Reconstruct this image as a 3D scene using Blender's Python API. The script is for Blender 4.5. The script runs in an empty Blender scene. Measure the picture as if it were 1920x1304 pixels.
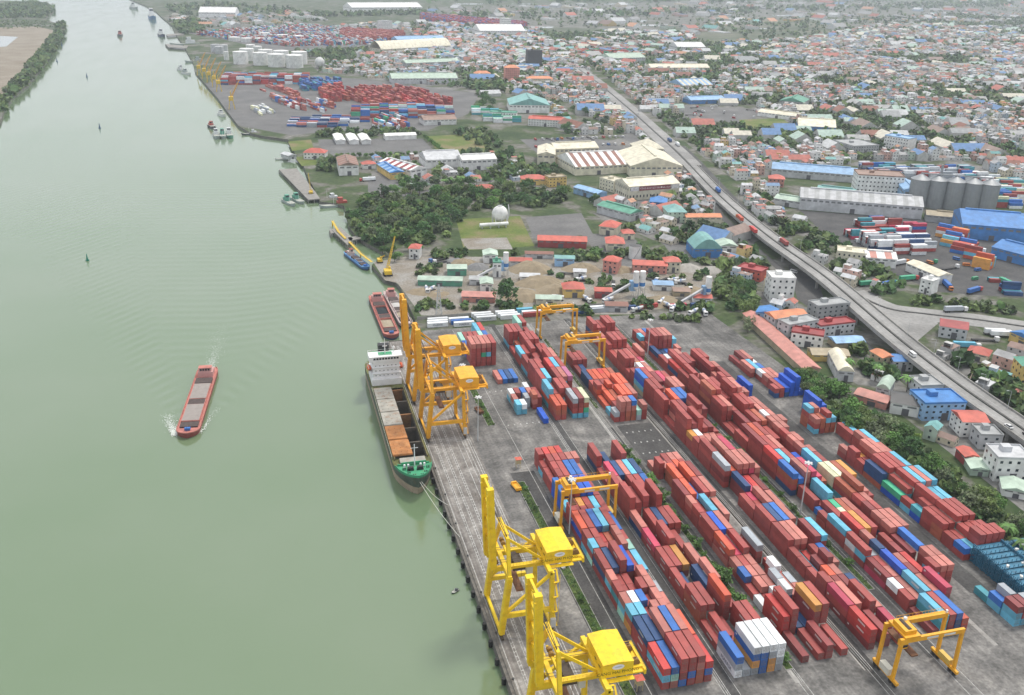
import bpy, math, random
from math import sin, cos, tan, atan2, pi, radians, hypot, exp, sqrt
random.seed(7)
C = bpy.context.scene.collection
S = bpy.context.scene
# ------------------------------------------------------------------ camera, sky, sun, exposure
PITCH, ROLL, YAW = radians(22.86), radians(-1.35), radians(15.34)
FPX, CAMH = 1736.0, 202.5
def axes():
    f = (sin(YAW)*cos(PITCH), cos(YAW)*cos(PITCH), -sin(PITCH))
    r = (cos(YAW), -sin(YAW), 0.0)
    d = (f[1]*r[2]-f[2]*r[1], f[2]*r[0]-f[0]*r[2], f[0]*r[1]-f[1]*r[0])
    c, s = cos(ROLL), sin(ROLL)
    r2 = tuple(c*a+s*b for a, b in zip(r, d)); d2 = tuple(-s*a+c*b for a, b in zip(r, d))
    return r2, d2, f
AR, AD, AF = axes()
def G(x, y, z=0.0):
    """survey helper: place on the ground (height z) seen at photo position x, y"""
    u, v = (x-960)/FPX, (y-652)/FPX
    d = [AR[i]*u+AD[i]*v+AF[i] for i in range(3)]
    k = (CAMH-z)/-d[2]
    return (d[0]*k, d[1]*k)
from mathutils import Matrix, Vector
cam = bpy.data.cameras.new('camera'); cam.sensor_width = 36; cam.lens = 36*FPX/1920
cam.clip_start = 1; cam.clip_end = 60000
co = bpy.data.objects.new('camera', cam); C.objects.link(co)
R3 = Matrix(((AR[0], -AD[0], -AF[0]), (AR[1], -AD[1], -AF[1]), (AR[2], -AD[2], -AF[2])))
co.matrix_world = Matrix.Translation((0, 0, CAMH)) @ R3.to_4x4()
S.camera = co
w = bpy.data.worlds.new('World'); S.world = w; w.use_nodes = True
wn = w.node_tree.nodes; wl = w.node_tree.links
SUN_EL, SUN_AZ = radians(66), radians(55)      # azimuth from +Y towards +X
sky = wn.new('ShaderNodeTexSky'); sky.sky_type = 'NISHITA'; sky.sun_disc = False
sky.sun_elevation = SUN_EL; sky.sun_rotation = SUN_AZ
sky.dust_density = 6.0; sky.air_density = 1.0; sky.ozone_density = 1.0
mixw = wn.new('ShaderNodeMix'); mixw.data_type = 'RGBA'; mixw.inputs[0].default_value = 0.72
wl.new(sky.outputs[0], mixw.inputs[6]); mixw.inputs[7].default_value = (9.4, 9.7, 10.1, 1)   # cloud cover
wl.new(mixw.outputs[2], wn['Background'].inputs[0]); wn['Background'].inputs[1].default_value = 0.12
sl = bpy.data.lights.new('sun', 'SUN'); sl.energy = 2.0; sl.angle = radians(11); sl.color = (1, 0.95, 0.87)
so = bpy.data.objects.new('sun', sl); C.objects.link(so)
so.rotation_euler = (Vector((-sin(SUN_AZ)*cos(SUN_EL), -cos(SUN_AZ)*cos(SUN_EL), -sin(SUN_EL)))).to_track_quat('-Z', 'Y').to_euler()
S.view_settings.view_transform = 'Standard'; S.view_settings.look = 'None'
S.view_settings.exposure = 0.17; S.view_settings.gamma = 1.0
try: S.view_settings.use_curve_mapping = False
except Exception: pass
# ------------------------------------------------------------------ helpers
class MB:
    """collects faces of one mesh; every face carries a material slot"""
    def __init__(s): s.v = []; s.f = []; s.m = []
    def face(s, pts, m=0):
        n = len(s.v); s.v += [tuple(p) for p in pts]; s.f.append(tuple(range(n, n+len(pts)))); s.m.append(m)
    def box(s, x0, x1, y0, y1, z0, z1, m=0, top=None, bottom=True):
        n = len(s.v)
        s.v += [(x0,y0,z0),(x1,y0,z0),(x1,y1,z0),(x0,y1,z0),(x0,y0,z1),(x1,y0,z1),(x1,y1,z1),(x0,y1,z1)]
        fs = [(n+4,n+5,n+6,n+7),(n,n+1,n+5,n+4),(n+1,n+2,n+6,n+5),(n+2,n+3,n+7,n+6),(n+3,n,n+4,n+7)]
        ms = [m if top is None else top]+[m]*4
        if bottom: fs.append((n+3,n+2,n+1,n)); ms.append(m)
        s.f += fs; s.m += ms
    def beam(s, p, q, wd, ht=None, m=0):
        ht = ht or wd; p = Vector(p); q = Vector(q); d = (q-p)
        if d.length < 1e-6: return
        d.normalize(); up = Vector((0,0,1)) if abs(d.z) < 0.95 else Vector((0,1,0))
        a = d.cross(up).normalized()*wd/2; b = a.cross(d).normalized()*ht/2
        n = len(s.v)
        for o in (p, q): s.v += [tuple(o-a-b), tuple(o+a-b), tuple(o+a+b), tuple(o-a+b)]
        s.f += [(n,n+1,n+5,n+4),(n+1,n+2,n+6,n+5),(n+2,n+3,n+7,n+6),(n+3,n,n+4,n+7),(n+3,n+2,n+1,n),(n+4,n+5,n+6,n+7)]
        s.m += [m]*6
    def tube(s, p, q, r0, r1=None, n=10, m=0, cap=True):
        r1 = r0 if r1 is None else r1; p = Vector(p); q = Vector(q); d = (q-p).normalized()
        up = Vector((0,0,1)) if abs(d.z) < 0.95 else Vector((0,1,0))
        a = d.cross(up).normalized(); b = a.cross(d).normalized(); k = len(s.v)
        for o, r in ((p, r0), (q, r1)):
            for i in range(n):
                t = 2*pi*i/n; s.v.append(tuple(o+a*(cos(t)*r)+b*(sin(t)*r)))
        for i in range(n):
            j = (i+1) % n; s.f.append((k+i, k+j, k+n+j, k+n+i)); s.m.append(m)
        if cap:
            s.f.append(tuple(k+n+i for i in range(n))); s.m.append(m)
            s.f.append(tuple(k+n-1-i for i in range(n))); s.m.append(m)
    def dome(s, c, r, h, n=14, rings=4, m=0):
        k = len(s.v)
        for j in range(rings):
            t = j/rings*pi/2
            for i in range(n): s.v.append((c[0]+r*cos(t)*cos(2*pi*i/n), c[1]+r*cos(t)*sin(2*pi*i/n), c[2]+h*sin(t)))
        s.v.append((c[0], c[1], c[2]+h))
        for j in range(rings-1):
            for i in range(n):
                i2 = (i+1) % n; s.f.append((k+j*n+i, k+j*n+i2, k+(j+1)*n+i2, k+(j+1)*n+i)); s.m.append(m)
        for i in range(n): s.f.append((k+(rings-1)*n+i, k+(rings-1)*n+(i+1) % n, k+rings*n)); s.m.append(m)
    def gable(s, x0, x1, y0, y1, z, rise, over=0.4, m=0, axis='y', wall=None):
        if axis == 'x':
            ym = (y0+y1)/2
            P = [(x0-over,y0-over,z),(x1+over,y0-over,z),(x1+over,ym,z+rise),(x0-over,ym,z+rise),(x0-over,y1+over,z),(x1+over,y1+over,z)]
            s.face([P[0],P[1],P[2],P[3]], m); s.face([P[3],P[2],P[5],P[4]], m)
            g = m if wall is None else wall
            s.face([P[0],P[3],P[4]], g); s.face([P[1],P[5],P[2]], g)
        else:
            xm = (x0+x1)/2
            P = [(x0-over,y0-over,z),(x0-over,y1+over,z),(xm,y1+over,z+rise),(xm,y0-over,z+rise),(x1+over,y0-over,z),(x1+over,y1+over,z)]
            s.face([P[0],P[3],P[2],P[1]], m); s.face([P[3],P[4],P[5],P[2]], m)
            g = m if wall is None else wall
            s.face([P[0],P[4],P[3]], g); s.face([P[1],P[2],P[5]], g)
    def hip(s, x0, x1, y0, y1, z, rise, over=0.6, m=0):
        x0 -= over; x1 += over; y0 -= over; y1 += over
        if x1-x0 >= y1-y0:
            k = (y1-y0)/2; a = (x0+k, (y0+y1)/2, z+rise); b = (x1-k, (y0+y1)/2, z+rise)
        else:
            k = (x1-x0)/2; a = ((x0+x1)/2, y0+k, z+rise); b = ((x0+x1)/2, y1-k, z+rise)
        p = [(x0,y0,z),(x1,y0,z),(x1,y1,z),(x0,y1,z)]
        if x1-x0 >= y1-y0:
            s.face([p[0],p[1],b,a], m); s.face([p[1],p[2],b], m); s.face([p[2],p[3],a,b], m); s.face([p[3],p[0],a], m)
        else:
            s.face([p[0],p[1],a], m); s.face([p[1],p[2],b,a], m); s.face([p[2],p[3],b], m); s.face([p[3],p[0],a,b], m)
    def mesh(s, name, mats, smooth=False):
        me = bpy.data.meshes.new(name); me.from_pydata(s.v, [], s.f)
        for mt in (mats if isinstance(mats, (list, tuple)) else [mats]): me.materials.append(mt)
        if any(s.m): me.polygons.foreach_set('material_index', s.m)
        if smooth: me.polygons.foreach_set('use_smooth', [True]*len(s.f))
        me.update(); return me
    def build(s, name, mats, parent=None, smooth=False, loc=None, rz=0):
        return mkobj(name, s.mesh(name, mats, smooth), parent, loc, rz)
def mkobj(name, me, parent=None, loc=None, rz=0):
    o = bpy.data.objects.new(name, me); C.objects.link(o)
    if parent is not None: o.parent = parent
    if loc is not None: o.location = loc
    if rz: o.rotation_euler = (0, 0, rz)
    return o
def tag(o, label=None, cat=None, group=None, kind=None):
    if label: o['label'] = label
    if cat: o['category'] = cat
    if group: o['group'] = group
    if kind: o['kind'] = kind
    return o
def thing(name, loc, rz=0, label=None, cat=None, group=None):
    o = bpy.data.objects.new(name, None); C.objects.link(o); o.location = loc; o.rotation_euler = (0,0,rz)
    o.empty_display_size = 0.5
    return tag(o, label, cat, group)
def copy_tree(o, parent=None, loc=None, rz=None, scale=None):
    c = o.copy(); C.objects.link(c); c.parent = parent
    if loc is not None: c.location = loc
    if rz is not None: c.rotation_euler = (0, 0, rz)
    if scale is not None: c.scale = scale
    for ch in list(o.children): copy_tree(ch, c)
    return c
ORD = ['', '', 'second ', 'third ', 'fourth ', 'fifth ', 'sixth ', 'seventh ', 'eighth ', 'ninth ', 'tenth ', 'eleventh ', 'twelfth ',
 'thirteenth ', 'fourteenth ', 'fifteenth ', 'sixteenth ', 'seventeenth ', 'eighteenth ', 'nineteenth ', 'twentieth ']
TH = ['zero', 'first', 'second', 'third', 'fourth', 'fifth', 'sixth', 'seventh', 'eighth', 'ninth', 'tenth', 'eleventh', 'twelfth', 'thirteenth', 'fourteenth',
 'fifteenth', 'sixteenth', 'seventeenth', 'eighteenth', 'nineteenth', 'twentieth', 'twenty-first', 'twenty-second', 'twenty-third', 'twenty-fourth', 'twenty-fifth']
def ordinal(n):
    if n < len(TH): return TH[n]
    tens = ['', '', 'twenty', 'thirty', 'forty', 'fifty', 'sixty', 'seventy', 'eighty', 'ninety']
    tt = ['', '', 'twentieth', 'thirtieth', 'fortieth', 'fiftieth', 'sixtieth', 'seventieth', 'eightieth', 'ninetieth']
    if n >= 100: return 'hundred and '+ordinal(n-100) if n > 100 else 'hundredth'
    return tt[n//10] if n % 10 == 0 else tens[n//10]+'-'+TH[n % 10]
LANDMARKS = {'spherical gas tank': G(937,425), 'grain silos': G(1790,391), 'timber depot': G(1225,373), 'road junction': G(1660,590),
 'dark office tower': G(1002,128), 'cream factory': G(1230,331), 'long louvred shed': G(1610,402), 'red roofed yard': G(1053,460),
 'truck park': G(1130,262), 'round tank farm': G(500,124), 'teal roofed works': G(990,212), 'flyover end': G(1915,860), 'blue warehouse': G(1870,450)}
PENDING = []
def ranked(o, desc, cat, group):
    """label later: description plus its rank of nearness to a landmark, so that it singles the thing out"""
    tag(o, None, cat, group); PENDING.append((o, desc))
    return o
def settle_labels():
    bk = {}
    for o, d in PENDING:
        x, y = o.location.x, o.location.y
        lm, ds = min(((n, hypot(x-p[0], y-p[1])) for n, p in LANDMARKS.items()), key=lambda t: t[1])
        bk.setdefault((d, lm), []).append((ds, o))
    for (d, lm), L in bk.items():
        L.sort(key=lambda t: t[0])
        for i, (ds, o) in enumerate(L):
            o['label'] = '%s, %snearest the %s' % (d, '' if i == 0 else ordinal(i+1)+' ', lm)
# ------------------------------------------------------------------ materials
MATS = {}
def mat(name, col, rough=0.6, var=0.12, scale=0.25, metal=0.0, spec=0.5, dirt=0.0, dirtcol=(0.08,0.06,0.05), dscale=0.6, bump=0.0, bscale=3.0, rnd=0.0):
    if name in MATS: return MATS[name]
    m = bpy.data.materials.new(name); m.use_nodes = True; N = m.node_tree.nodes; L = m.node_tree.links
    b = N['Principled BSDF']; b.inputs['Roughness'].default_value = rough; b.inputs['Metallic'].default_value = metal
    b.inputs['Specular IOR Level'].default_value = spec
    tc = N.new('ShaderNodeTexCoord'); geo = N.new('ShaderNodeNewGeometry')
    ns = N.new('ShaderNodeTexNoise'); ns.inputs['Scale'].default_value = scale; ns.inputs['Detail'].default_value = 5
    L.new(geo.outputs['Position'], ns.inputs['Vector'])
    mr = N.new('ShaderNodeMapRange'); mr.inputs[1].default_value = 0.3; mr.inputs[2].default_value = 0.7
    mr.inputs[3].default_value = 1-var; mr.inputs[4].default_value = 1+var
    L.new(ns.outputs[0], mr.inputs[0])
    hsv = N.new('ShaderNodeHueSaturation'); hsv.inputs['Color'].default_value = (*col, 1)
    val = mr.outputs[0]
    if rnd:
        oi = N.new('ShaderNodeObjectInfo'); r2 = N.new('ShaderNodeMapRange'); r2.inputs[3].default_value = 1-rnd; r2.inputs[4].default_value = 1+rnd
        L.new(oi.outputs['Random'], r2.inputs[0])
        mm = N.new('ShaderNodeMath'); mm.operation = 'MULTIPLY'; L.new(val, mm.inputs[0]); L.new(r2.outputs[0], mm.inputs[1]); val = mm.outputs[0]
    L.new(val, hsv.inputs['Value']); out = hsv.outputs[0]
    if dirt:
        n2 = N.new('ShaderNodeTexNoise'); n2.inputs['Scale'].default_value = dscale; n2.inputs['Detail'].default_value = 8; n2.inputs['Roughness'].default_value = 0.7
        L.new(geo.outputs['Position'], n2.inputs['Vector'])
        m2 = N.new('ShaderNodeMapRange'); m2.inputs[1].default_value = 0.52; m2.inputs[2].default_value = 0.72; m2.inputs[4].default_value = dirt
        L.new(n2.outputs[0], m2.inputs[0])
        mx = N.new('ShaderNodeMix'); mx.data_type = 'RGBA'; L.new(m2.outputs[0], mx.inputs[0]); L.new(out, mx.inputs[6]); mx.inputs[7].default_value = (*dirtcol, 1)
        out = mx.outputs[2]
    L.new(out, b.inputs['Base Color'])
    if bump:
        n3 = N.new('ShaderNodeTexNoise'); n3.inputs['Scale'].default_value = bscale; n3.inputs['Detail'].default_value = 4
        L.new(geo.outputs['Position'], n3.inputs['Vector'])
        bp = N.new('ShaderNodeBump'); bp.inputs['Strength'].default_value = bump; bp.inputs['Distance'].default_value = 0.3
        L.new(n3.outputs[0], bp.inputs['Height']); L.new(bp.outputs[0], b.inputs['Normal'])
    MATS[name] = m; return m
def colmat(name, rough=0.7, var=0.15, scale=0.3):
    """colour of each face from its own attribute (for one mesh of many differently painted things)"""
    if name in MATS: return MATS[name]
    m = mat(name, (1,1,1), rough, var, scale); N = m.node_tree.nodes; L = m.node_tree.links
    at = N.new('ShaderNodeAttribute'); at.attribute_name = 'paint'
    h = [n for n in N if n.type == 'HUE_SAT'][0]; L.new(at.outputs['Color'], h.inputs['Color'])
    return m
def paint(me, cols):
    a = me.attributes.new('paint', 'FLOAT_COLOR', 'FACE')
    flat = []
    for c in cols: flat += [c[0], c[1], c[2], 1.0]
    a.data.foreach_set('color', flat)
def ramp_mat(name, stops, scale=0.02, rough=0.9, detail=8, scale2=None, dark=0.25, bump=0.0, distort=0.0):
    """ground: colour ramp over a broad noise, multiplied by a fine one"""
    if name in MATS: return MATS[name]
    m = bpy.data.materials.new(name); m.use_nodes = True; N = m.node_tree.nodes; L = m.node_tree.links
    b = N['Principled BSDF']; b.inputs['Roughness'].default_value = rough; b.inputs['Specular IOR Level'].default_value = 0.3
    geo = N.new('ShaderNodeNewGeometry')
    n1 = N.new('ShaderNodeTexNoise'); n1.inputs['Scale'].default_value = scale; n1.inputs['Detail'].default_value = detail; n1.inputs['Roughness'].default_value = 0.62
    n1.inputs['Distortion'].default_value = distort
    L.new(geo.outputs['Position'], n1.inputs['Vector'])
    cr = N.new('ShaderNodeValToRGB'); e = cr.color_ramp.elements
    while len(e) < len(stops): e.new(0.5)
    for i, (p, c) in enumerate(stops): e[i].position = p; e[i].color = (*c, 1)
    L.new(n1.outputs[0], cr.inputs[0])
    n2 = N.new('ShaderNodeTexNoise'); n2.inputs['Scale'].default_value = scale2 or scale*14; n2.inputs['Detail'].default_value = 6
    L.new(geo.outputs['Position'], n2.inputs['Vector'])
    mr = N.new('ShaderNodeMapRange'); mr.inputs[1].default_value = 0.3; mr.inputs[2].default_value = 0.7; mr.inputs[3].default_value = 1-dark; mr.inputs[4].default_value = 1+dark
    L.new(n2.outputs[0], mr.inputs[0])
    h = N.new('ShaderNodeHueSaturation'); L.new(cr.outputs[0], h.inputs['Color']); L.new(mr.outputs[0], h.inputs['Value'])
    L.new(h.outputs[0], b.inputs['Base Color'])
    if bump:
        bp = N.new('ShaderNodeBump'); bp.inputs['Strength'].default_value = bump; bp.inputs['Distance'].default_value = 1.0
        L.new(n2.outputs[0], bp.inputs['Height']); L.new(bp.outputs[0], b.inputs['Normal'])
    MATS[name] = m; return m
def streaks(m, sx, sy, lo, hi, rot=0.0):
    """worn lanes: long dark tyre and drainage marks along the traffic direction"""
    N = m.node_tree.nodes; L = m.node_tree.links; b = N['Principled BSDF']; src = b.inputs['Base Color'].links[0].from_socket
    geo = N.new('ShaderNodeNewGeometry'); mp = N.new('ShaderNodeMapping'); mp.inputs['Scale'].default_value = (sx, sy, 1); mp.inputs['Rotation'].default_value = (0, 0, rot)
    L.new(geo.outputs['Position'], mp.inputs['Vector']); n = N.new('ShaderNodeTexNoise'); n.inputs['Scale'].default_value = 1; n.inputs['Detail'].default_value = 7; n.inputs['Roughness'].default_value = .65
    L.new(mp.outputs[0], n.inputs['Vector']); r = N.new('ShaderNodeMapRange'); r.inputs[1].default_value = .36; r.inputs[2].default_value = .6; r.inputs[3].default_value = lo; r.inputs[4].default_value = hi
    L.new(n.outputs[0], r.inputs[0]); h = N.new('ShaderNodeHueSaturation'); L.new(src, h.inputs['Color']); L.new(r.outputs[0], h.inputs['Value']); L.new(h.outputs[0], b.inputs['Base Color'])
def struct(name, mb, m, **k):
    o = mb.build(name, m, **k); o['kind'] = 'structure'; return o
def sheet(name, pts, z, m, kind='structure'):
    """flat sheet from an outline (world xy)"""
    mb = MB(); mb.face([(p[0], p[1], z) for p in pts])
    me = mb.mesh(name, m)
    import bmesh
    bm = bmesh.new(); bm.from_mesh(me); bmesh.ops.triangulate(bm, faces=bm.faces[:]); 
    bmesh.ops.recalc_face_normals(bm, faces=bm.faces[:])
    if bm.faces and sum(f.normal.z*f.calc_area() for f in bm.faces) < 0: bmesh.ops.reverse_faces(bm, faces=bm.faces[:])
    bm.to_mesh(me); bm.free()
    o = mkobj(name, me); o['kind'] = kind; return o
# ------------------------------------------------------------------ water, land, pavements, roads
WZ = -3.0
def water_mat():
    m = bpy.data.materials.new('river_water'); m.use_nodes = True; N = m.node_tree.nodes; L = m.node_tree.links
    b = N['Principled BSDF']; b.inputs['Roughness'].default_value = 0.09; b.inputs['IOR'].default_value = 1.5; b.inputs['Specular IOR Level'].default_value = 0.8
    geo = N.new('ShaderNodeNewGeometry')
    n1 = N.new('ShaderNodeTexNoise'); n1.inputs['Scale'].default_value = 0.006; n1.inputs['Detail'].default_value = 5
    L.new(geo.outputs['Position'], n1.inputs['Vector'])
    cr = N.new('ShaderNodeValToRGB'); e = cr.color_ramp.elements
    e[0].position = 0.3; e[0].color = (0.118, 0.182, 0.092, 1); e[1].position = 0.72; e[1].color = (0.155, 0.206, 0.128, 1)
    L.new(n1.outputs[0], cr.inputs[0]); L.new(cr.outputs[0], b.inputs['Base Color'])
    # wind patches: streaks of rougher water along the current
    mq = N.new('ShaderNodeMapping'); mq.inputs['Scale'].default_value = (0.03, 0.006, 0.01); mq.inputs['Rotation'].default_value = (0,0,0.12)
    L.new(geo.outputs['Position'], mq.inputs['Vector'])
    nq = N.new('ShaderNodeTexNoise'); nq.inputs['Scale'].default_value = 1.0; nq.inputs['Detail'].default_value = 6; L.new(mq.outputs[0], nq.inputs['Vector'])
    rq = N.new('ShaderNodeMapRange'); rq.inputs[1].default_value = .35; rq.inputs[2].default_value = .68; rq.inputs[3].default_value = .06; rq.inputs[4].default_value = .14
    L.new(nq.outputs[0], rq.inputs[0]); L.new(rq.outputs[0], b.inputs['Roughness'])
    mp = N.new('ShaderNodeMapping'); mp.inputs['Scale'].default_value = (0.25, 0.6, 0.5); mp.inputs['Rotation'].default_value = (0,0,0.25)
    L.new(geo.outputs['Position'], mp.inputs['Vector'])
    n2 = N.new('ShaderNodeTexNoise'); n2.inputs['Scale'].default_value = 1.0; n2.inputs['Detail'].default_value = 5; n2.inputs['Roughness'].default_value = 0.55
    L.new(mp.outputs[0], n2.inputs['Vector'])
    bp = N.new('ShaderNodeBump'); bp.inputs['Strength'].default_value = 0.2; bp.inputs['Distance'].default_value = 0.18
    L.new(n2.outputs[0], bp.inputs['Height']); L.new(bp.outputs[0], b.inputs['Normal'])
    return m
from mathutils import noise as mnz
def wake(x, y):
    # bow of the moving barge at (-43, 398), running towards -y
    u = y-399.0; v = x+43.0-0.085*u
    if u < 2: return 0.0
    av = abs(v); r = av/u
    fade = exp(-u/280.0)*min(1.0, u/12.0)
    arm = exp(-((r-0.36)/0.11)**2)*sin((av*0.82+u*0.57)*0.80)
    tr = exp(-(r/0.30)**4)*sin(u*0.62-av*0.10)*0.55*min(1, max(0, (u-70)/40.0)) if u > 70 else 0
    if v < 0: arm *= 1.25
    return 0.30*fade*(arm+tr)*(.75+.5*mnz.noise(Vector((x*.05,y*.05,0))))
wx0, wx1, wy0, wy1, cs = -270.0, 90.0, 110.0, 960.0, 2.0
nx = int((wx1-wx0)/cs); ny = int((wy1-wy0)/cs)
mb = MB()
for j in range(ny+1):
    y = wy0+j*cs
    for i in range(nx+1):
        x = wx0+i*cs
        ed = max(0.0, min(1.0, min(x-wx0, wx1-x, y-wy0, wy1-y)/30.0))
        mb.v.append((x, y, WZ+(wake(x, y)*ed if ed > 0 else 0.0)))
for j in range(ny):
    for i in range(nx):
        a = j*(nx+1)+i; mb.f.append((a, a+1, a+nx+2, a+nx+1))
mb.m = [0]*len(mb.f)
FAR = 26000.0
for (x0,x1,y0,y1) in ((-FAR,wx0,-800,FAR),(wx1,FAR,-800,FAR),(wx0,wx1,-800,wy0),(wx0,wx1,wy1,FAR)):
    mb.face([(x0,y0,WZ),(x1,y0,WZ),(x1,y1,WZ),(x0,y1,WZ)])
struct('river_water', mb, water_mat(), smooth=True)

def pl(*pts): return [G(*p) for p in pts]
land_m = ramp_mat('land_ground', [(0.36,(0.034,0.060,0.020)),(0.50,(0.062,0.088,0.034)),(0.56,(0.125,0.122,0.10)),(0.63,(0.18,0.175,0.16)),(0.74,(0.25,0.225,0.18))], 0.022, 0.95, 10, 0.25, 0.3, distort=.5)
SHORE = [(60,-700),(60,486),(80,487),(81,520),(81,578),(79,590)] + pl((745,529),(720,524),(697,497),(708,489),(722,484),(718,472),(690,458),(668,444),(653,424),(650,402),(645,386),(628,382),(600,378)) \
  + pl((586,348),(578,336),(572,318),(566,304),(553,288),(548,272),(540,262),(520,259),(496,256),(470,250),(447,236),(425,208),(408,184),(385,158),(366,136),(362,118),(352,100),(345,86),(330,66),(322,48),(305,34),(292,22),(270,10),(245,0),(225,-12),(205,-26))
def shore_land(name, shore, rest):
    sheet(name, shore+rest, 0.0, land_m)
    mb = MB()
    for a, b in zip(shore, shore[1:]): mb.face([(a[0],a[1],-6),(b[0],b[1],-6),(b[0],b[1],0.02),(a[0],a[1],0.02)])
    struct(name+'_bank', mb, mat('bank_stone', (0.13,0.125,0.11), 0.95, 0.35, 0.5))
shore_land('land', SHORE, [(-900,FAR),(FAR,FAR),(FAR,-700)])
LB = pl((0,232),(8,205),(24,182),(52,160),(88,112),(116,66),(122,50),(106,44),(84,36),(100,22),(102,14),(80,6),(30,2),(-30,0))
shore_land('left_bank', LB, [(-6000,G(-30,0)[1]),(-6000,G(0,232)[1])])
mudm = ramp_mat('mud_flat', [(0.35,(0.20,0.165,0.12)),(0.6,(0.27,0.235,0.185))], 0.02, 0.9, 6, 0.3, 0.2)
sheet('mud_flat', pl((-60,235),(0,186),(40,150),(92,84),(108,60),(70,50),(-60,54)), 0.25, mudm)
pondm = mat('pond_water', (0.24,0.27,0.27), 0.12, 0.05)
sheet('pond', pl((-40,92),(12,88),(34,70),(-40,66)), 0.5, pondm)

yard_m = ramp_mat('yard_paving', [(0.30,(0.060,0.058,0.056)),(0.42,(0.115,0.112,0.106)),(0.54,(0.170,0.164,0.155)),(0.66,(0.25,0.24,0.222))], 0.045, 0.88, 10, 0.9, 0.28, distort=1.0)
apron_m = ramp_mat('apron_concrete', [(0.30,(0.115,0.10,0.085)),(0.44,(0.175,0.16,0.145)),(0.58,(0.25,0.235,0.215)),(0.72,(0.34,0.325,0.30))], 0.06, 0.85, 9, 0.8, 0.25, distort=1.2)
concrete = mat('pale_concrete', (0.30,0.29,0.27), 0.9, 0.18, 0.2, dirt=0.5)
asphalt = ramp_mat('asphalt', [(0.3,(0.055,0.055,0.056)),(0.55,(0.085,0.084,0.083)),(0.75,(0.13,0.127,0.122))], 0.05, 0.9, 8, 0.7, 0.2)
roadgrey = ramp_mat('road_concrete', [(0.3,(0.22,0.217,0.208)),(0.55,(0.29,0.285,0.275)),(0.75,(0.35,0.345,0.33))], 0.04, 0.88, 8, 0.5, 0.14)
streaks(yard_m, .35, .02, .78, 1.12); streaks(yard_m, .02, .2, .84, 1.08, .3); streaks(apron_m, .6, .03, .72, 1.14); streaks(roadgrey, .02, .02, .85, 1.1)
whitep = mat('white_paint', (0.42,0.42,0.40), 0.8, 0.45, 0.8, dirt=.7, dirtcol=(.16,.155,.15), dscale=.4)
sheet('yard_paving', [(82,-60),(330,-60),(284,150),(268,240),(267,330),(266,400),(262,498),(82,498)], 0.10, yard_m)
sheet('quay_apron', [(60,-60),(82,-60),(82,486),(60,486)], 0.11, apron_m)
# dark worn paving in the empty third stack area and along the lanes
wornm = ramp_mat('worn_paving', [(0.35,(0.05,0.049,0.048)),(0.6,(0.085,0.083,0.08)),(0.75,(0.14,0.137,0.13))], 0.09, 0.9, 8, 1.1, 0.25)
for k, (x0,x1,y0,y1) in enumerate(((151,168,324,361),(91,101.5,150,330),(122,126,150,500),(145,149,196,360),(169,173,190,500),(192,197,190,500),(228,236,215,420))):
    sheet('worn_lane', [(x0,y0),(x1,y0),(x1,y1),(x0,y1)], 0.116+0.001*k, wornm)
# crane rails, painted lane stripes and truck ladder markings on the quay
steel = mat('rail_steel', (0.12,0.10,0.09), 0.45, 0.2)
mb = MB()
for x in (62.0, 79.0):
    mb.box(x-0.06, x+0.06, -60, 484, 0.10, 0.17); 
struct('crane_rail', mb, steel)
mb = MB()
for x in (78.3, 79.7, 80.6, 61.3, 74.6, 76.9): mb.face([(x-.11,-60,.118),(x+.11,-60,.118),(x+.11,484,.118),(x-.11,484,.118)])
for x in (64.6, 67.6, 70.6):
    for dx in (-0.42, 0.42): mb.face([(x+dx-.08,-60,.118),(x+dx+.08,-60,.118),(x+dx+.08,478,.118),(x+dx-.08,478,.118)])
    y = 120
    while y < 478:
        mb.face([(x-.36,y,.119),(x+.36,y+.35,.119),(x+.36,y+.65,.119),(x-.36,y+.3,.119)]); y += 2.1
for x in (99.6, 121.2, 122.6, 125.7, 145.6, 147.2, 169.6, 171.3, 193.6, 197.6):
    for dx in ((-.10, .10)):
        pass
    mb.face([(x-.10,150,.122),(x+.10,150,.122),(x+.10,496,.122),(x-.10,496,.122)])
for x in (122.0, 146.6, 170.5):
    mb.face([(x-.09,190,.122),(x+.09,190,.122),(x+.09,496,.122),(x-.09,496,.122)])
for (x,y) in [(x,y) for x in (153,156,159,162,165) for y in (333,343,353)]+[(x,y) for x in (101,104,107,110,113,116) for y in (409,372)]:
    mb.face([(x,y,.123),(x+.6,y,.123),(x+.6,y+1.0,.123),(x,y+1.0,.123)])
struct('painted_marking', mb, whitep)
# pale concrete runways of the yard gantries
mb = MB()
for x in (145.3, 169.2, 193.0, 217.4):
    mb.face([(x-.8,190,.12),(x+.8,190,.12),(x+.8,497,.12),(x-.8,497,.12)])
struct('gantry_runway', mb, concrete)
# drain channels with grey kerbs
mb = MB()
for x, y0, y1 in ((170.4,200,430),(147.9,330,470)):
    mb.box(x-.9, x-.6, y0, y1, .1, .28); mb.box(x+.6, x+.9, y0, y1, .1, .28)
struct('drain_kerb', mb, concrete)
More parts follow.
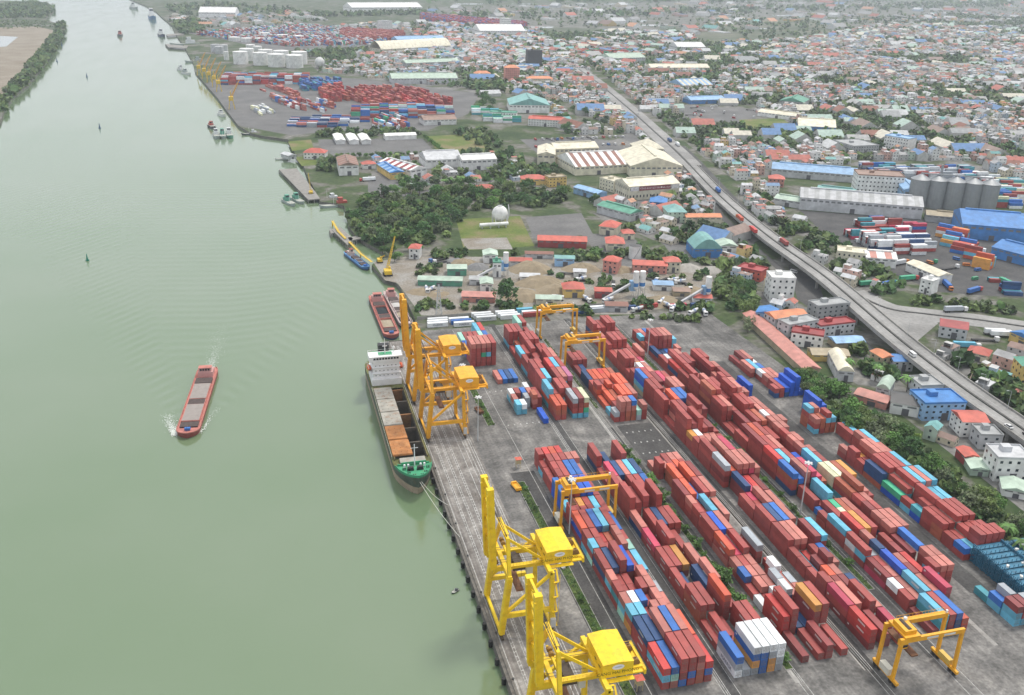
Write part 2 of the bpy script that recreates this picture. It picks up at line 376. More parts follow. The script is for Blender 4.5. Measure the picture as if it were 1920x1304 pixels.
# quay face, bull rail, fenders
mb = MB(); mb.box(59.0, 60.0, -60, 486, -6, 0.06); mb.box(59.0, 82, 486, 486.8, -6, 0.06)
mb.box(60.05, 60.75, -60, 486, 0.1, 0.42)
mb.box(60.05, 82, 485.2, 485.9, 0.1, 0.42)
struct('quay_wall', mb, mat('quay_stone', (0.13,0.12,0.105), 0.95, 0.35, 0.6))
rubber = mat('black_rubber', (0.018,0.018,0.018), 0.7, 0.2)
fme = MB(); fme.tube((0,0,-2.2),(0,0,.1),.75,n=10); fme.box(-.3,.9,-.35,.35,-1.8,.0); fme = fme.mesh('fender', rubber)
bolm = MB(); bolm.tube((0,0,0),(0,0,.55),.28,.22,8); bolm.tube((0,0,.55),(0,0,.75),.42,.36,8); bolm = bolm.mesh('bollard', mat('bollard_iron', (0.05,0.05,0.05), 0.6))
for i in range(34):
    y = 196+i*8.6
    o = mkobj('quay_fender', fme, None, (58.4, y, -0.2)); tag(o, 'black rubber fender on the quay wall, %s from the near end' % ordinal(i+1), 'fender', 'fenders along the quay wall')
for i in range(14):
    o = mkobj('bollard', bolm, None, (61.0-.2, 190+i*21.5, 0.1)); tag(o, 'dark iron mooring bollard on the quay edge, %s from the near end' % TH[i+1], 'bollard', 'mooring bollards on the quay edge')
# planted strips in the yard
grass_m = ramp_mat('grass', [(0.3,(0.030,0.055,0.014)),(0.5,(0.055,0.092,0.022)),(0.7,(0.105,0.125,0.045))], 0.08, 0.95, 7, 1.5, 0.3, bump=0.5)
kerbm = mat('kerb_concrete', (0.25,0.245,0.235), 0.9, 0.2, 0.4)
STRIPS = [(91.6,95.0,150,322),(91.8,95.2,374,432),(144.6,147.0,196,345),(147.5,149.3,380,470),(193.8,196.0,225,490)]
for (x0,x1,y0,y1) in STRIPS:
    sheet('grass_strip', [(x0,y0),(x1,y0),(x1,y1),(x0,y1)], 0.20, grass_m, 'stuff')
    mb = MB()
    mb.box(x0-.25,x0,y0-.25,y1+.25,.08,.26); mb.box(x1,x1+.25,y0-.25,y1+.25,.08,.26); mb.box(x0,x1,y0-.25,y0,.08,.26); mb.box(x0,x1,y1,y1+.25,.08,.26)
    struct('strip_kerb', mb, kerbm)
# ---- other paved areas, fields (outlines surveyed from the photograph)
field_m = ramp_mat('field_grass', [(0.3,(0.065,0.11,0.022)),(0.48,(0.12,0.155,0.036)),(0.6,(0.19,0.165,0.08)),(0.72,(0.23,0.185,0.11))], 0.03, 0.95, 7, 0.6, 0.2)
sand_m = ramp_mat('sand_ground', [(0.3,(0.17,0.145,0.11)),(0.48,(0.24,0.215,0.18)),(0.58,(0.27,0.258,0.235)),(0.75,(0.33,0.315,0.29))], 0.05, 0.95, 8, 0.8, 0.2)
lot_m = ramp_mat('lot_asphalt', [(0.3,(0.10,0.10,0.10)),(0.55,(0.145,0.143,0.14)),(0.75,(0.19,0.187,0.18))], 0.03, 0.9, 8, 0.5, 0.16)
def area(name, m, z, *pts, kind='structure'): return sheet(name, pl(*pts), z, m, kind)
area('parking_lot', lot_m, .06, (596,262),(792,260),(818,288),(630,296),(600,276))
area('lawn', field_m, .06, (798,256),(880,252),(932,286),(826,292), kind='stuff')
area('lawn', field_m, .07, (540,266),(583,262),(588,278),(548,284), kind='stuff')
area('lawn', field_m, .07, (552,294),(612,296),(622,308),(566,312), kind='stuff')
area('terminal_paving', lot_m, .06, (385,158),(408,184),(425,208),(447,236),(545,254),(640,246),(800,246),(878,214),(900,176),(690,150),(560,140),(430,140))
area('terminal_paving', lot_m, .05, (345,62),(560,55),(760,62),(800,92),(520,96),(395,70))
area('works_yard', lot_m, .05, (690,330),(812,330),(820,362),(770,370),(690,362))
area('gas_field', field_m, .06, (855,412),(975,405),(1002,462),(870,470), kind='stuff')
area('earth_patch', sand_m, .075, (864,448),(950,446),(962,468),(874,468))
area('gravel_lot', lot_m, .07, (985,408),(1090,400),(1112,440),(1000,448))
area('sand_yard', sand_m, .05, (700,492),(760,482),(1090,482),(1330,500),(1345,560),(1180,590),(790,592),(745,531),(722,526))
area('gravel_lot', lot_m, .06, (1090,440),(1180,436),(1235,500),(1140,500))
area('gravel_lot', lot_m, .065, (1225,432),(1345,428),(1420,470),(1330,486),(1260,480))
area('depot_yard', lot_m, .06, (1120,368),(1180,362),(1300,372),(1330,395),(1190,402))
area('truck_park_paving', lot_m, .06, (975,262),(1190,252),(1215,284),(1010,290))
area('depot_yard', asphalt, .06, (1500,395),(1740,412),(1920,430),(1920,560),(1760,548),(1640,500),(1560,455))
area('depot_yard', asphalt, .06, (1590,318),(1800,318),(1890,345),(1640,345))
area('depot_yard', lot_m, .06, (1235,196),(1420,205),(1420,232),(1290,226))
area('lawn', field_m, .07, (1385,225),(1465,222),(1490,238),(1395,244), kind='stuff')
area('side_street', asphalt, .05, (1478,500),(1530,520),(1560,600),(1620,660),(1720,760),(1690,770),(1570,660),(1500,580))
# fields and fish ponds towards the horizon
random.seed(21)
farf = ramp_mat('far_field', [(0.3,(0.055,0.075,0.04)),(0.5,(0.10,0.115,0.07)),(0.7,(0.19,0.175,0.14))], 0.004, 0.95, 6, 0.03, 0.25)
area('far_field', farf, .04, (800,20),(1300,14),(1420,60),(1180,90),(1000,50))
area('far_field', farf, .12, (1180,60),(1560,30),(1640,70),(1400,110),(1260,100))
for (x,y,wd,hh) in ((1010,52,60,3),(1120,46,50,3),(1180,40,70,4),(1035,36,40,2),(1150,62,60,3),(1075,78,40,3),(950,24,50,2),(1060,14,60,2),(1250,22,60,2),(1330,28,60,2),(1370,36,40,2),(1230,48,60,3),(1200,58,70,3),(1390,20,40,2),(1290,62,40,2),(1160,8,60,2),(880,8,60,2),(1440,54,40,2),(1470,30,50,2),(1560,14,60,2),(980,8,50,1.5)):
    area('fish_pond', pondm, .4, (x-wd/2,y+hh/2),(x+wd/2-6,y+hh/2),(x+wd/2,y-hh/2),(x-wd/2+6,y-hh/2))
for (x,y,wd,hh) in ((1500,104,90,6),(1740,96,160,10),(1835,150,110,8),(1880,190,120,10),(1700,178,60,8),(1880,232,70,6),(1480,150,70,5),(1400,132,70,5)):
    area('meadow', field_m, .1, (x-wd/2,y+hh/2),(x+wd/2-6,y+hh/2+2),(x+wd/2,y-hh/2),(x-wd/2+6,y-hh/2), kind='stuff')
# ---- the highway: viaduct with two carriageways, median and parapets, then level dual carriageway
def ribbon(mb, path, off0, off1, dz, m=0):
    P = []
    for i, p in enumerate(path):
        a = path[max(0,i-1)]; b = path[min(len(path)-1,i+1)]
        t = Vector((b[0]-a[0], b[1]-a[1])).normalized(); n = Vector((t.y, -t.x))     # right-hand normal
        P.append((n, p))
    for (n0,p0),(n1,p1) in zip(P, P[1:]):
        mb.face([(p0[0]+n0.x*off0,p0[1]+n0.y*off0,p0[2]+dz),(p0[0]+n0.x*off1,p0[1]+n0.y*off1,p0[2]+dz),(p1[0]+n1.x*off1,p1[1]+n1.y*off1,p1[2]+dz),(p1[0]+n1.x*off0,p1[1]+n1.y*off0,p1[2]+dz)], m)
def wall_rib(mb, path, off, wd, z0, z1, m=0):
    ribbon(mb, path, off-wd/2, off+wd/2, z1, m)
    for s in (-1, 1):
        P = []
        for i, p in enumerate(path):
            a = path[max(0,i-1)]; b = path[min(len(path)-1,i+1)]
            t = Vector((b[0]-a[0], b[1]-a[1])).normalized(); n = Vector((t.y,-t.x)); o = off+s*wd/2
            P.append((p[0]+n.x*o, p[1]+n.y*o, p[2]))
        for a, b in zip(P, P[1:]): mb.face([(a[0],a[1],a[2]+z0),(b[0],b[1],b[2]+z0),(b[0],b[1],b[2]+z1),(a[0],a[1],a[2]+z1)], m)
def smooth_path(pts, n=10):
    out = []
    for i in range(len(pts)-1):
        p0 = pts[max(0,i-1)]; p1 = pts[i]; p2 = pts[i+1]; p3 = pts[min(len(pts)-1,i+2)]
        for k in range(n):
            t = k/n
            out.append(tuple(0.5*((2*p1[j])+(-p0[j]+p2[j])*t+(2*p0[j]-5*p1[j]+4*p2[j]-p3[j])*t*t+(-p0[j]+3*p1[j]-3*p2[j]+p3[j])*t**3) for j in range(3)))
    out.append(pts[-1]); return out
ROADPX = [(2020,876,6.0),(1910,800,7.0),(1792,718,8.0),(1677,629,8.5),(1547,519.5,8.5),(1440,443,6.5),(1350,368,3.0),(1275,291,.3),(1230,250,.2),(1180,205,.2),(1120,155,.2),(1085,130,.2)]
ROAD = smooth_path([(*G(x,y,z),z) for x,y,z in ROADPX])
CUT = next(i for i, p in enumerate(ROAD) if p[2] < 1.0)
VIA, LEVEL = ROAD[:CUT+1], ROAD[CUT:]
mb = MB(); ribbon(mb, VIA, -8.2, 8.2, 0.0); ribbon(mb, VIA, -8.2, 8.2, -1.3)
for s in (-8.2, 8.2): wall_rib(mb, VIA, s, .35, -1.3, 0.0)
for i in range(4, len(VIA)-12, 6):
    p = VIA[i]; q = VIA[i+1]; t = Vector((q[0]-p[0], q[1]-p[1])).normalized(); n = Vector((t.y,-t.x))
    if p[2] > 3:
        for s in (-5, 5): mb.tube((p[0]+n.x*s,p[1]+n.y*s,-.2),(p[0]+n.x*s,p[1]+n.y*s,p[2]-1.3),.9,n=8)
via = thing('viaduct', (0,0,0), 0, 'long grey concrete road viaduct curving through the town', 'viaduct')
mb.build('deck', roadgrey, via)
for nm, off in (('parapet', -8.0), ('parapet', 8.0), ('median_barrier', 0.0)):
    m2 = MB(); wall_rib(m2, VIA, off, .45 if off else 1.1, 0, 1.0 if off else .55); m2.build(nm, concrete if off else mat('dark_median', (0.07,0.07,0.065), 0.9, 0.3, 0.5), via)
m2 = MB(); wall_rib(m2, VIA, 4.2, .14, .0, .012); wall_rib(m2, VIA, -4.2, .14, .0, .012); m2.build('lane_line', whitep, via)
mb = MB(); ribbon(mb, LEVEL, -13, 13, .12)
for p, q in (((1085,130,0),(1030,104,0)),((1030,104,0),(930,84,0)),((930,84,0),(860,62,0))):
    ribbon(mb, [(*G(p[0],p[1]),.1),(*G(q[0],q[1]),.1)], -14, 14, .06)
struct('highway', mb, roadgrey)
mb = MB(); wall_rib(mb, LEVEL, 0, 2.2, 0, .5); struct('highway_median', mb, MATS['dark_median'])
# service roads beside the viaduct and the branch road to the right
mb = MB()
ribbon(mb, [(p[0],p[1],0) for p in ROAD[:CUT+8]], 10.5, 17, .09); ribbon(mb, [(p[0],p[1],0) for p in ROAD[:CUT+8]], -16, -10, .085)
struct('service_road', mb, asphalt)
BR = smooth_path([(*G(1590,548),.1),(*G(1660,580),.1),(*G(1740,592),.1),(*G(1830,602),.1),(*G(1940,618),.1),(*G(2100,640),.1)], 6)
mb = MB(); ribbon(mb, BR, -13, 11, .03); struct('branch_road', mb, roadgrey)
mb = MB(); wall_rib(mb, BR, -2, 1.6, 0, .45); struct('branch_median', mb, MATS['dark_median'])
area('junction_paving', roadgrey, .11, (1600,560),(1690,585),(1760,606),(1720,640),(1660,634),(1610,600))
# ------------------------------------------------------------------ lettering helper (built-in font, flat print turned to mesh)
_tc = {}
def text_mesh(s, size):
    if (s, size) in _tc: return _tc[(s, size)]
    cu = bpy.data.curves.new('lettering', 'FONT'); cu.body = s; cu.size = size; cu.align_x = 'CENTER'; cu.align_y = 'CENTER'; cu.resolution_u = 2
    o = bpy.data.objects.new('lettering_tmp', cu); C.objects.link(o)
    dg = bpy.context.evaluated_depsgraph_get(); me = bpy.data.meshes.new_from_object(o.evaluated_get(dg)); me.name = 'lettering'
    bpy.data.objects.remove(o); bpy.data.curves.remove(cu); _tc[(s, size)] = me
    return me
def letters(s, size, m, parent, loc, facing):
    """facing: '-y' or '-x' = side of the thing the print is on"""
    me = text_mesh(s, size)
    if not me.materials: me.materials.append(m)
    o = mkobj('lettering', me, parent, loc)
    o.rotation_euler = (pi/2, 0, 0) if facing == '-y' else (pi/2, 0, -pi/2)
    return o
# ------------------------------------------------------------------ quay cranes (booms raised)
def quay_crane(y0, paintm, label, lettering):
    t = thing('quay_crane', (62, y0, .17), 0, label, 'crane', 'ship-to-shore cranes on the quay rails')
    W = 20.0                                    # spread of the legs along the rail
    yg, yf = 7.0, 15.0                          # the two girder lines
    dark = mat('crane_grease', (0.06,0.045,0.03), 0.7, 0.3)
    for y in (0, W):
        ya = yg-3.2 if y == 0 else yf-2.2
        mb = MB(); mb.beam((0,y,1.6),(2.3,y+(0 if y else .0),22.8),1.8,1.9); mb.beam((2.3,y,22.8),(2.5,ya+(0 if y==0 else 0),35),1.1,1.3); mb.build('leg', paintm, t)
        mb = MB(); mb.beam((17,y,1.6),(16.3,y,22.8),1.4,1.6); mb.build('leg', paintm, t)
        mb = MB(); mb.beam((.6,y,8.2),(16.7,y,8.2),1.2,1.5); mb.build('portal_beam', paintm, t)
        mb = MB(); mb.beam((.8,y,8.8),(16.0,y,22.0),.9,.9); mb.build('brace', paintm, t)
        mb = MB(); mb.beam((2.5,ya,34.6),(15.3,yg if y == 0 else yf,22.8),.8,.8); mb.build('back_stay', paintm, t)
    for x in (2.3, 15.6):
        mb = MB(); mb.beam((x,-.8,22.8),(x,W+.8,22.8),1.3,1.6); mb.build('cross_beam', paintm, t)
    mb = MB(); mb.beam((2.5,yg-3.2,34.4),(2.5,yf-2.2,34.4),1.0,1.2); mb.beam((2.5,yg-3.2,29),(2.4,yf-2,29),.6,.7); mb.build('apex_beam', paintm, t)
    for x, dz in ((0,1.5),(17,1.5)):
        mb = MB(); mb.beam((x,-.5,dz),(x,W+.5,dz),.9,1.2); mb.build('sill_beam', paintm, t)
        for y in (-.6, 4.2, W-4.2, W+.6):
            m2 = MB(); m2.box(x-.45,x+.45,y-1.6,y+1.6,.35,.95); 
            for k in (-1,-.3,.4,1.1): m2.tube((x-.25,y+k,.32),(x+.25,y+k,.32),.34,n=8)
            m2.build('bogie', dark, t)
    for y in (yg, yf):
        mb = MB(); mb.beam((-1.5,y,21.6),(28.5,y,21.6),1.0,1.7); mb.build('girder', paintm, t)
        # raised boom: box girder hinged at the waterside end
        mb = MB(); mb.beam((-1.3,y,22),(-2.6,y+.15,51.5),2.1,1.9)
        mb.beam((-2.6,y-1.3,24),(-3.7,y-1.1,50),.5,.6)
        for k in range(12):
            z = 24.5+k*2.2; x = -1.4-(z-22)/29.5*1.3
            mb.beam((x+1.0,y+1.0,z),(x+1.0,y-.9,z),.10,.10)
        mb.beam((-.2,y+1.0,23.5),(-1.5,y+1.1,50.5),.10,.10); mb.beam((.1,y+1.0,23.5),(-1.2,y+1.1,50.5),.10,.10)
        mb.build('boom', paintm, t)
    mb = MB()
    for z in (51.0, 44, 37, 30):
        x = -1.3-(z-22)/29.5*1.3; mb.beam((x,yg,z),(x,yf,z),.7,.8)
    mb.beam((-2.3,yg,44),(-1.9,yf,37),.3,.3); mb.beam((-2.0,yg,37),(-1.6,yf,30),.3,.3)
    mb.build('boom_tie', paintm, t)
    mb = MB()
    for y in (yg, yf): mb.beam((2.5,y-2.5 if y == yg else y-2,34.6),(-2.2,y,46),.18,.18)
    mb.build('hoist_rope', mat('wire_rope', (0.08,0.07,0.06), .6), t)
    # fittings: handrails on the girders, ladders on the legs, lattice between boom girders, stay ropes
    mb = MB()
    for y, sy in ((yg,-1),(yf,1)):
        for k in range(12): mb.beam((3+k*1.1,y+sy*1.1,22.4),(3+k*1.1,y+sy*1.1,23.5),.07)
        mb.beam((3,y+sy*1.1,23.5),(15.2,y+sy*1.1,23.5),.08); mb.beam((3,y+sy*1.1,22.95),(15.2,y+sy*1.1,22.95),.06); mb.box(3,15.2,y+sy*.8-.35,y+sy*.8+.35,22.4,22.46)
    mb.build('handrail', paintm, t)
    mb = MB()
    for y in (-1.1, W-1.1):
        for q in (-.28,.28): mb.beam((.2+q,y,2),(2.4+q,y,22),.08)
        for k in range(24): f = k/24; mb.beam((.2-.28+2.2*f,y,2+20*f),(.2+.28+2.2*f,y,2+20*f),.06)
    mb.build('ladder', paintm, t)
    mb = MB()
    for k in range(9):
        z0, z1 = 24+k*3.0, 27+k*3.0; x = lambda z: -1.3-(z-22)/29.5*1.3
        a_, b_ = (yg+1, yf-1) if k % 2 else (yf-1, yg+1)
        mb.beam((x(z0),a_,z0),(x(z1),b_,z1),.28)
    for y in (yg+1.4, yf-1.4):
        for k in range(10): z = 24+k*2.8; mb.beam((-.1-(z-22)/29.5*1.3,y,z),(-.1-(z+2.8-22)/29.5*1.3,y,z+2.8),.1)
    mb.build('boom_lattice', paintm, t)
    for y in (yg, yg+1.2, yf-1.2, yf):
        mb = MB(); mb.beam((2.5,y-2.3,35),(-2.4,y,50.5),.09); mb.build('stay_rope', mat('wire_rope', (0.08,0.07,0.06), .6), t)
        mb = MB(); mb.beam((-1.0,y,24),(16,y,23.4),.09); mb.build('trolley_rope', mat('wire_rope', (0.08,0.07,0.06), .6), t)
    for (x,y,z) in ((2.4,9,29.6),(2.4,11,29.6),(0.2,yg+2,22.8),(0.2,yf-2,22.8)):
        mb = MB(); mb.tube((x,y-.5,z),(x,y+.5,z),.8,n=10); mb.build('sheave', mat('sheave_brown', (0.30,0.17,0.03), .6, .3), t)
    mb = MB(); mb.box(1.7,3.3,yg-1.6,yf+.4,35.2,35.28)
    for k in range(6): mb.beam((1.7,yg-1.6+k*1.9,35.2),(1.7,yg-1.6+k*1.9,36.2),.07); mb.beam((3.3,yg-1.6+k*1.9,35.2),(3.3,yg-1.6+k*1.9,36.2),.07)
    mb.build('apex_platform', paintm, t)
    # machinery house
    hx0,hx1,hy0,hy1,hz0,hz1 = 15.6,24.4,4.0,17.2,22.7,27.2
    mb = MB(); mb.box(hx0,hx1,hy0,hy1,hz0,hz1); h = mb.build('machinery_house', paintm, t)
    mb = MB(); mb.gable(hx0,hx1,hy0,hy1,hz1+.005,.45,.06,axis='y'); mb.build('roof', paintm, h)
    mb = MB(); n = 22
    mb.face([(20.0+1.75*cos(2*pi*i/n), hy0-.02, 25.95+.85*sin(2*pi*i/n)) for i in range(n)]); mb.build('emblem', mat('emblem_white', (0.75,0.76,0.78), .5), h)
    mb = MB(); mb.face([(20.0+1.15*cos(2*pi*i/n), hy0-.03, 25.95+.28*sin(2*pi*i/n+.4)) for i in range(n)]); mb.build('emblem_mark', mat('emblem_grey', (0.45,0.5,0.56), .5), h)
    if lettering: letters(lettering, 1.42, mat('lettering_green', (0.035,0.06,0.012), .6), h, (20.0, hy0-.04, 24.2), '-y')
    mb = MB()
    for k in (0, 1.6): mb.box(hx0-.03, hx0, hy0+2+k*2, hy0+3.4+k*2, 24.6, 25.1)
    mb.build('vent', dark, h)
    mb = MB(); mb.box(24.4,28.8,5.2,16.4,21.4,21.8); mb.box(15.6,24.4,2.4,3.95,22.2,22.4)
    for y in (5.2,16.4): mb.beam((24.4,y,22.9),(28.8,y,22.9),.08,.08); mb.beam((28.8,y,21.8),(28.8,y,22.9),.08,.08)
    mb.beam((28.8,5.2,22.9),(28.8,16.4,22.9),.08,.08); mb.box(28.3,28.9,5,16.6,20.8,22.4)
    for k in range(7): mb.beam((15.6+k*1.45,2.45,22.4),(15.6+k*1.45,2.45,23.0),.07,.07)
    mb.beam((15.6,2.45,23.0),(24.4,2.45,23.0),.07,.07); mb.build('platform', paintm, t)
    mb = MB()
    for y in (8.0,13.6):
        mb.tube((26.6,y-.6,23.0),(26.6,y+.6,23.0),1.3,n=12); mb.beam((25.6,y,21.8),(26.6,y,24.6),.3,.4); mb.beam((27.7,y,21.8),(26.6,y,24.6),.3,.4)
    mb.build('hoist_drum', mat('drum_rust', (0.22,0.13,0.04), .7, .3), t)
    mb = MB(); mb.box(5.2,9.4,yg-.6,yf+.6,20.2,21.0); mb.box(6,8,yg+1,yf-1,21.0,22.2); mb.build('trolley', dark, t)
    mb = MB(); mb.box(10.2,12.2,yg+.4,yg+2.6,17.4,20.2); mb.build('operator_cab', mat('cab_white', (.55,.55,.5), .5), t)
    # spreader hung under the trolley
    mb = MB(); mb.box(6.2,8.6,yg-2,yf+2,13.0,13.5); 
    for y in (yg, yf): mb.beam((6.6,y,13.5),(6.6,y,20.2),.09,.09); mb.beam((8.2,y,13.5),(8.2,y,20.2),.09,.09)
    mb.build('spreader', mat('spreader_rust', (0.16,0.07,0.03), .8, .3), t)
    # zig-zag stair tower on the landside near leg
    mb = MB()
    for k in range(7):
        z = 2+k*2.9; a, b = ((-1.2,1.6) if k % 2 == 0 else (1.6,-1.2))
        mb.beam((18.2,a,z),(18.2,b,z+2.9),.55,.12); mb.beam((18.2,b,z+2.9),(16.6,b,z+2.9),.6,.1); mb.beam((18.6,-1.4,z),(18.6,-1.4,z+2.9),.1,.1); mb.beam((18.6,1.8,z),(18.6,1.8,z+2.9),.1,.1)
    mb.build('stair', paintm, t)
    mb = MB(); mb.box(16.2,17.8,-1.9,-.8,2.2,5.2); mb.build('electric_cabinet', mat('cabinet_grey', (.5,.5,.48), .5), t)
    # mast with a lamp / wind gauge pole beside the house
    return t
vivid = mat('crane_yellow', (0.80,0.55,0.008), 0.5, 0.1, 0.4, dirt=0.55, dirtcol=(0.40,0.21,0.03), dscale=0.45)
orange = mat('crane_orange_yellow', (0.76,0.375,0.015), 0.5, 0.12, 0.4, dirt=0.55, dirtcol=(0.38,0.14,0.025), dscale=0.45)
quay_crane(178.4, vivid, 'bright yellow quay crane with raised boom, nearest to the viewer', 'CANG HAI PHONG')
quay_crane(231.0, vivid, 'bright yellow quay crane with raised boom, past the bow of the moored ship', 'CANG HAI PHONG')
quay_crane(366.0, orange, 'orange-yellow quay crane with raised boom beside the moored ship holds', None)
quay_crane(405.2, orange, 'orange-yellow quay crane with raised boom, farthest, by the ship bridge', None)
# ------------------------------------------------------------------ rubber tyred yard gantries
RTGM = mat('gantry_orange', (0.74,0.36,0.012), 0.45, 0.1, 0.4, dirt=0.3, dirtcol=(0.30,0.12,0.02))
def yard_gantry(x0, y0, label):
    t = thing('yard_gantry', (x0, y0, .12), 0, label, 'crane', 'rubber-tyred gantry cranes in the yard')
    SP, BA, HT = 21.4, 7.6, 16.6
    dark = MATS['crane_grease']
    for x in (0, SP):
        for y in (0, BA):
            mb = MB(); mb.beam((x+(-.35 if x == 0 else .35),y,1.7),(x,y,HT),.85,1.0); mb.build('leg', RTGM, t)
            for k in (-.95, .95):
                m2 = MB(); m2.tube((x-.35,y+k,.75),(x+.35,y+k,.75),.75,n=12); m2.build('wheel', rubber, t)
        mb = MB(); mb.beam((x,-2.2,1.75),(x,BA+2.2,1.75),.9,.9); mb.build('sill_beam', RTGM, t)
    for y in (0, BA):
        mb = MB(); mb.beam((-.6,y,HT),(SP+.6,y,HT),.9,1.5); mb.build('girder', RTGM, t)
        m2 = MB()
        for k in range(16):
            x = 4+k*1.15; m2.beam((x,y+(.9 if y else -.9),HT+.8),(x,y+(.9 if y else -.9),HT+1.9),.06,.06)
        m2.beam((4,y+(.9 if y else -.9),HT+1.9),(21.3,y+(.9 if y else -.9),HT+1.9),.07,.07); m2.box(4,21.3,y+(.45 if y else -1.0),y+(1.0 if y else -.45),HT+.7,HT+.78)
        if y: m2.build('railing', RTGM, t)
    for y in (0,):
        mb = MB(); mb.box(8.5,12.5,y-.48,y-.455,HT-.45,HT+.3); mb.box(14.5,18.5,y-.48,y-.455,HT-.45,HT+.3); mb.build('name_board', mat('board_white', (.62,.62,.58), .6), t)
    mb = MB(); mb.box(.8,6.2,-.4,BA+.4,HT+.8,HT+1.3); mb.box(1.4,5.4,.8,BA-.8,HT+1.3,HT+2.6); mb.build('trolley', RTGM, t)
    mb = MB(); mb.tube((3.4,1.4,HT+2.2),(3.4,BA-1.4,HT+2.2),.8,n=10); mb.box(4.2,5.9,2,4.8,HT+1.3,HT+2.4); mb.build('hoist_drum', dark, t)
    mb = MB(); mb.box(.5,2.4,-.2,2.1,HT-2.9,HT-.9); cb = mb.build('operator_cab', RTGM, t)
    mb = MB(); mb.box(.6,2.3,-.23,-.205,HT-2.5,HT-1.5); mb.build('window', mat('dark_glass', (0.02,0.03,0.04), .1, .05), cb)
    mb = MB(); mb.box(2.6,4.9,BA/2-6.1,BA/2+6.1,HT-4.6,HT-4.1); 
    for a in (2.9,4.6):
        for b in (2.4,5.2): mb.beam((a,b,HT-4.1),(a,b,HT+.8),.07,.07)
    mb.build('spreader', MATS['spreader_rust'], t)
    mb = MB(); mb.box(-.95,.95,1.6,BA-1.6,2.2,4.5); mb.build('power_box', mat('power_cream', (.62,.6,.5), .6), t)
    mb = MB(); mb.box(SP-.7,SP+.8,1.3,BA-1.3,2.2,3.9); mb.build('engine_housing', mat('engine_tan', (.55,.38,.08), .6), t)
    mb = MB(); mb.tube((4.8,BA-1.8,HT+1.3),(4.8,BA-1.8,HT+3.2),.55,n=10); mb.dome((4.8,BA-1.8,HT+3.2),.6,.4,10,3); mb.build('water_tank', mat('tank_white', (.72,.72,.7), .5), t)
    mb = MB(); mb.tube((SP+.1,BA,HT+.75),(SP+.1,BA,HT+1.7),.35,n=8); mb.build('lamp', MATS['tank_white'], t)
    return t
yard_gantry(173.0, 182.6, 'orange yard gantry on an empty bay at the lower right')
yard_gantry(99.3, 284.5, 'orange yard gantry straddling the stacks of the near quayside block')
yard_gantry(146.0, 425.0, 'orange yard gantry in front, of the pair at the far end')
yard_gantry(146.0, 471.0, 'orange yard gantry behind, of the pair at the far end, over empty paving')
# ------------------------------------------------------------------ vessels
def hull(mb, L, B, zd, zw, bow, stern, m_side=0, m_boot=1, sheer=0.0, zboot=None, flare=0.78, deck=None):
    """hull along +y from bow (y=0) to stern (y=L), deck at zd, waterline at zw; returns outline of the deck"""
    n = 12; st = []
    for i in range(n+1):
        t = i/n; y = bow*t; hw = B/2*(sin(t*pi/2))**.62 if t > 0 else 0.02
        st.append((y, hw, zd+sheer*(1-t)**2))
    st.append((L-stern, B/2, zd)); 
    for i in range(1, 5):
        t = i/4; st.append((L-stern+stern*t, B/2*(1-.28*t*t), zd))
    zb = zboot if zboot is not None else zw
    rings = []
    for (y, hw, z) in st:
        k = flare+(1-flare)*min(1, y/max(bow*1.2, .1)); sh = (1-min(1, y/max(bow, .1)))
        rings.append(((y, hw, z), (y+sh*bow*.10, hw*(k+1)/2, zb), (y+sh*bow*.20, hw*k*.97, zw-.6)))
    for s in (-1, 1):
        for a, b in zip(rings, rings[1:]):
            for j, mm in ((0, m_side), (1, m_boot)):
                p = [(s*a[j][1],a[j][0],a[j][2]),(s*b[j][1],b[j][0],b[j][2]),(s*b[j+1][1],b[j+1][0],b[j+1][2]),(s*a[j+1][1],a[j+1][0],a[j+1][2])]
                mb.face(p if s > 0 else p[::-1], mm)
    e = rings[-1]
    mb.face([(-e[0][1],e[0][0],e[0][2]),(e[0][1],e[0][0],e[0][2]),(e[1][1],e[1][0],e[1][2]),(-e[1][1],e[1][0],e[1][2])], m_side)
    mb.face([(-e[1][1],e[1][0],e[1][2]),(e[1][1],e[1][0],e[1][2]),(e[2][1],e[2][0],e[2][2]),(-e[2][1],e[2][0],e[2][2])], m_boot)
    return [(y, hw, z) for (y, hw, z) in st]
def deck_strip(mb, st, y0, y1, z=None, inner=0.0, m=0, dz=0.0):
    """deck between y0 and y1 following the outline; inner = half width left open"""
    pts = [s for s in st if y0 < s[0] < y1]
    def at(y):
        for a, b in zip(st, st[1:]):
            if a[0] <= y <= b[0]:
                k = (y-a[0])/max(b[0]-a[0], 1e-6); return (y, a[1]+(b[1]-a[1])*k, a[2]+(b[2]-a[2])*k)
        return st[-1] if y > st[-1][0] else st[0]
    pts = [at(y0)]+pts+[at(y1)]
    for a, b in zip(pts, pts[1:]):
        za = (a[2] if z is None else z)+dz; zb = (b[2] if z is None else z)+dz
        if inner:
            for s in (-1, 1):
                p = [(s*inner,a[0],za),(s*a[1],a[0],za),(s*b[1],b[0],zb),(s*inner,b[0],zb)]; mb.face(p if s > 0 else p[::-1], m)
        else: mb.face([(-a[1],a[0],za),(a[1],a[0],za),(b[1],b[0],zb),(-b[1],b[0],zb)], m)
def bulwark(mb, st, y0, y1, h, m=0):
    pts = [s for s in st if y0 <= s[0] <= y1]
    for s in (-1, 1):
        for a, b in zip(pts, pts[1:]):
            mb.beam((s*a[1],a[0],a[2]+h/2),(s*b[1],b[0],b[2]+h/2),.18,h,m)
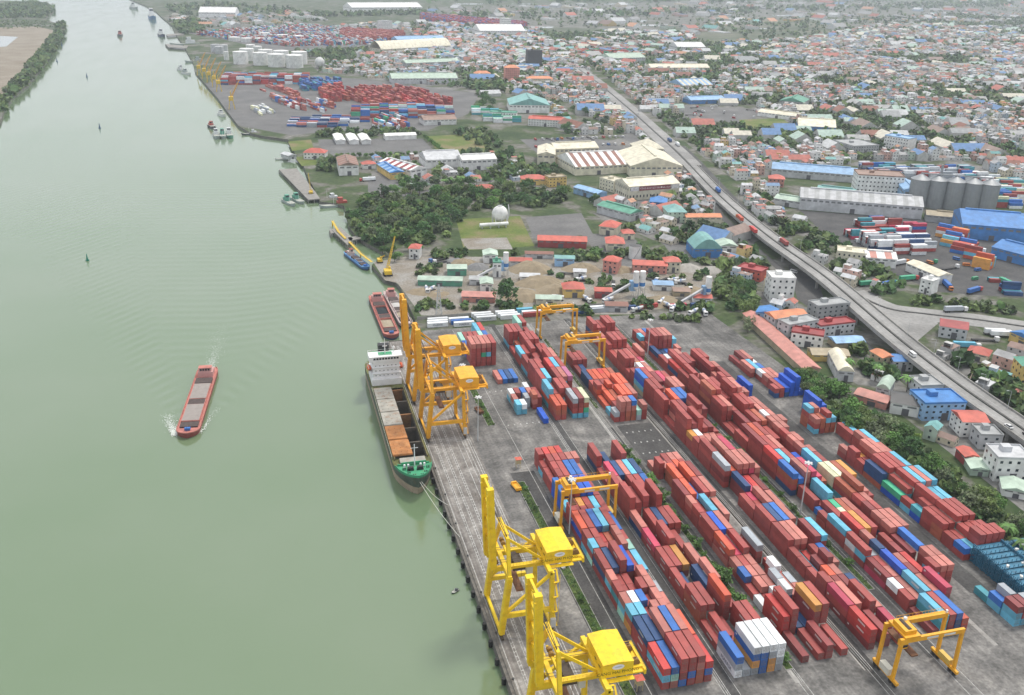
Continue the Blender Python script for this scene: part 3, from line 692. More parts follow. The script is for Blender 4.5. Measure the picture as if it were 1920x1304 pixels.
# --- moored cargo ship
ship = thing('cargo_ship', (51.0, 323.5, 0), 0, 'moored cargo ship with rusty hatch covers, open holds and white bridge at the quay', 'ship')
SL, SB, SZ = 128.0, 16.4, 4.2
black = mat('hull_black', (0.055,0.075,0.062), .6, .3, .4, dirt=.6, dirtcol=(0.16,0.10,0.06))
boot = mat('hull_tan', (0.34,0.27,0.20), .8, .2, .3, dirt=.5, dirtcol=(0.16,0.10,0.06))
greend = mat('deck_green', (0.04,0.30,0.15), .7, .2, .5, dirt=.5, dirtcol=(0.25,0.2,0.1))
mossd = mat('deck_moss', (0.10,0.11,0.035), .9, .35, .4, dirt=.6, dirtcol=(0.16,0.08,0.03))
shipw = mat('ship_white', (0.76,0.77,0.78), .5, .06, .4, dirt=.15, dirtcol=(0.4,0.3,0.2))
mb = MB(); st = hull(mb, SL, SB, SZ, WZ, 20, 6, 0, 1, 2.6, 1.0); mb.build('hull', [black, boot], ship)
mb = MB(); deck_strip(mb, st, 20.5, 92, None, 6.9); deck_strip(mb, st, 92, SL); deck_strip(mb, st, 16, 20.5, SZ)
mb.box(-6.9,6.9,20.5,21.6,SZ-.4,SZ+.02); mb.build('main_deck', mossd, ship)
mb = MB(); deck_strip(mb, st, 0, 15.5, None, 0, 0, .15); mb.box(-6.8,6.8,15.2,15.6,SZ-.2,SZ+1.0); mb.build('forecastle_deck', greend, ship)
mb = MB(); bulwark(mb, st, 0, 15.5, 1.1); mb.build('bulwark', mat('bulwark_green', (0.03,0.24,0.12), .6), ship)
hold = mat('hold_dark', (0.11,0.095,0.075), .85, .4, .3, dirt=.6, dirtcol=(0.17,0.09,0.045)); holdr = mat('hold_rust', (0.27,0.13,0.05), .85, .35, .5)
mb = MB()
for a, b in (((-6.9,20.5),(-6.9,91)),((6.9,91),(6.9,20.5))): mb.face([(a[0],a[1],SZ),(b[0],b[1],SZ),(b[0],b[1],-4),(a[0],a[1],-4)])
mb.box(-6.9,6.9,20.5,91,-4.2,-4.0); 
for x in (6.75,):
    for k in range(24): mb.box(x-.25,x,22+k*2.9,22.5+k*2.9,-4,SZ-.3)
mb.build('hold_lining', hold, ship)
for k, y in enumerate((21.6, 35.8, 49.4, 63.2, 77.0, 90.2)):
    mb = MB(); mb.box(-6.9,6.9,y-.5,y+.5,-4,SZ-.25); mb.build('bulkhead', holdr if k in (3, 5) else hold, ship)
for side in (-7.05, 7.05):
    mb = MB(); mb.box(side-.2,side+.2,20.5,91,SZ,SZ+1.25); mb.build('hatch_coaming', mat('coaming_moss', (0.17,0.15,0.06), .85, .35, .5, dirt=.5, dirtcol=(0.2,0.09,0.03)), ship)
hc_g = mat('hatch_grey', (0.33,0.32,0.28), .8, .2, .3, dirt=.75, dirtcol=(0.26,0.12,0.05), dscale=.35)
hc_r = mat('hatch_rust', (0.40,0.17,0.055), .85, .3, .25, dirt=.7, dirtcol=(0.46,0.28,0.13), dscale=.35)
for k, (y0, y1, m) in enumerate(((22.2,35.0,hc_r),(36.4,48.8,hc_r),(50.0,62.6,hc_g),(63.6,76.4,hc_g),(77.4,89.6,hc_g))):
    mb = MB(); mb.box(-7.6,.9,y0,y1,SZ+1.3,SZ+2.0)
    for q in range(3):
        for p in range(3): mb.box(-6.3+p*2.6,-6.0+p*2.6,y0+2+q*3.6,y0+2.3+q*3.6,SZ+2.0,SZ+2.2)
    mb.box(-7.6,.9,y0-.25,y0,SZ+1.2,SZ+1.75); mb.build('hatch_cover', m, ship)
mb = MB(); mb.box(-5.2,5.6,16.4,20.2,SZ+.1,SZ+1.2); mb.build('hatch_cover', hc_g, ship)
mb = MB(); mb.box(-5.2,5.4,14.6,14.9,SZ+.9,SZ+2.1); mb.build('breakwater', greend, ship)
mb = MB(); mb.tube((.4,14.2,SZ),(.4,14.2,SZ+10.5),.28,.16,8); mb.beam((-1.2,14.2,SZ+8.8),(2,14.2,SZ+8.8),.14); mb.build('foremast', shipw, ship)
for x in (-4.2,-2.6,2.6,4.2):
    mb = MB(); mb.tube((x,12.2,SZ+1.0),(x,12.2,SZ+2.2),.42,n=8); mb.dome((x,12.2,SZ+2.2),.5,.4,8,3); mb.build('vent', shipw, ship)
for x in (-2.0, 2.0):
    mb = MB(); mb.tube((x-1.2,9.8,SZ+2.0),(x+1.2,9.8,SZ+2.0),.75,n=10); mb.box(x-1.4,x+1.4,9.2,10.4,SZ+.8,SZ+1.5); mb.build('windlass', mat('machinery_black', (0.02,0.02,0.022), .6), ship)
for (x,y) in ((-3.5,6.8),(3.5,6.8),(-1.6,4.6),(1.6,4.6),(-5,10.5),(5,10.5)):
    mb = MB(); mb.tube((x,y,SZ+.9),(x,y,SZ+1.9),.25,n=8); mb.tube((x+.8,y,SZ+.9),(x+.8,y,SZ+1.9),.25,n=8); mb.build('bitts', MATS['machinery_black'], ship)
# bridge block
mb = MB(); mb.box(-7.4,7.4,96.4,112,SZ,SZ+3.2); mb.box(-6.6,6.6,98,110.5,SZ+3.2,SZ+12.2); mb.box(-7.3,7.3,97.2,111.2,SZ+6.0,SZ+6.15); mb.box(-7.1,7.1,97.5,110.8,SZ+9.1,SZ+9.25); sup = mb.build('superstructure', shipw, ship)
mb = MB(); mb.box(-8.3,8.3,97.6,104.5,SZ+12.2,SZ+15.0); br = mb.build('bridge', shipw, ship)
for k in range(9):
    mb = MB(); mb.box(-6.2+k*1.42,-5.1+k*1.42,97.54,97.58,SZ+13.4,SZ+14.4); mb.build('window', MATS['dark_glass'], br)
for r in range(3):
    for k in range(6):
        mb = MB(); mb.box(-5.4+k*2.0,-4.95+k*2.0,97.93,97.98,SZ+4.6+r*2.6,SZ+5.05+r*2.6); mb.build('window', MATS['dark_glass'], sup)
mb = MB(); mb.box(-3.4,3.4,99.4,103.6,SZ+15.0,SZ+15.06); mb.build('bridge_roof', greend, br)
mb = MB()
for x in (-8.2,8.2): mb.beam((x,97.7,SZ+15.0),(x,97.7,SZ+16.1),.08); mb.beam((x,104.3,SZ+15.0),(x,104.3,SZ+16.1),.08); mb.beam((x,97.7,SZ+16.1),(x,104.3,SZ+16.1),.08)
mb.beam((-8.2,97.7,SZ+16.1),(8.2,97.7,SZ+16.1),.08); mb.beam((-8.2,104.3,SZ+16.1),(8.2,104.3,SZ+16.1),.08); mb.build('roof_railing', shipw, br)
mb = MB(); mb.tube((0,101.5,SZ+15),(0,101.5,SZ+23),.3,.15,8); mb.beam((-2.2,101.5,SZ+21),(2.2,101.5,SZ+21),.15); mb.beam((-1.2,101.5,SZ+19),(1.2,101.5,SZ+19),.3); mb.build('radar_mast', shipw, ship)
mb = MB(); mb.tube((4.6,103,SZ+15),(4.6,103,SZ+17),.12,n=6); mb.dome((4.6,103,SZ+17),.7,1.2,10,4); mb.build('satellite_dome', shipw, ship)
mb = MB(); mb.box(-2.6,2.6,106,110,SZ+12,SZ+17.5); mb.build('funnel', MATS['machinery_black'], ship)
mb = MB(); mb.box(-5.5,5.5,104.5,111.5,SZ+12.2,SZ+12.3); mb.build('aft_deck', greend, ship)
for s in (-1, 1):
    mb = MB(); n = 10
    for i in range(6):
        t0, t1 = i/6, (i+1)/6; f = lambda t: max(.15, sin(pi*t))**.5
        mb.tube((s*8.0,99.5+6*t0,SZ+7.5),(s*8.0,99.5+6*t1,SZ+7.5),1.25*f(t0),1.25*f(t1),8,cap=False)
    mb.build('lifeboat', mat('lifeboat_orange', (0.62,0.12,0.04), .5), ship)
    mb = MB()
    for y in (100.4, 104.6): mb.beam((s*6.6,y,SZ+5.8),(s*8.4,y,SZ+6.4),.25); mb.beam((s*8.4,y,SZ+6.4),(s*8.7,y,SZ+9.6),.25); mb.beam((s*6.6,y,SZ+3.4),(s*8.4,y,SZ+6.2),.2)
    mb.build('davit', shipw, ship)
mb = MB()
for s in (-1, 1):
    for k in range(30): mb.beam((s*8.0,22+k*2.45,SZ),(s*8.0,22+k*2.45,SZ+1.1),.07)
    mb.beam((s*8.0,22,SZ+1.1),(s*8.0,93,SZ+1.1),.08); mb.beam((s*8.0,22,SZ+.6),(s*8.0,93,SZ+.6),.06)
mb.build('railing', mat('rail_white', (.55,.57,.5), .6), ship)
for k, (a, b) in enumerate((((51.3,324.0,4.6),(60.4,288.0,.6)),((52.0,324.2,4.6),(60.3,311.0,.5)),((55,451,4.2),(60.3,470,.5)))):
    mb = MB(); A_ = Vector(a); B_ = Vector(b)
    pts = [A_.lerp(B_, i/8)-Vector((0,0,1.3*sin(pi*i/8))) for i in range(9)]
    for p, q in zip(pts, pts[1:]): mb.tube(p, q, .085, n=5, cap=False)
    o = mb.build('mooring_rope', mat('rope_white', (.62,.62,.55), .8))
    tag(o, ('long pale mooring rope from the ship bow to the quay', 'short pale mooring rope from the ship bow to the quay', 'pale mooring rope from the ship stern to the quay')[k], 'rope')
# --- river barges
sandload = mat('barge_sand', (0.33,0.28,0.20), .95, .15, .5); lidgrey = mat('barge_cover', (0.27,0.24,0.22), .85, .12, .4)
pinkred = mat('barge_red', (0.25,0.055,0.048), .65, .15, .5, dirt=.4, dirtcol=(0.22,0.14,0.12)); pinkdeck = mat('barge_deck', (0.46,0.17,0.14), .8, .2, .5, dirt=.4)
navyh = mat('hull_navy', (0.02,0.04,0.10), .55, .2, .4)
def river_barge(loc, rz, L, B, label, zd, side, bootm, deckm, cargo, lid=False, housem=None):
    t = thing('river_barge', (loc[0], loc[1], WZ), rz, label, 'barge')
    mb = MB(); s2 = hull(mb, L, B, zd, 0, 6.5, 5, 0, 1, .9, zd*.45, .85); mb.build('hull', [side, bootm], t)
    mb = MB(); deck_strip(mb, s2, 0, 13, None); deck_strip(mb, s2, 13, L-22, None, B/2-1.15); deck_strip(mb, s2, L-22, L); mb.build('deck', deckm, t)
    mb = MB(); bulwark(mb, s2, 0, L, .5); mb.build('bulwark', deckm, t)
    a, b = 13.0, L-22.0; hw = B/2-1.15
    mb = MB()
    for s in (-1,1): mb.box(s*hw-.12,s*hw+.12,a,b,zd-.2,zd+1.0)
    for y in (a, (a+b)/2-3.2, (a+b)/2+3.2, b): mb.box(-hw,hw,y-.12,y+.12,zd-.2,zd+1.0)
    mb.build('hold_coaming', deckm, t)
    for k, (y0, y1) in enumerate(((a+.15,(a+b)/2-3.35),((a+b)/2+3.35,b-.15))):
        mb = MB()
        if lid: mb.box(-hw+.15,hw-.15,y0,y1,zd+.6,zd+1.1)
        else:
            nn = 6
            for i in range(nn):
                for j in range(4):
                    hh = lambda p,q: zd-.3+1.1*max(0,sin(pi*p/nn))*sin(pi*(q+.3)/4.6)
                    x = lambda q: -hw+.15+(2*hw-.3)*q/4; yy = lambda p: y0+(y1-y0)*p/nn
                    mb.face([(x(j),yy(i),hh(i,j)),(x(j+1),yy(i),hh(i,j+1)),(x(j+1),yy(i+1),hh(i+1,j+1)),(x(j),yy(i+1),hh(i+1,j))])
        mb.build('cargo', lidgrey if lid else cargo[k], t)
    mb = MB(); mb.box(-hw,hw,a-5.4,a-.5,zd,zd+.7); mb.box(-hw+.1,hw-.1,(a+b)/2-2.9,(a+b)/2+2.9,zd-.3,zd+.9); mb.box(-hw,hw,b+.6,b+7.0,zd,zd+1.1); mb.build('deck_gear', mat('gear_dark', (0.07,0.05,0.045), .85, .4, 1.2), t)
    hm = housem or mat('wheelhouse_pink', (0.50,0.28,0.26), .7)
    mb = MB(); mb.box(-B/2+1.5,B/2-1.5,L-12,L-5,zd,zd+2.6); mb.box(-B/2+2.2,B/2-2.2,L-11.4,L-8.4,zd+2.6,zd+4.8); wh = mb.build('wheelhouse', hm, t)
    mb = MB(); mb.box(-B/2+1.9,B/2-1.9,L-11.7,L-8.1,zd+4.8,zd+4.95); mb.build('roof', pinkdeck if housem is None else pinkred, wh)
    for k in range(4):
        mb = MB(); wd = (B-5.2)/4; mb.box(-B/2+2.6+k*wd,-B/2+2.6+k*wd+wd*.75,L-11.45,L-11.41,zd+3.3,zd+4.4); mb.build('window', MATS['dark_glass'], wh)
    mb = MB(); mb.box(-1.3,1.3,4.0,5.6,zd+.5,zd+1.5); mb.tube((0,3,zd+.6),(0,3,zd+2.6),.12,n=6); mb.build('anchor_winch', mat('tarp_blue', (0.02,0.12,0.38), .6), t)
    mb = MB(); mb.tube((0,L-4,zd),(0,L-4,zd+2.2),.5,n=8); mb.box(-1.8,1.8,L-3.2,L-.8,zd+.1,zd+.9); mb.build('stern_gear', pinkred, t)
    return t
hd = atan2(-(-42.5--37.5), 398-468)  # heading of the moving barge
river_barge((-43.8,396.5), radians(-5.5), 76, 10.4, 'red barge with grey hold covers sailing with a wake', 2.0, pinkred, pinkred, pinkdeck, (sandload,sandload), True)
river_barge((64.2,494), radians(1.0), 72, 9.4, 'red sand barge with navy bow moored beyond the ship', 2.6, pinkred, navyh, pinkdeck, (sandload, mat('hold_black', (0.012,0.02,0.024), .9)), False)
river_barge((75.2,509), radians(2.5), 64, 8.2, 'pale barge with grey sand load moored against the bank', 2.6, mat('barge_pale', (.42,.32,.31), .7, .2, .4), navyh, mat('barge_pale_deck', (.48,.40,.38), .8, .2), (sandload, mat('grey_load', (.45,.44,.42), .9)), False)
bx, by = G(690,503,-1); river_barge((bx,by), radians(14), 44, 6.6, 'blue river barge moored beneath the yellow crawler crane', 1.8, mat('barge_blue', (0.04,0.13,0.32), .6, .15, .5), navyh, mat('barge_blue_deck', (0.12,0.27,0.50), .75, .15, .5), (lidgrey,lidgrey), True, mat('wheelhouse_white', (.5,.38,.34), .6))
# foam of the moving barge: broken water, thin clumps on the surface
foam = mat('foam', (0.60,0.65,0.60), .9, .1)
mb = MB(); random.seed(5)
def foam_blob(x, y, r):
    n = 6; a0 = random.random()*6
    mb.face([(x+r*random.uniform(.5,1)*cos(a0+2*pi*i/n), y+r*1.7*random.uniform(.5,1)*sin(a0+2*pi*i/n), WZ+.26+random.random()*.06) for i in range(n)])
for k in range(900):
    t = random.random()**1.5; s = -1
    foam_blob(-49.2-5.0*t+random.gauss(0,.7+1.2*t), 402+22*t+random.gauss(0,1), random.uniform(.06,.34)*(1-.5*t))
for k in range(240):
    t = random.random()**1.4
    foam_blob(-37.8+7.5*t+random.gauss(0,.35+.6*t), 402+26*t+random.gauss(0,1), random.uniform(.06,.3)*(1-.5*t))
for k in range(1300):
    t = random.random()**1.3
    foam_blob(-36.0+5*t+random.gauss(0,1.0+2.4*t), 473+66*t, random.uniform(.05,.24)*(1-.6*t))
tag(mb.build('wake_foam', foam), 'white foam of the wake around the sailing barge', 'foam', kind='stuff')
# small boats, buoys
def small_boat(px, L, B, label, hm, cm, rz=None, z=1.3):
    x, y = G(px[0], px[1], WZ)
    t = thing('boat', (x, y, WZ), rz if rz is not None else 0, label, 'boat')
    mb = MB(); s2 = hull(mb, L, B, z, 0, L*.3, L*.12, 0, 0, L*.04, z*.5, .8); mb.build('hull', hm, t)
    mb = MB(); deck_strip(mb, s2, 0, L, None, 0, 0, -.15); mb.build('deck', mat('boat_deck', (.36,.37,.33), .8, .25, .5), t)
    mb = MB(); mb.box(-B*.33,B*.33,L*.55,L*.84,z-.2,z+L*.10); mb.box(-B*.28,B*.28,L*.58,L*.72,z+L*.10,z+L*.2); c = mb.build('cabin', cm, t)
    mb = MB(); mb.box(-B*.26,B*.26,L*.575,L*.579,z+L*.13,z+L*.18); mb.build('window', MATS['dark_glass'], c)
    mb = MB(); mb.tube((0,L*.45,z),(0,L*.45,z+L*.35),.12,.06,6); mb.build('mast', shipw, t)
    return t
bw = mat('boat_white', (.6,.62,.62), .5); bgr = mat('boat_green', (.10,.30,.22), .6); bgy = mat('boat_grey', (.32,.37,.36), .6); brd = mat('boat_red', (.40,.08,.06), .6); bdk = mat('boat_dark', (.07,.08,.09), .6)
small_boat((553,388),26,6,'pale grey patrol boat at the end of the concrete pier, outer one',bgy,bgr,.35,2)
small_boat((570,384),26,6,'pale grey patrol boat at the end of the concrete pier, inner one',bgy,bgr,.35,2)
small_boat((598,391),30,6.5,'red and white tug lying across the inlet',bgy,brd,-1.35,2)
small_boat((592,380),24,6,'dark tug with a white cabin in the inlet',bdk,bw,-1.3,2)
small_boat((515,300),16,4,'white speedboat beside the small landing shed',bw,bw,-1.45,1.2)
small_boat((408,262),32,7,'grey vessel moored off the far pier, leftmost of three',bgy,bw,.1,3)
small_boat((420,262),32,7,'grey vessel moored off the far pier, middle of three',bgy,bgr,.1,3)
small_boat((433,261),34,7.5,'teal vessel moored off the far pier, rightmost of three',bgr,bw,.1,3)
small_boat((403,243),24,7,'dark tug moored beside the far pier',bdk,brd,.3,3)
small_boat((421,220),24,7,'white boat at the far quay corner',bw,bw,.3,3)
small_boat((452,254),22,5,'small dark boat by the stone shore',bdk,bw,-1.4,2)
small_boat((223,69),40,11,'distant dark vessel in midstream',bdk,brd,0,4)
small_boat((306,70),60,14,'dark blue coaster moored near the wooded point',navyh,bw,.2,5)
small_boat((348,134),30,8,'white vessel at the bend of the far quay',bw,bw,.5,3)
small_boat((357,141),30,8,'second white vessel at the bend of the far quay',bw,bgy,.5,3)
small_boat((346,118),40,8,'grey vessel at a jetty below the tanks',bgy,bgy,-1.2,3)
small_boat((318,86),70,12,'long grey vessel at the upper jetty',bgy,bw,-1.2,4)
small_boat((288,38),110,20,'blue and white cargo ship moored far upriver',mat('far_blue_hull',(.05,.16,.34),.6),shipw,.15,9)
small_boat((258,18),80,14,'far grey ship at the shipyard quay',bgy,bw,.4,6)
small_boat((847,1114),3.2,1.4,'tiny dark rowing boat on the green water near the quay',bdk,bdk,-1.0,.5)
def buoy(px, h, label, m):
    x, y = G(px[0], px[1], WZ); t = thing('buoy', (x,y,WZ), 0, label, 'buoy')
    mb = MB(); mb.tube((0,0,-.2),(0,0,.7),h*.28,h*.28,12); mb.build('float', m, t)
    mb = MB(); mb.tube((0,0,.7),(0,0,h),h*.17,h*.05,8); mb.dome((0,0,h),h*.09,h*.1,8,3); mb.build('tower', m, t)
gb = mat('buoy_green', (.02,.20,.13), .6); db = mat('buoy_blue', (.03,.09,.20), .6)
buoy((164,489),4.5,'green navigation buoy on the open water at left',gb); buoy((187,241),5.5,'dark navigation buoy in midstream, beyond the green one',db)
buoy((163,145),6,'small far buoy in the upper river, middle',db); buoy((107,116),6,'small far buoy near the left bank',db); buoy((116,86),7,'thin far beacon off the left bank point',db)
# ------------------------------------------------------------------ containers
COLS = {'r':('brick red',(0.325,0.058,0.050)),'k':('maroon',(0.235,0.042,0.042)),'s':('faded salmon',(0.45,0.155,0.125)),'R':('bright red',(0.47,0.045,0.040)),
 'o':('rust orange',(0.38,0.10,0.055)),'O':('orange',(0.56,0.095,0.045)),'y':('tan orange',(0.58,0.27,0.06)),'b':('blue',(0.025,0.13,0.42)),'B':('royal blue',(0.012,0.09,0.50)),
 'n':('navy blue',(0.018,0.062,0.17)),'c':('sky blue',(0.12,0.42,0.58)),'m':('mint green',(0.34,0.62,0.52)),'t':('teal',(0.05,0.28,0.34)),'g':('grey',(0.33,0.36,0.39)),
 'w':('white',(0.70,0.72,0.73)),'p':('crimson pink',(0.48,0.05,0.10)),'G':('green',(0.05,0.36,0.20)),'l':('cream',(0.62,0.62,0.42)),'P':('mauve',(0.42,0.13,0.24))}
CM = {k: mat('container_'+v[0].replace(' ','_'), v[1], .55, .14, .35, dirt=.6, dirtcol=tuple(.40*c+.05 for c in v[1]), dscale=.7, rnd=.2) for k, v in COLS.items()}
def tone(base, f): return tuple(min(.9, c*f) for c in base)
doorm = mat('lock_rod_steel', (0.22,0.19,0.17), .6, .2)
HT = 2.62
def cont_mesh(L):
    """container body: recessed side panels between frame rails and corner posts, shallow roof"""
    mb = MB(); W = 2.44; r = .05
    mb.box(r, W-r, r, L-r, 0.02, HT-.05)
    for x in (0, W-.14):
        for y in (0, L-.16): mb.box(x, x+.14, y, y+.16, 0, HT)
    for x in (0, W-.11): mb.box(x, x+.11, .16, L-.16, HT-.13, HT-.003); mb.box(x, x+.11, .16, L-.16, 0, .15)
    for y in (0, L-.11): mb.box(.14, W-.14, y, y+.11, HT-.13, HT-.003); mb.box(.14, W-.14, y, y+.11, 0, .15)
    return mb
def rods_mesh():
    mb = MB()
    for x in (.45, .95, 1.5, 2.0): mb.box(x-.04, x+.04, -.035, .0, .18, HT-.18)
    for x in (.6, 1.75): mb.box(x-.25, x+.25, -.045, -.036, 1.0, 1.12)
    mb.box(1.20,1.24,-.02,.0,.16,HT-.16)
    return mb.mesh('door_rods', doorm)
RODS = rods_mesh(); CMESH = {}
for L in (12.19, 6.06):
    for k in COLS: CMESH[(k, L)] = cont_mesh(L).mesh('container', CM[k])
def marks_mesh():
    """row of small pale blocks: the unreadable line name on a container side"""
    mb = MB(); random.seed(3)
    y = 6.4
    for i in range(7):
        h = .62; mb.box(-.018, -.001, y, y+.40, 1.25, 1.25+h); y -= .55
    return mb.mesh('side_marking', mat('marking_white', (.62,.62,.6), .6))
MARK = marks_mesh(); MARK2 = MB(); MARK2.box(-.018,-.001,10.6,11.4,1.5,2.1); MARK2 = MARK2.mesh('side_marking', MATS['marking_white'])
STACK = []    # (x, y, z, L, colour, block, row, bay, tier)
OCC = set()
def put_stack(x, y, L, code, blk, row, bay, z0=.13):
    for i, c in enumerate(code):
        if c in '-. ': continue
        STACK.append((x+random.uniform(-.05,.05), y+random.uniform(-.06,.06), z0+i*HT, L, c, blk, row, bay, i+1))
def block(x0, y0, rows, blk, pitch=2.78, bay=12.62):
    for b, line in enumerate(rows):
        for r, tok in enumerate(line.split()):
            if tok == '-': continue
            if '/' in tok:
                f, bk = tok.split('/')
                if f != '-': put_stack(x0+r*pitch, y0+b*bay, 6.06, f, blk, r+1, b+1)
                if bk != '-': put_stack(x0+r*pitch, y0+b*bay+6.2, 6.06, bk, blk, r+1, b+1)
            else: put_stack(x0+r*pitch, y0+b*bay, 12.19, tok, blk, r+1, b+1)
def rnd_rows(n, nr, hm, seed, pal='rrrrrrrrrkkssoRbncgtr', p20=.3, gap=.1):
    rg = random.Random(seed); out = []
    for b in range(n):
        toks = []; is20 = rg.random() < p20; h0 = max(1, min(5, hm+rg.choice((-1,0,0,1))))
        for r in range(nr):
            def st():
                h = max(0, min(5, h0+rg.choice((-2,-1,0,0,0,0,1)))) if rg.random() > gap else rg.choice((0,1,1))
                base = rg.choice(pal); return ''.join(base if rg.random() < .55 else rg.choice(pal) for _ in range(h)) or '-'
            toks.append(st()+'/'+st() if is20 else st())
        out.append(' '.join(toks))
    return out
random.seed(11)
block(103.2, 197.0, [
 'rcR smb brrr rbrr oosr rbR', 'rrn rrn rrrs rrrb rrrs rrO', 'yoc/mcs rcc/rrw rr/rrb rrs/rr rrs/rrs rs/rs', 'rtr/rcs rr/rr rr/rr mrr/- ros/rrs rg/-',
 'rnr mgn rrrr rrB rr rc', 'mrc/crr rrr/rrr rr/rR rr/ro rrs/rrs rm/rr', 'rBO rrr rBb rBc rrr rb', 'rrr/rc rr/rr rr/ry rr/rr rc rr',
 'BBb rrr rrr nnB nnB rr', 'rr/rr rrr/rrr rrr rrb rrb rs', 'cr/rrr rrr/rrR rrr/rrO rrr/rrR rrs/- rrs/-'], 'near quayside block')
block(127.0, 196.4, [
 'wgb g gybw bbbw yygw ggww', 'r rr r - rrr rrr', 'oor rrr - rrrO rr -', 'rr n - nn nns -', 'rr rr ry - rs -', 'rp - rrr - r -',
 'ns - rr rn rr rr', 'rrrr rrr rrrr - rrrr -', 'rrr rs - rr rr nb', 'r rp pn rs cc nn', 'nrr - n - krr -'], 'near second block')
block(150.8, 197.5, [
 'k - r rk - r', 'RRR rrrr n n rrky rrrr', 'w/r r/rs rw/rs rnw/rsg rs/rs rs/rg', 'rb/rs rs/rr rs/rs - rrw/- r', 'srO rp rrr - rrg -', 'rrr rrB rrs - - -',
 'rrr/rrs rr/rr bbc - rs -', 'rrk rrO bb rrr nrs -', '- ooO - rrO rrk -', 'rrr/s rs/c rr/rr rO/ss rr/ss -'], 'near third block')
block(174.8, 198.0, [
 'kRR - kk - rp -', 'krp krs - rrr rs -', 'rkr/rr rs/c rr/cO rk/rs nn/- -', 'rr/rr c/t kk/R rkk/rr rs/rb -', 'rrr rrs rrs - rrk rrc', 'rkr knn knb rrs - -', 'rr/rr rr/rp rrs rk rs -',
 '- kkn rp kR rk -', 'rkrg rrO trrs rrks rkps rrs', 'rrrr rks rrss rrsp rrp -', 'rrr/rry rrs/rrw rrs/ss rrs/rs rrr/rs rs/r'] + rnd_rows(2, 6, 4, 5, 'rrrrrkks', .2) + [
 'rrrr rrr rrrO rrbb rrbb rc', 'rrrr rrrr kn ss rrrs rrrs', 'lcBb rrrr rrr rkk rrp rrr', 'rrr/rr rrr/rr rrp/rrw rrs/rrs rs/rs rr/r', 'rrrr rrrr rg/- sy/ps rw/rp -'] + rnd_rows(1, 6, 3, 6, 'rrrrkspr') + [
 'rrr rrrr rrrr rrrr rr -', 'rs/rr rr/rs - rO/rr - -', 'rnrr rrr rrr rrrr rrrr rr'], 'middle block')
block(199.2, 198.5, [
 'k ctc krr nnb rO -', 'rr/rw rs/rs rkc rk/rr bs/rs kkp', 'pk ks/rr knB rr rk/rs rR', 'rcr/swr rg/rr ckn/rrs rg/ry - kk/rr', 'rrc k rrR ryy rrr -', 'rr/- b rr ll/GG lo Rs', '- rr r ccc r -', 'nrob tcb krss rksp pRp Oo',
 'krrR rrR rrc rrr kR BB', 'rrrk rrO rrr rrs yp -', 'rr nkk rrO krr rs rr'] + rnd_rows(3, 6, 4, 15, 'rrrrrrkkso', .15) + [
 'rrrr rrr rrrs ky rrr rk', 'krr rrrr rrr B - r', 'rnR rrrr rrrk BB r -', 'rr/rr rk/gw rrr rrs rB rr', 'rn - n rr/b rrs/k -', 'rr/o rrrr krrr krrs krrs ccc/ccc'] + ['rc/rr rr/rs rO/rb r/rs rr/s -'], 'long inland block')
# 20-foot stacks and long boxes on the inner edge of the last lane
block(217.2, 222, ['bcr/- rrs/rrs rrs/rrs -', 'rk wwb - -', 'nrs/nrs rrs/rrs rrs/rrs -', 'kkk/kkr rrr/rrs rr/rr -', 'tro rroo rrs rr', 'Gll Gll rro ooy', 'ccc cc rr B', 'rrs/rrs rr/rrs rs/- -', 'rrr/rrs rc/rrs rs/- -', 'kss/ccw rrs/rrs rrs/rs -', 'rrs/oss rrs/rrs cr/rc -', 'bb/rrs rs/rrs rs/- -', 'rrr n BB BBB', 'rrr/rs nrr rs/rs -', 'kkr rrs/rs cs/rs -', 'rrr rrr - -'], 'inner short row')
block(238.5, 232, ['rb/rr rc/rr rrrr/rrr rrrr/rrr rrrr/rrr rrrr/rrr', 'oor/rrr rrr/rrr rrrr rrrr rrrr rr', 'Bt/cr ycr/w rrrr Oyr rrc rrc', 'BG rtr rrrr rrrc rrrs rrrc', 'onn rrrr rrrr rrrr rrrc rrc', 'rr/rrr rr/ry rrrs/rrrs rrrs rrs rrs', 'rs/- - - - rrs rrc', '- - - - rr cc', 'crs/oorc roo/ooss oocr/rss ooc/rc - -', '- - - BBBB BBB B'], 'tree side block')
block(240.0, 372, ['nr/- rr nB BBB BBBB B', '- rs/rw rs/rs rs/rs - -', 'rs rc rb/y - - -', 'k rk rs w/r - -'], 'far corner group')
# far group, beyond the cross lane
block(124.6, 372.5, [
 'roO roO - crrg crrk cGol', 'tOcc rrr rcrr rrrr - -', 'rrrr rrrc - rrrr rrcs rrrP', 'rrrr rrrr rr rrrR rrrc rrrr', 'crr - rrr - rrrr rrrs', 'rrc rrr rrrr rr/- rrr rrr', 'r rr/ro rrrr rrrr rrrr rr', 'crrr rrrr rrrr rr rrr c', '- - - mmmm rrrr -'], 'far second block')
block(98.8, 441.5, ['rrrrs rrrrs rrGrs rrcrs rrrrr -', 'BBb/BB rrrr rrrr cmmm rrrb -', 'mm rr - cccc rrrR -'], 'far quayside block')
block(107.5, 417.5, ['s b n b'], 'loose crane row')
for x, y, cd in ((108,382,'cc'),(110.6,382,'cw'),(108,388.5,'gs'),(108,395,'cw'),(111,395,'rr'),(114,388.5,'gg'),(114,395,'cb'),(117,386,'rso'),(117,394,'rs'),(119.8,394,'rr'),(119.8,388,'rr'),(117,400.5,'cw')):
    put_stack(x, y, 6.06, cd, 'loose short group', int((x-105)/2.7), int((y-376)/6.3))
put_stack(118, 370.5, 12.19, 'B', 'cross lane spot', 1, 1)
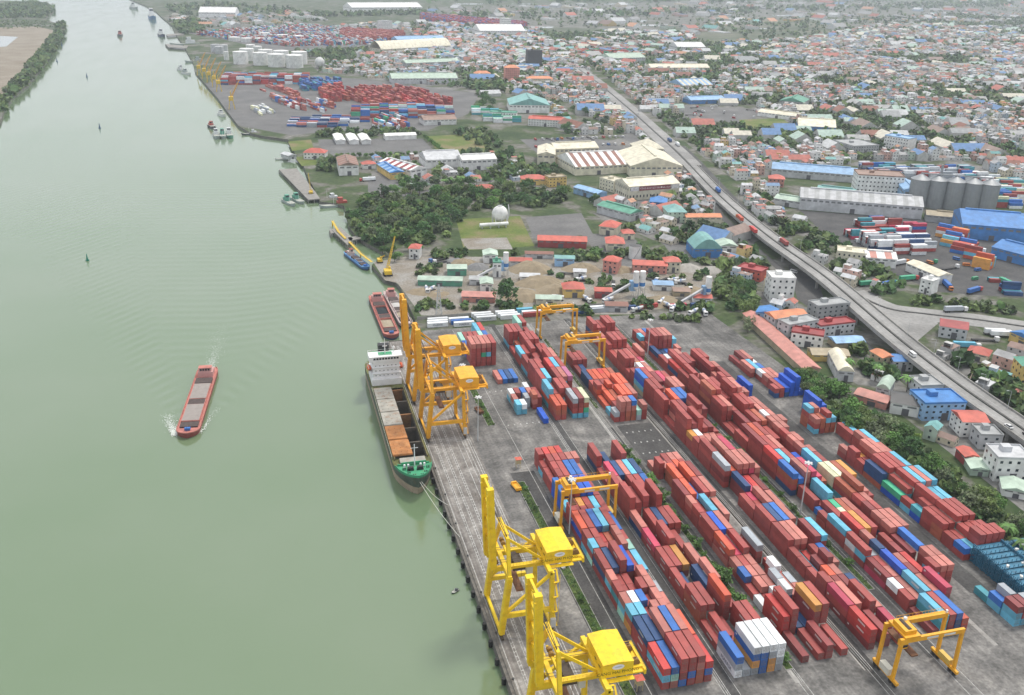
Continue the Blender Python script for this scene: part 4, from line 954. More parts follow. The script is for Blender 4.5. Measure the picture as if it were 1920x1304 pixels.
block(151.2, 364.5, ['rg/c rrss/rr ooss/rrO oosb/ss gm/rs rrs/-', 'O oO oo OOO OOO oos', 'rOr/rr rO/rk roO/rr rr ooO roO', 'nn OO OO OO/OR OO ro', 'k n - - - -', 'rr kr kr - - -'], 'far third block')
# reefers and boxes parked crosswise along the far fence (long side towards the quay)
CROSS = []
rg = random.Random(4)
for i, (x, y) in enumerate([(86,502),(86.6,505.6),(87.4,509.2),(101.5,500),(100.6,503.6),(99.8,507.2),(116.5,506),(115.8,509.5),(115,513),(131.5,506),(130.8,509.5),(130,513)]):
    CROSS.append((x, y, 'w' if i not in (4,) else 'b', 'MAERSK' if i in (0,3,6) else None, .11))
for (x, y, c) in ((146,507,'r'),(146,510,'w'),(144,515,'c'),(176,503,'n'),(172,508,'w'),(190,506,'g'),(190,509.5,'w'),(207,506,'n'),(222,507,'R'),(240,503,'p'),(255,502,'n')):
    CROSS.append((x, y, c, None, .11))
# which boxes can be seen at all (top, river side or near end free)
cell = {}
for s in STACK: cell[(s[5], s[6], s[7], round(s[1]), s[8])] = s
def exposed(s):
    x, y, z, L, c, blk, r, b, t = s
    def has(r2, b2, t2, both=False):
        hit = [q for q in byrow.get((blk, r2, b2, t2), ())]
        if not hit: return False
        return any(q[3] > 10 for q in hit) or L < 10 and any(abs(q[1]-y) < 3 for q in hit) or L > 10 and len(hit) > 1
    if not has(r, b, t+1): return True
    if not has(r-1, b, t): return True
    if L < 10 and any(q[3] < 10 and q[1] < y-3 for q in byrow.get((blk, r, b, t), ())): return False
    if not has(r, b-1, t): return True
    return False
byrow = {}
for s in STACK: byrow.setdefault((s[5], s[6], s[7], s[8]), []).append(s)
VIS = [s for s in STACK if exposed(s)]
VIS.sort(key=lambda s: s[0]**2+s[1]**2+(CAMH-s[2])**2)
NIND = 283
rg = random.Random(9)
used = {}
for s in VIS[:NIND]:
    x, y, z, L, c, blk, r, b, t = s
    o = mkobj('shipping_container', CMESH[(c, L)], None, (x, y, z))
    half = ''
    if L < 10: half = 'rear ' if any(q[1] < y-3 for q in byrow[(blk, r, b, t)]) else 'front '
    lb = '%s %scontainer, %s tier, %s row from quay, %s bay back, %s' % (COLS[c][0], half, ('','lowest','second','third','fourth','fifth')[t], TH[r], TH[b], blk)
    if len(lb.split()) > 16: lb = lb.replace(' from quay', '').replace(' back,', ',')
    tag(o, lb, 'container', 'containers stacked in the yard')
    front = [q for q in byrow.get((blk, r, b-1, t), ())]
    mkobj('door_rods', RODS, o)
    if c == 'w' and blk == 'near second block' and L > 10 and r == 1 and t < 3:
        letters('MAERSK', 1.9, mat('lettering_navy', (0.03,0.06,0.14), .6), o, (-.02, 5.6, 1.3), '-x')
    elif L > 10 and c in 'rRonbBkOpc':
        q = rg.random()
        if q < .55: mkobj('side_marking', MARK, o)
        elif q < .75: mkobj('side_marking', MARK2, o)
# the smaller, farther boxes: one mass
def add_boxes(mb, cols, lst):
    for (x, y, z, lx, ly, c) in lst:
        n = len(mb.f); mb.box(x, x+lx, y, y+ly, z, z+HT-.06, bottom=False); f = rg.uniform(.82, 1.18); base = tone(COLS[c][1], f)
        cols += [base]*(len(mb.f)-n)
mb = MB(); cols = []
add_boxes(mb, cols, [(s[0]+.02, s[1], s[2], 2.40, s[3], s[4]) for s in VIS[NIND:]])
me = mb.mesh('container_stacks', colmat('painted_container', .55, .16, .4)); paint(me, cols)
tag(mkobj('container_stacks', me), 'mostly red containers stacked in the farther part of the yard', 'containers', kind='stuff')
for i, (x, y, c, txt, z) in enumerate(CROSS):
    o = mkobj('shipping_container', CMESH[(c, 12.19)], None, (x, y, z)); o.rotation_euler = (0, 0, -pi/2); o.location = (x, y+2.44, z)
    tag(o, '%s container lying crosswise by the far fence, %s from the quay' % (COLS[c][0], TH[i+1]), 'container', 'containers along the far fence')
    if txt:
        p = letters(txt, 1.7, MATS.get('lettering_navy') or mat('lettering_navy', (0.03,0.06,0.14), .6), o, (2.46, 6.1, 1.3), '-x'); p.rotation_euler = (pi/2, 0, pi/2)
# blue flat racks
racks = []
rackm = mat('rack_blue', (0.03,0.16,0.26), .6, .25, .5, dirt=.4)
for j in range(9):
    for i in range(1):
        x0, y0 = 241.0, 204.5+j*3.05
        t = thing('flat_rack_stack', (x0, y0, .13), 0, 'blue flat rack stack, %s from the near end of the rack row' % TH[j+1], 'flat rack', 'stacked blue flat racks')
        for k in range(5):
            mb = MB(); z = k*1.55
            for q in range(2):
                xx = q*12.3
                mb.box(xx, xx+12.1, .1, .35, z, z+.4); mb.box(xx, xx+12.1, 2.25, 2.5, z, z+.4); mb.box(xx+.2, xx+11.9, .35, 2.25, z+.22, z+.32)
                for e in (0, 11.9):
                    for yy in (.1, .9, 1.6, 2.3): mb.box(xx+e, xx+e+.2, yy, yy+.2, z+.4, z+1.5)
                    mb.beam((xx+e+.1,.2,z+1.45),(xx+e+.1,2.4,z+1.45),.14)
                for p in range(6): mb.box(xx+1.2+p*1.9, xx+1.35+p*1.9, .12, .27, z+.4, z+1.5)
            mb.build('flat_rack', rackm, t)
for i in range(14):
    x, y = 242+rg.uniform(0,22), 206+rg.uniform(0,25)
    mb = MB(); mb.box(-.5,.5,-.4,.4,0,.7); mb.box(.4,1.2,-.3,.5,0,.4); o = mb.build('white_bundle', mat('bundle_white', (.62,.62,.58), .8), None, None, (x, y, .13+7.76)); o.rotation_euler = (0,0,rg.random()*3)
    tag(o, 'small white bundle lying on the blue flat racks, %s of the scattered bundles' % TH[i+1], 'bundle', 'white bundles on the flat racks')
o = put = None
block2 = [(229.5,203,'cb'),(229.5,209.3,'t'),(232.2,203,'crg'),(229.6,196.5,'cck'),(232.4,196.5,'crk'),(235.2,197,'rgg'),(262,196,'ccl'),(264.8,196,'lc'),(252,176,'wl'),(249,176,'lw')]
for i, (x, y, cd) in enumerate(block2):
    for k, c in enumerate(cd):
        o = mkobj('shipping_container', CMESH[(c, 6.06)], None, (x, y, .13+k*HT)); mkobj('door_rods', RODS, o)
        tag(o, '%s short container, %s tier, loose group by the blue racks, %s stack' % (COLS[c][0], TH[k+1], TH[i+1]), 'container', 'loose short containers by the racks')
# sentry boxes, light masts
def mast(px, h, label, base=None):
    x, y = base or G(*px); t = thing('light_mast', (x, y, .1), 0, label, 'light mast', 'floodlight masts of the yard')
    mb = MB(); mb.tube((0,0,0),(0,0,h),.32,.14,8); mb.build('pole', mat('galvanised', (.48,.5,.5), .45, .1), t)
    mb = MB(); mb.tube((0,0,h-.2),(0,0,h+.1),1.0,n=12); mb.build('head_ring', MATS['galvanised'], t)
    for k in range(6):
        m2 = MB(); a = k*pi/3; cx, cy = 1.3*cos(a), 1.3*sin(a); m2.box(cx-.3,cx+.3,cy-.3,cy+.3,h-.35,h+.05); m2.build('floodlight', mat('lamp_white', (.7,.7,.68), .4), t)
mast((1058,998), 24, 'tall grey floodlight mast beside the near quayside block', (101.6, 281.5))
mast((1512,960), 24, 'tall grey floodlight mast between the middle and long blocks', (195.4, 273))
mast((1212,672), 24, 'tall grey floodlight mast in the far part of the yard', (195.0, 430))
mast((838,762), 22, 'grey floodlight mast between the two far quay cranes', (84.5, 397)); mast((880,840), 22, 'grey floodlight mast landward of the ship crane', (84.0, 361))
def sentry(x, y, label):
    t = thing('sentry_box', (x, y, .1), 0, label, 'kiosk')
    mb = MB()
    for a in (-.9,.9):
        for b in (-.9,.9): mb.box(a-.08,a+.08,b-.08,b+.08,0,2.2)
    mb.box(-1,1,-1,1,2.2,4.4); mb.build('cabin', mat('kiosk_wall', (.42,.35,.2), .7, .2), t)
    mb = MB(); mb.hip(-1.1,1.1,-1.1,1.1,4.4,.6,.3); mb.build('roof', mat('kiosk_red', (.52,.10,.06), .6), t)
sentry(95.6, 334, 'red-roofed watch box at the head of the near grass strip'); sentry(96.6, 199, 'red-roofed watch box below the nearest quay crane')
mb = MB(); mb.box(-1.2,1.2,-3.2,3.2,.5,.9); mb.box(-1.1,1.1,-3,-2.4,.9,1.6); mb.box(-1.1,1.1,2.2,3,.9,1.6); mb.beam((-1.1,-2.8,1.5),(-1.1,2.8,1.5),.2); mb.beam((1.1,-2.8,1.5),(1.1,2.8,1.5),.2)
for x, y, lb, mm, rz in ((90.4,318,'orange spreader frame lying beside the near grass strip',RTGM,.15),(91.0,389,'rusty spreader frame lying behind the ship cranes',MATS['spreader_rust'],.2),(92.4,262,'small grey frame lying by the near grass strip',MATS['cabinet_grey'],.3)):
    o = mkobj('spreader_frame', mb.mesh('spreader_frame', mm), None, (x,y,.1), rz); tag(o, lb, 'spreader'); 
    if 'small' in lb: o.scale = (.5,.5,.6)
# ------------------------------------------------------------------ occupancy: what may not be built over
from mathutils import noise as mnoise
POLY = []      # world outlines kept free of scattered houses
def keep_free(*pts): POLY.append(pl(*pts))
def inside(poly, x, y):
    c = False; j = len(poly)-1
    for i in range(len(poly)):
        xi, yi = poly[i]; xj, yj = poly[j]
        if (yi > y) != (yj > y) and x < (xj-xi)*(y-yi)/(yj-yi)+xi: c = not c
        j = i
    return c
TAKEN = set()
def take(x, y, r):
    n = int(r//5)+1; ix, iy = int(x//5), int(y//5)
    for a in range(-n, n+1):
        for b in range(-n, n+1):
            if (a*5)**2+(b*5)**2 <= (r+3)**2: TAKEN.add((ix+a, iy+b))
def free(x, y): return (int(x//5), int(y//5)) not in TAKEN
for p in ROAD+BR: take(p[0], p[1], 15)
for p, q in zip(ROAD, ROAD[1:]):
    for k in range(1, 8): take(p[0]+(q[0]-p[0])*k/8, p[1]+(q[1]-p[1])*k/8, 15)
# ------------------------------------------------------------------ trees
leafm = {}
for nm, col in (('leaf_dark', (0.036,0.078,0.024)), ('leaf_mid', (0.056,0.108,0.026)), ('leaf_olive', (0.086,0.112,0.038)), ('leaf_bright', (0.13,0.23,0.022)), ('leaf_grey', (0.095,0.10,0.06))):
    leafm[nm] = mat(nm, (min(.14,col[0]*1.6), min(.22,col[1]*1.75), col[2]*1.45), .75, .5, .6, rnd=.42)
barkm = mat('bark', (0.11,0.085,0.06), .9, .3, 1.0)
def tree_proto(h, wd, leaf, seed, clumps=85, per=13, low=.22, ls=.62):
    rg = random.Random(seed); tr = MB()
    tr.tube((0,0,0),(rg.uniform(-.2,.2),rg.uniform(-.2,.2),h*.45),.035*h,.02*h,7)
    for k in range(5):
        a = k*1.26+rg.random(); tr.tube((0,0,h*(.25+.05*k)),(cos(a)*wd*.3,sin(a)*wd*.3,h*(.5+.07*k)),.014*h,.005*h,5)
    cr = MB()
    lobes = [(rg.uniform(-.26,.26)*wd, rg.uniform(-.26,.26)*wd, h*rg.uniform(.42,.78), wd*rg.uniform(.2,.32)) for _ in range(8)]
    for k in range(clumps):
        lx, ly, lz, lr = rg.choice(lobes); a = rg.random()*2*pi; u = rg.uniform(-.45,1); s = sqrt(max(0,1-u*u))
        q = rg.uniform(.72,1.05)*lr; cx, cy, cz = lx+q*s*cos(a), ly+q*s*sin(a), max(h*low, lz+q*u*.85)
        for i in range(per):
            px_, py_, pz_ = cx+rg.gauss(0,.42), cy+rg.gauss(0,.42), cz+rg.gauss(0,.32)
            n = Vector((rg.gauss(0,.7), rg.gauss(0,.7), rg.uniform(.2,1.2))).normalized(); t = n.orthogonal().normalized(); t.rotate(Matrix.Rotation(rg.random()*6.28, 3, n)); b = n.cross(t)
            e = ls*rg.uniform(.6,1.25); P = Vector((px_,py_,pz_))
            cr.face([P-t*e*.5-b*e*.35, P+t*e*.5-b*e*.25, P+t*e*.45+b*e*.35, P-t*e*.4+b*e*.4])
    return tr.mesh('trunk', barkm), cr.mesh('crown', leafm[leaf])
def palm_proto(h, seed):
    rg = random.Random(seed); tr = MB(); tr.tube((0,0,0),(.4,.2,h),.22,.15,7); cr = MB()
    for k in range(15):
        a = k*2*pi/15+rg.random()*.3; L = rg.uniform(2.6,3.6); up = rg.uniform(.2,1.3)
        pr = None
        for i in range(5):
            t = i/4; r = L*t; z = h+up*sin(t*2.0)-1.6*t*t; p = Vector((.4+cos(a)*r,.2+sin(a)*r,z)); sd = Vector((-sin(a),cos(a),0))*(.55*(1-abs(t-.4)*1.1)+.05)
            if pr: cr.face([pr[0]-pr[1],pr[0]+pr[1],p+sd,p-sd])
            pr = (p, sd)
    return tr.mesh('trunk', barkm), cr.mesh('crown', leafm['leaf_mid'])
PROTO = {'dark': [tree_proto(9,9,'leaf_dark',s) for s in (1,2,3)], 'mid': [tree_proto(8,8,'leaf_mid',s) for s in (4,5)], 'olive': [tree_proto(8,8.5,'leaf_olive',s) for s in (6,7)],
 'bright': [tree_proto(7,7,'leaf_bright',8)], 'grey': [tree_proto(8,9,'leaf_grey',9,60,8)], 'round': [tree_proto(5,4.2,'leaf_mid',10,40,10)], 'shrub': [tree_proto(2.4,3.2,'leaf_mid',11,26,9,.05,.45)], 'palm': [palm_proto(8,1), palm_proto(7,2)]}
NTREE = [0]; SPARE = []
def tree(x, y, kind, s, label, group, limit=True):
    if limit and NTREE[0] >= 290: SPARE.append((x, y, kind, s)); return
    NTREE[0] += 1
    tm, cm = random.choice(PROTO[kind]); rz = random.random()*6.28
    t = thing({'shrub':'shrub','palm':'palm_tree'}.get(kind, 'tree'), (x, y, 0.05), rz, label, 'shrub' if kind == 'shrub' else 'tree', group)
    t.scale = (s*random.uniform(.85,1.15), s*random.uniform(.85,1.15), s*random.uniform(.85,1.1))
    mkobj('trunk', tm, t); mkobj('crown', cm, t)
random.seed(31)
# shrubs of the yard strips
for i, (x, y, s, k) in enumerate([(93.3,316,.8,'shrub'),(93.3,300,.7,'shrub'),(93.2,284,.7,'shrub'),(93.3,243,.9,'shrub'),(93.4,225,1.0,'shrub'),(93.3,210,.8,'shrub'),(93.5,382,.8,'shrub'),(93.5,394,.8,'shrub'),(93.5,405,.8,'shrub'),(93.5,416,.8,'shrub'),(93.5,425,.8,'shrub')]):
    tree(x, y, k, s, 'small round green shrub in the grass strip behind the quay, %s from near end' % TH[[5,4,3,2,1,0,6,7,8,9,10][i]+1], 'shrubs in the quay grass strip')
for i in range(26):
    y = 200+i*5.6; tree(145.8+random.uniform(-.5,.5), y, random.choice(('shrub','shrub','round')), random.uniform(.7,1.2), 'green bush in the hedge strip between the second and third blocks', 'bushes in the hedge strip')
for i in range(14):
    tree(195+random.uniform(-.4,.4), 240+i*12, 'shrub', random.uniform(.7,1.1), 'low green bush in the strip along the middle lane', 'bushes along the middle lane')
# belt of trees between yard and viaduct
SCAT = []
def scatter(poly, n, kinds, smin, smax, label, group, gap=3.2):
    P = pl(*poly); xs = [p[0] for p in P]; ys = [p[1] for p in P]; put = []; k = 0
    while len(put) < n and k < n*60:
        k += 1; x = random.uniform(min(xs), max(xs)); y = random.uniform(min(ys), max(ys))
        if not inside(P, x, y) or not free(x, y) or any((x-a)**2+(y-b)**2 < gap*gap for a, b in put): continue
        put.append((x, y)); SCAT.append((x, y, label)); tree(x, y, random.choice(kinds), random.uniform(smin, smax), label, group)
scatter([(1480,700),(1560,730),(1650,800),(1760,890),(1880,970),(1960,1040),(1960,1130),(1880,1010),(1760,920),(1640,845),(1540,775)], 58, ('dark','mid','mid','olive','round','grey'), .55, 1.35, 'dark leafy tree in the belt along the right edge of the yard', 'trees along the yard edge', 4.2)
tree(*G(1706,836), 'bright', 1.15, 'bright yellow-green tree standing out in the belt of dark trees', None)
tree(*G(952,578), 'dark', 1.9, 'large round dark tree beside the far fence of the yard', None)
scatter([(1340,560),(1400,540),(1430,580),(1420,640),(1380,640)], 12, ('dark','olive','grey'), .8, 1.2, 'dense tree behind the long red-roofed shed', 'trees behind the red shed', 5)
scatter([(650,395),(690,365),(760,352),(860,350),(1000,350),(1075,372),(1010,392),(905,392),(850,418),(835,450),(770,464),(700,462),(662,430)], 84, ('dark','dark','mid','mid','olive','grey'), .65, 1.5, 'dark mangrove tree in the dense wood on the river bend', 'mangrove wood', 8)
scatter([(700,470),(790,462),(800,490),(730,492)], 7, ('dark','mid'), .7, .9, 'small tree round the brick house by the crawler crane', 'trees round the brick house', 5)
for i in range(16): tree(*G(640+i*11.5, 298-.3*i), 'round', 1.3, 'clipped round tree in the row below the canopy lot, %s from the river' % TH[i+1], 'row of clipped trees')
for i in range(10): tree(*G(797+i*4.2, 262+i*3.2), 'round', 1.2, 'small tree in the hedge row beside the lawn', 'hedge row beside the lawn')
for i in range(9): tree(*G(830+i*8, 350-.4*i), 'palm', 1.0, 'palm tree in the row before the works, %s from the river side' % TH[i+1], 'palm row before the works')
for p in ((1590,705),(1640,715),(1700,735),(1905,1050),(1880,1020)): tree(*G(*p), 'palm', 1.15, 'palm tree among the houses below the viaduct', 'palms below the viaduct')
scatter([(880,210),(905,180),(935,196),(925,212)], 9, ('dark','mid'), 1.1, 1.5, 'tall tree in the clump beside the teal-roofed works', 'clump beside the works', 8)
scatter([(1035,215),(1080,190),(1130,215),(1150,250),(1060,255)], 14, ('dark','mid'), 1.0, 1.4, 'tree in the grove behind the truck park', 'grove behind the truck park', 9)
# ------------------------------------------------------------------ buildings
RC = {'red':(0.46,0.10,0.07),'orange':(0.56,0.20,0.09),'blue':(0.05,0.19,0.46),'lblue':(0.24,0.40,0.60),'green':(0.10,0.30,0.21),'pgreen':(0.40,0.50,0.41),'teal':(0.17,0.36,0.34),'cream':(0.62,0.58,0.45),'white':(0.70,0.70,0.68),
 'grey':(0.33,0.34,0.34),'lgrey':(0.46,0.47,0.48),'rust':(0.23,0.10,0.07),'slate':(0.07,0.07,0.07),'pink':(0.50,0.22,0.18),'yellow':(0.62,0.44,0.14),'tan':(0.36,0.30,0.20),'dred':(0.30,0.05,0.05),'brown':(0.26,0.17,0.13)}
WCOL = {'white':'white','red':'red','orange':'orange-red','blue':'blue','lblue':'light blue','green':'green','pgreen':'pale green','teal':'teal','cream':'cream','grey':'grey','lgrey':'light grey','rust':'rust-brown','slate':'dark slate','pink':'pink','yellow':'yellow','tan':'tan','dred':'dark red','brown':'brown'}
def bm_(c, roof=False): return mat(('roof_' if roof else 'wall_')+c, RC[c], .6 if roof else .8, .2, .2, dirt=.45 if not roof else .65, dirtcol=tuple(x*.5+.035 for x in RC[c]), dscale=.16, rnd=.1)
glassm = MATS['dark_glass']
def building(p1, p2, depth, h, wall, roof, style='gable', name='warehouse', label=None, floors=1, cat='building', ridge=None, stripes=None, group=None, win=True):
    a = Vector(G(*p1)); b = Vector(G(*p2)); d = b-a; W = d.length; rz = atan2(d.y, d.x)
    t = thing(name, (a.x, a.y, .05), rz, label, cat, group)
    n = max(1, int(max(W, depth)/12)+1)
    cxy = lambda u, v: (a.x+cos(rz)*u-sin(rz)*v, a.y+sin(rz)*u+cos(rz)*v)
    for i in range(n+1):
        for j in range(n+1): take(*cxy(W*i/n, depth*j/n), 5)
    wm, rm = bm_(wall), bm_(roof, True)
    mb = MB(); mb.box(0, W, 0, depth, 0, h); mb.build('wall', wm, t)
    mb = MB(); ax = ridge or ('x' if W >= depth else 'y'); rise = min(W, depth)*(.16 if style == 'gable' else .28)
    if style == 'gable': mb.gable(0,W,0,depth,h+.01,rise,.5,0,ax)
    elif style == 'hip': mb.hip(0,W,0,depth,h+.01,rise,.7)
    elif style == 'arch':
        k = 8
        for i in range(k):
            t0, t1 = i/k, (i+1)/k; f = lambda q: rise*1.2*sin(pi*q)
            if ax == 'y': mb.face([(W*t0,-.3,h+f(t0)),(W*t1,-.3,h+f(t1)),(W*t1,depth+.3,h+f(t1)),(W*t0,depth+.3,h+f(t0))])
            else: mb.face([(-.3,depth*t0,h+f(t0)),(W+.3,depth*t0,h+f(t0)),(W+.3,depth*t1,h+f(t1)),(-.3,depth*t1,h+f(t1))])
        if ax == 'y': mb.face([(W*i/k,-.3,h+rise*1.2*sin(pi*i/k)) for i in range(k+1)])
    else:
        mb.box(-.15,W+.15,-.15,depth+.15,h+.01,h+.3); 
        for (x0,x1,y0,y1) in ((-.15,.15,-.15,depth+.15),(W-.15,W+.15,-.15,depth+.15),(.15,W-.15,-.15,.15),(.15,W-.15,depth-.15,depth+.15)): mb.box(x0,x1,y0,y1,h+.3,h+1.0)
        mb.box(W*.3,W*.3+min(4,W*.3),depth*.5,depth*.5+min(4,depth*.3),h+.3,h+2.6)
    ro = mb.build('roof', rm, t)
    if stripes and style == 'gable':
        sm = bm_(stripes, True); L = depth if ax == 'y' else W; kk = max(2, int(L/9))
        m2 = MB(); half = (W if ax == 'y' else depth)/2
        for i in range(kk):
            u0, u1 = L*(i+.25)/kk, L*(i+.7)/kk
            for s in (0, 1):
                if ax == 'y': q = [(-.5,u0,h+.05),(half,u0,h+rise+.05),(half,u1,h+rise+.05),(-.5,u1,h+.05)]
                else: q = [(u0,-.5,h+.05),(u1,-.5,h+.05),(u1,half,h+rise+.05),(u0,half,h+rise+.05)]
                if s: q = [((W-x if ax == 'y' else x), (y if ax == 'y' else depth-y), z) for x, y, z in q]
                m2.face(q)
        m2.build('roof_panel', sm, ro)
    if style == 'gable' and min(W, depth) > 14:
        m2 = MB()
        if ax == 'x': m2.box(W*.08,W*.92,depth/2-1,depth/2+1,h+rise-.3,h+rise+.7)
        else: m2.box(W/2-1,W/2+1,depth*.08,depth*.92,h+rise-.3,h+rise+.7)
        m2.build('ridge_vent', rm, ro)
    if win and floors == 1:
        m2 = MB()
        k = max(2, int(W/5))
        for i in range(k): u = W*(i+.5)/k; m2.box(u-W/k*.32,u+W/k*.32,-.05,.02,h*.72,h*.86)
        k = max(2, int(depth/6))
        for i in range(k): u = depth*(i+.5)/k; m2.box(-.05,.02,u-depth/k*.3,u+depth/k*.3,h*.72,h*.86)
        o = m2.build('louvres', mat('louvre_grey', (.16,.165,.17), .6), t); o['kind'] = 'stuff'
        m2 = MB(); m2.box(W*.42,W*.42+min(4,W*.25),-.08,.01,0,min(4.2,h*.6)); m2.build('door', mat('door_dark', (.10,.10,.11), .6), t)
    elif win:
        m2 = MB(); fh = h/floors
        for f in range(floors):
            z0 = f*fh+fh*.38; z1 = f*fh+fh*.72; k = max(2, int(W/(3.4 if floors > 1 else 6)))
            for i in range(k):
                u = W*(i+.5)/k; w2 = min(.62, W/k*.24); m2.box(u-w2,u+w2,-.06,.02,z0,z1)
            k = max(1, int(depth/(3.8 if floors > 1 else 7)))
            for i in range(k):
                u = depth*(i+.5)/k; w2 = min(.6, depth/k*.24); m2.box(-.06,.02,u-w2,u+w2,z0,z1)
        o = m2.build('windows', glassm, t); o['kind'] = 'stuff'
        m2 = MB(); m2.box(W*.45,W*.45+min(3.5,W*.2),-.08,.01,0,min(4,h*.7)); m2.build('door', mat('door_dark', (.10,.10,.11), .6), t)
    return t
B = building
B((569.7,299),(609.7,300),14,7,'white','red','hip','villa','white villa with red hipped roofs on the riverside lawn',2)
B((541,300),(556,298),16,4,'lgrey','lgrey','gable','landing_shed','pale roofed landing shed at the water beside the villa')
B((636,330),(673,329),42,10,'white','brown','gable','warehouse','white warehouse with rusty brown roof by the concrete pier',1,stripes='rust')
B((680,318),(705,317),10,5,'white','red','hip','house','small white house with red roof between the works sheds')
B((732.6,338),(758.8,336),44,7,'yellow','blue','gable','workshop','yellow workshop with a faded blue roof',1,stripes='lblue')
B((770,335),(800,330),52,8,'white','white','gable','workshop','white workshop with red striped roof',1,stripes='dred')
B((800,317),(866,314),36,9,'white','lgrey','gable','warehouse','long pale warehouse left of the bright white one'); B((867,321),(931,318),22,11,'white','white','gable','warehouse','bright white long warehouse at the works')
B((758.8,363),(807,355),10,4,'cream','pgreen','flat','shed','low cream shed with pale green roof before the mangroves')
for i, x in enumerate((631,656,679)):
    B((x,271.5),(x+17,271),42,4.6,'white','white','gable','canopy','white parking canopy on the dark lot, %s from the river' % TH[i+1],1,'canopy',group='white canopies on the lot',win=False)
B((723,263.5),(781,261.5),14,5,'white','white','gable','canopy','long white canopy along the back of the dark lot',1,'canopy',win=False)
B((892.6,361.5),(927,361.5),10,4,'red','red','hip','house','low red-roofed house at the edge of the mangroves')
B((767,486),(786,487),10,8,'white','red','hip','house','brick and white house behind the crawler crane',2)
B((838.8,517.5),(874.7,517.5),10,5,'green','pgreen','gable','shed','green shed with pale roof in the sand yard'); B((783.6,536),(866,538),9,4,'green','pgreen','gable','shed','long low pale green roofed shed near the sand barges')
B((906.4,494),(932.7,494),12,6,'white','pgreen','gable','shed','pale green roofed shed beside the cement silo'); B((924.4,520),(939.6,520),8,10,'white','green','flat','plant_house','green and white control house of the concrete plant')
for i, (a_, b_, wd_, dp_, hh_, wl_, rf_) in enumerate(((955,500,16,9,4,'lgrey','red'),(975,528,14,8,3.5,'white','lgrey'),(1005,572,18,8,4,'cream','pgreen'),(1115,560,12,8,5,'dred','red'),(1135,585,16,8,4,'lgrey','rust'),(1225,545,14,9,4,'white','lblue'),(1262,556,12,8,3.5,'tan','brown'),(1300,570,13,8,4,'white','red'),(880,535,12,8,4,'lgrey','grey'),(1040,500,14,8,6,'lblue','teal'),(1075,520,9,7,4,'white','lgrey'),(985,485,20,7,3.5,'lgrey','rust'))):
    B((a_,b_),(a_+wd_*2.6,b_+1),dp_,hh_,wl_,rf_,'gable','shed','small %s roofed shed among the sand heaps, %s from the river' % (WCOL[rf_], TH[i+1]),1,group='small sheds in the sand yard')
B((866,567),(928,569),10,4,'pink','pink','gable','shed','long pink-red roofed shed by the yard fence'); B((901,549),(924,549),12,6,'white','pgreen','gable','shed','pale green roofed shed beside the large dark tree')
B((1008,464),(1099.4,467),14,5.5,'dred','red','gable','storehouse','long red roofed storehouse by the gas tank lawn')
B((1122.8,440),(1153,444),16,7,'cream','red','hip','house','red tiled hall nearer the gravel oval'); B((1136.6,471),(1169.8,472),16,6,'cream','red','hip','house','red tiled hall beside the white tank'); B((1168,450),(1189,450),10,5,'cream','red','hip','house','small red tiled pavilion behind the white tank')
B((1180.8,417),(1205.6,411),38,7,'lgrey','green','gable','warehouse','green gabled warehouse below the timber depot'); B((1218,391),(1248.4,393),15,6,'blue','blue','hip','shed','blue roofed shed right of the timber depot')
B((1251,418),(1285.7,418),20,9,'pgreen','teal','hip','house','green shop house with teal roof',3); B((1286,421),(1352,421),12,6,'cream','orange','gable','house','long orange-red roofed shop row')
td = B((1178,377),(1272,370),28,13,'cream','cream','gable','depot_building','cream timber depot with a dark red name board',2,ridge='x')
a = Vector(G(1178,377)); b = Vector(G(1272,370)); Wd = (b-a).length
mb = MB(); mb.box(Wd*.2,Wd*.82,-.35,-.1,8.6,12.4); sb = mb.build('name_board', mat('sign_maroon', (0.20,0.03,0.035), .6), td)
letters('TỔNG KHO GỖ TRƯỜNG XUÂN', 2.3, mat('sign_white', (.75,.74,.72), .5), sb, (Wd*.53, -.37, 10.4), '-y')
mb = MB(); mb.box(Wd*.03,Wd*.19,-.35,-.1,8.6,12.4); mb.box(Wd*.84,Wd*.98,-.35,-.1,8.6,12.4); mb.build('poster', mat('poster_pale', (.6,.58,.58), .6, .3, .8), td)
B((1150,362),(1174,358),20,10,'cream','cream','flat','office_building','plain cream block left of the timber depot',3)
B((1007,311),(1040,312),48,12,'cream','cream','gable','factory_hall','cream factory hall nearest the pond'); B((1041,299),(1121.5,296),28,11,'cream','cream','gable','factory_hall','cream factory hall with long ridge behind the gantry')
B((1078.7,330),(1175,325),56,9,'cream','white','gable','factory_hall','factory hall with white and rust striped roof',1,stripes='rust',ridge='x'); B((1181,332),(1278,332),74,11,'cream','cream','gable','factory_hall','largest cream factory hall beside the highway'); B((1192,296),(1243,296),30,10,'cream','cream','hip','factory_hall','small cream hall behind the largest one')
B((1075,363),(1120,376),12,6,'lblue','lblue','gable','shed','long light blue roof beside the mangroves'); B((1029,352),(1062,350),12,9,'yellow','tan','flat','school_block','yellow three-storey block by the mangroves',3); B((978,348),(1023,348),12,6,'yellow','red','hip','house','yellow house with red roof left of the school block')
B((1299.5,484),(1353,484),22,7,'blue','teal','arch','warehouse','arched blue and green roofed warehouse'); B((1349,476),(1381,476),15,6,'white','pgreen','gable','warehouse','white shed with pale green roof by the highway')
B((1186,512),(1250,515),12,6,'pink','red','gable','house','long red roofed row house in the sand yard',2); B((1247,512),(1274.6,512),10,8,'cream','red','hip','house','cream house with red roof at the end of the row',2); B((1129.7,511),(1156,515),10,9,'pink','red','hip','house','tall pink house with red roofs in the sand yard',3); B((1056.6,559),(1095,559),12,6,'yellow','red','hip','house','yellow walled red-roofed house near the fence')
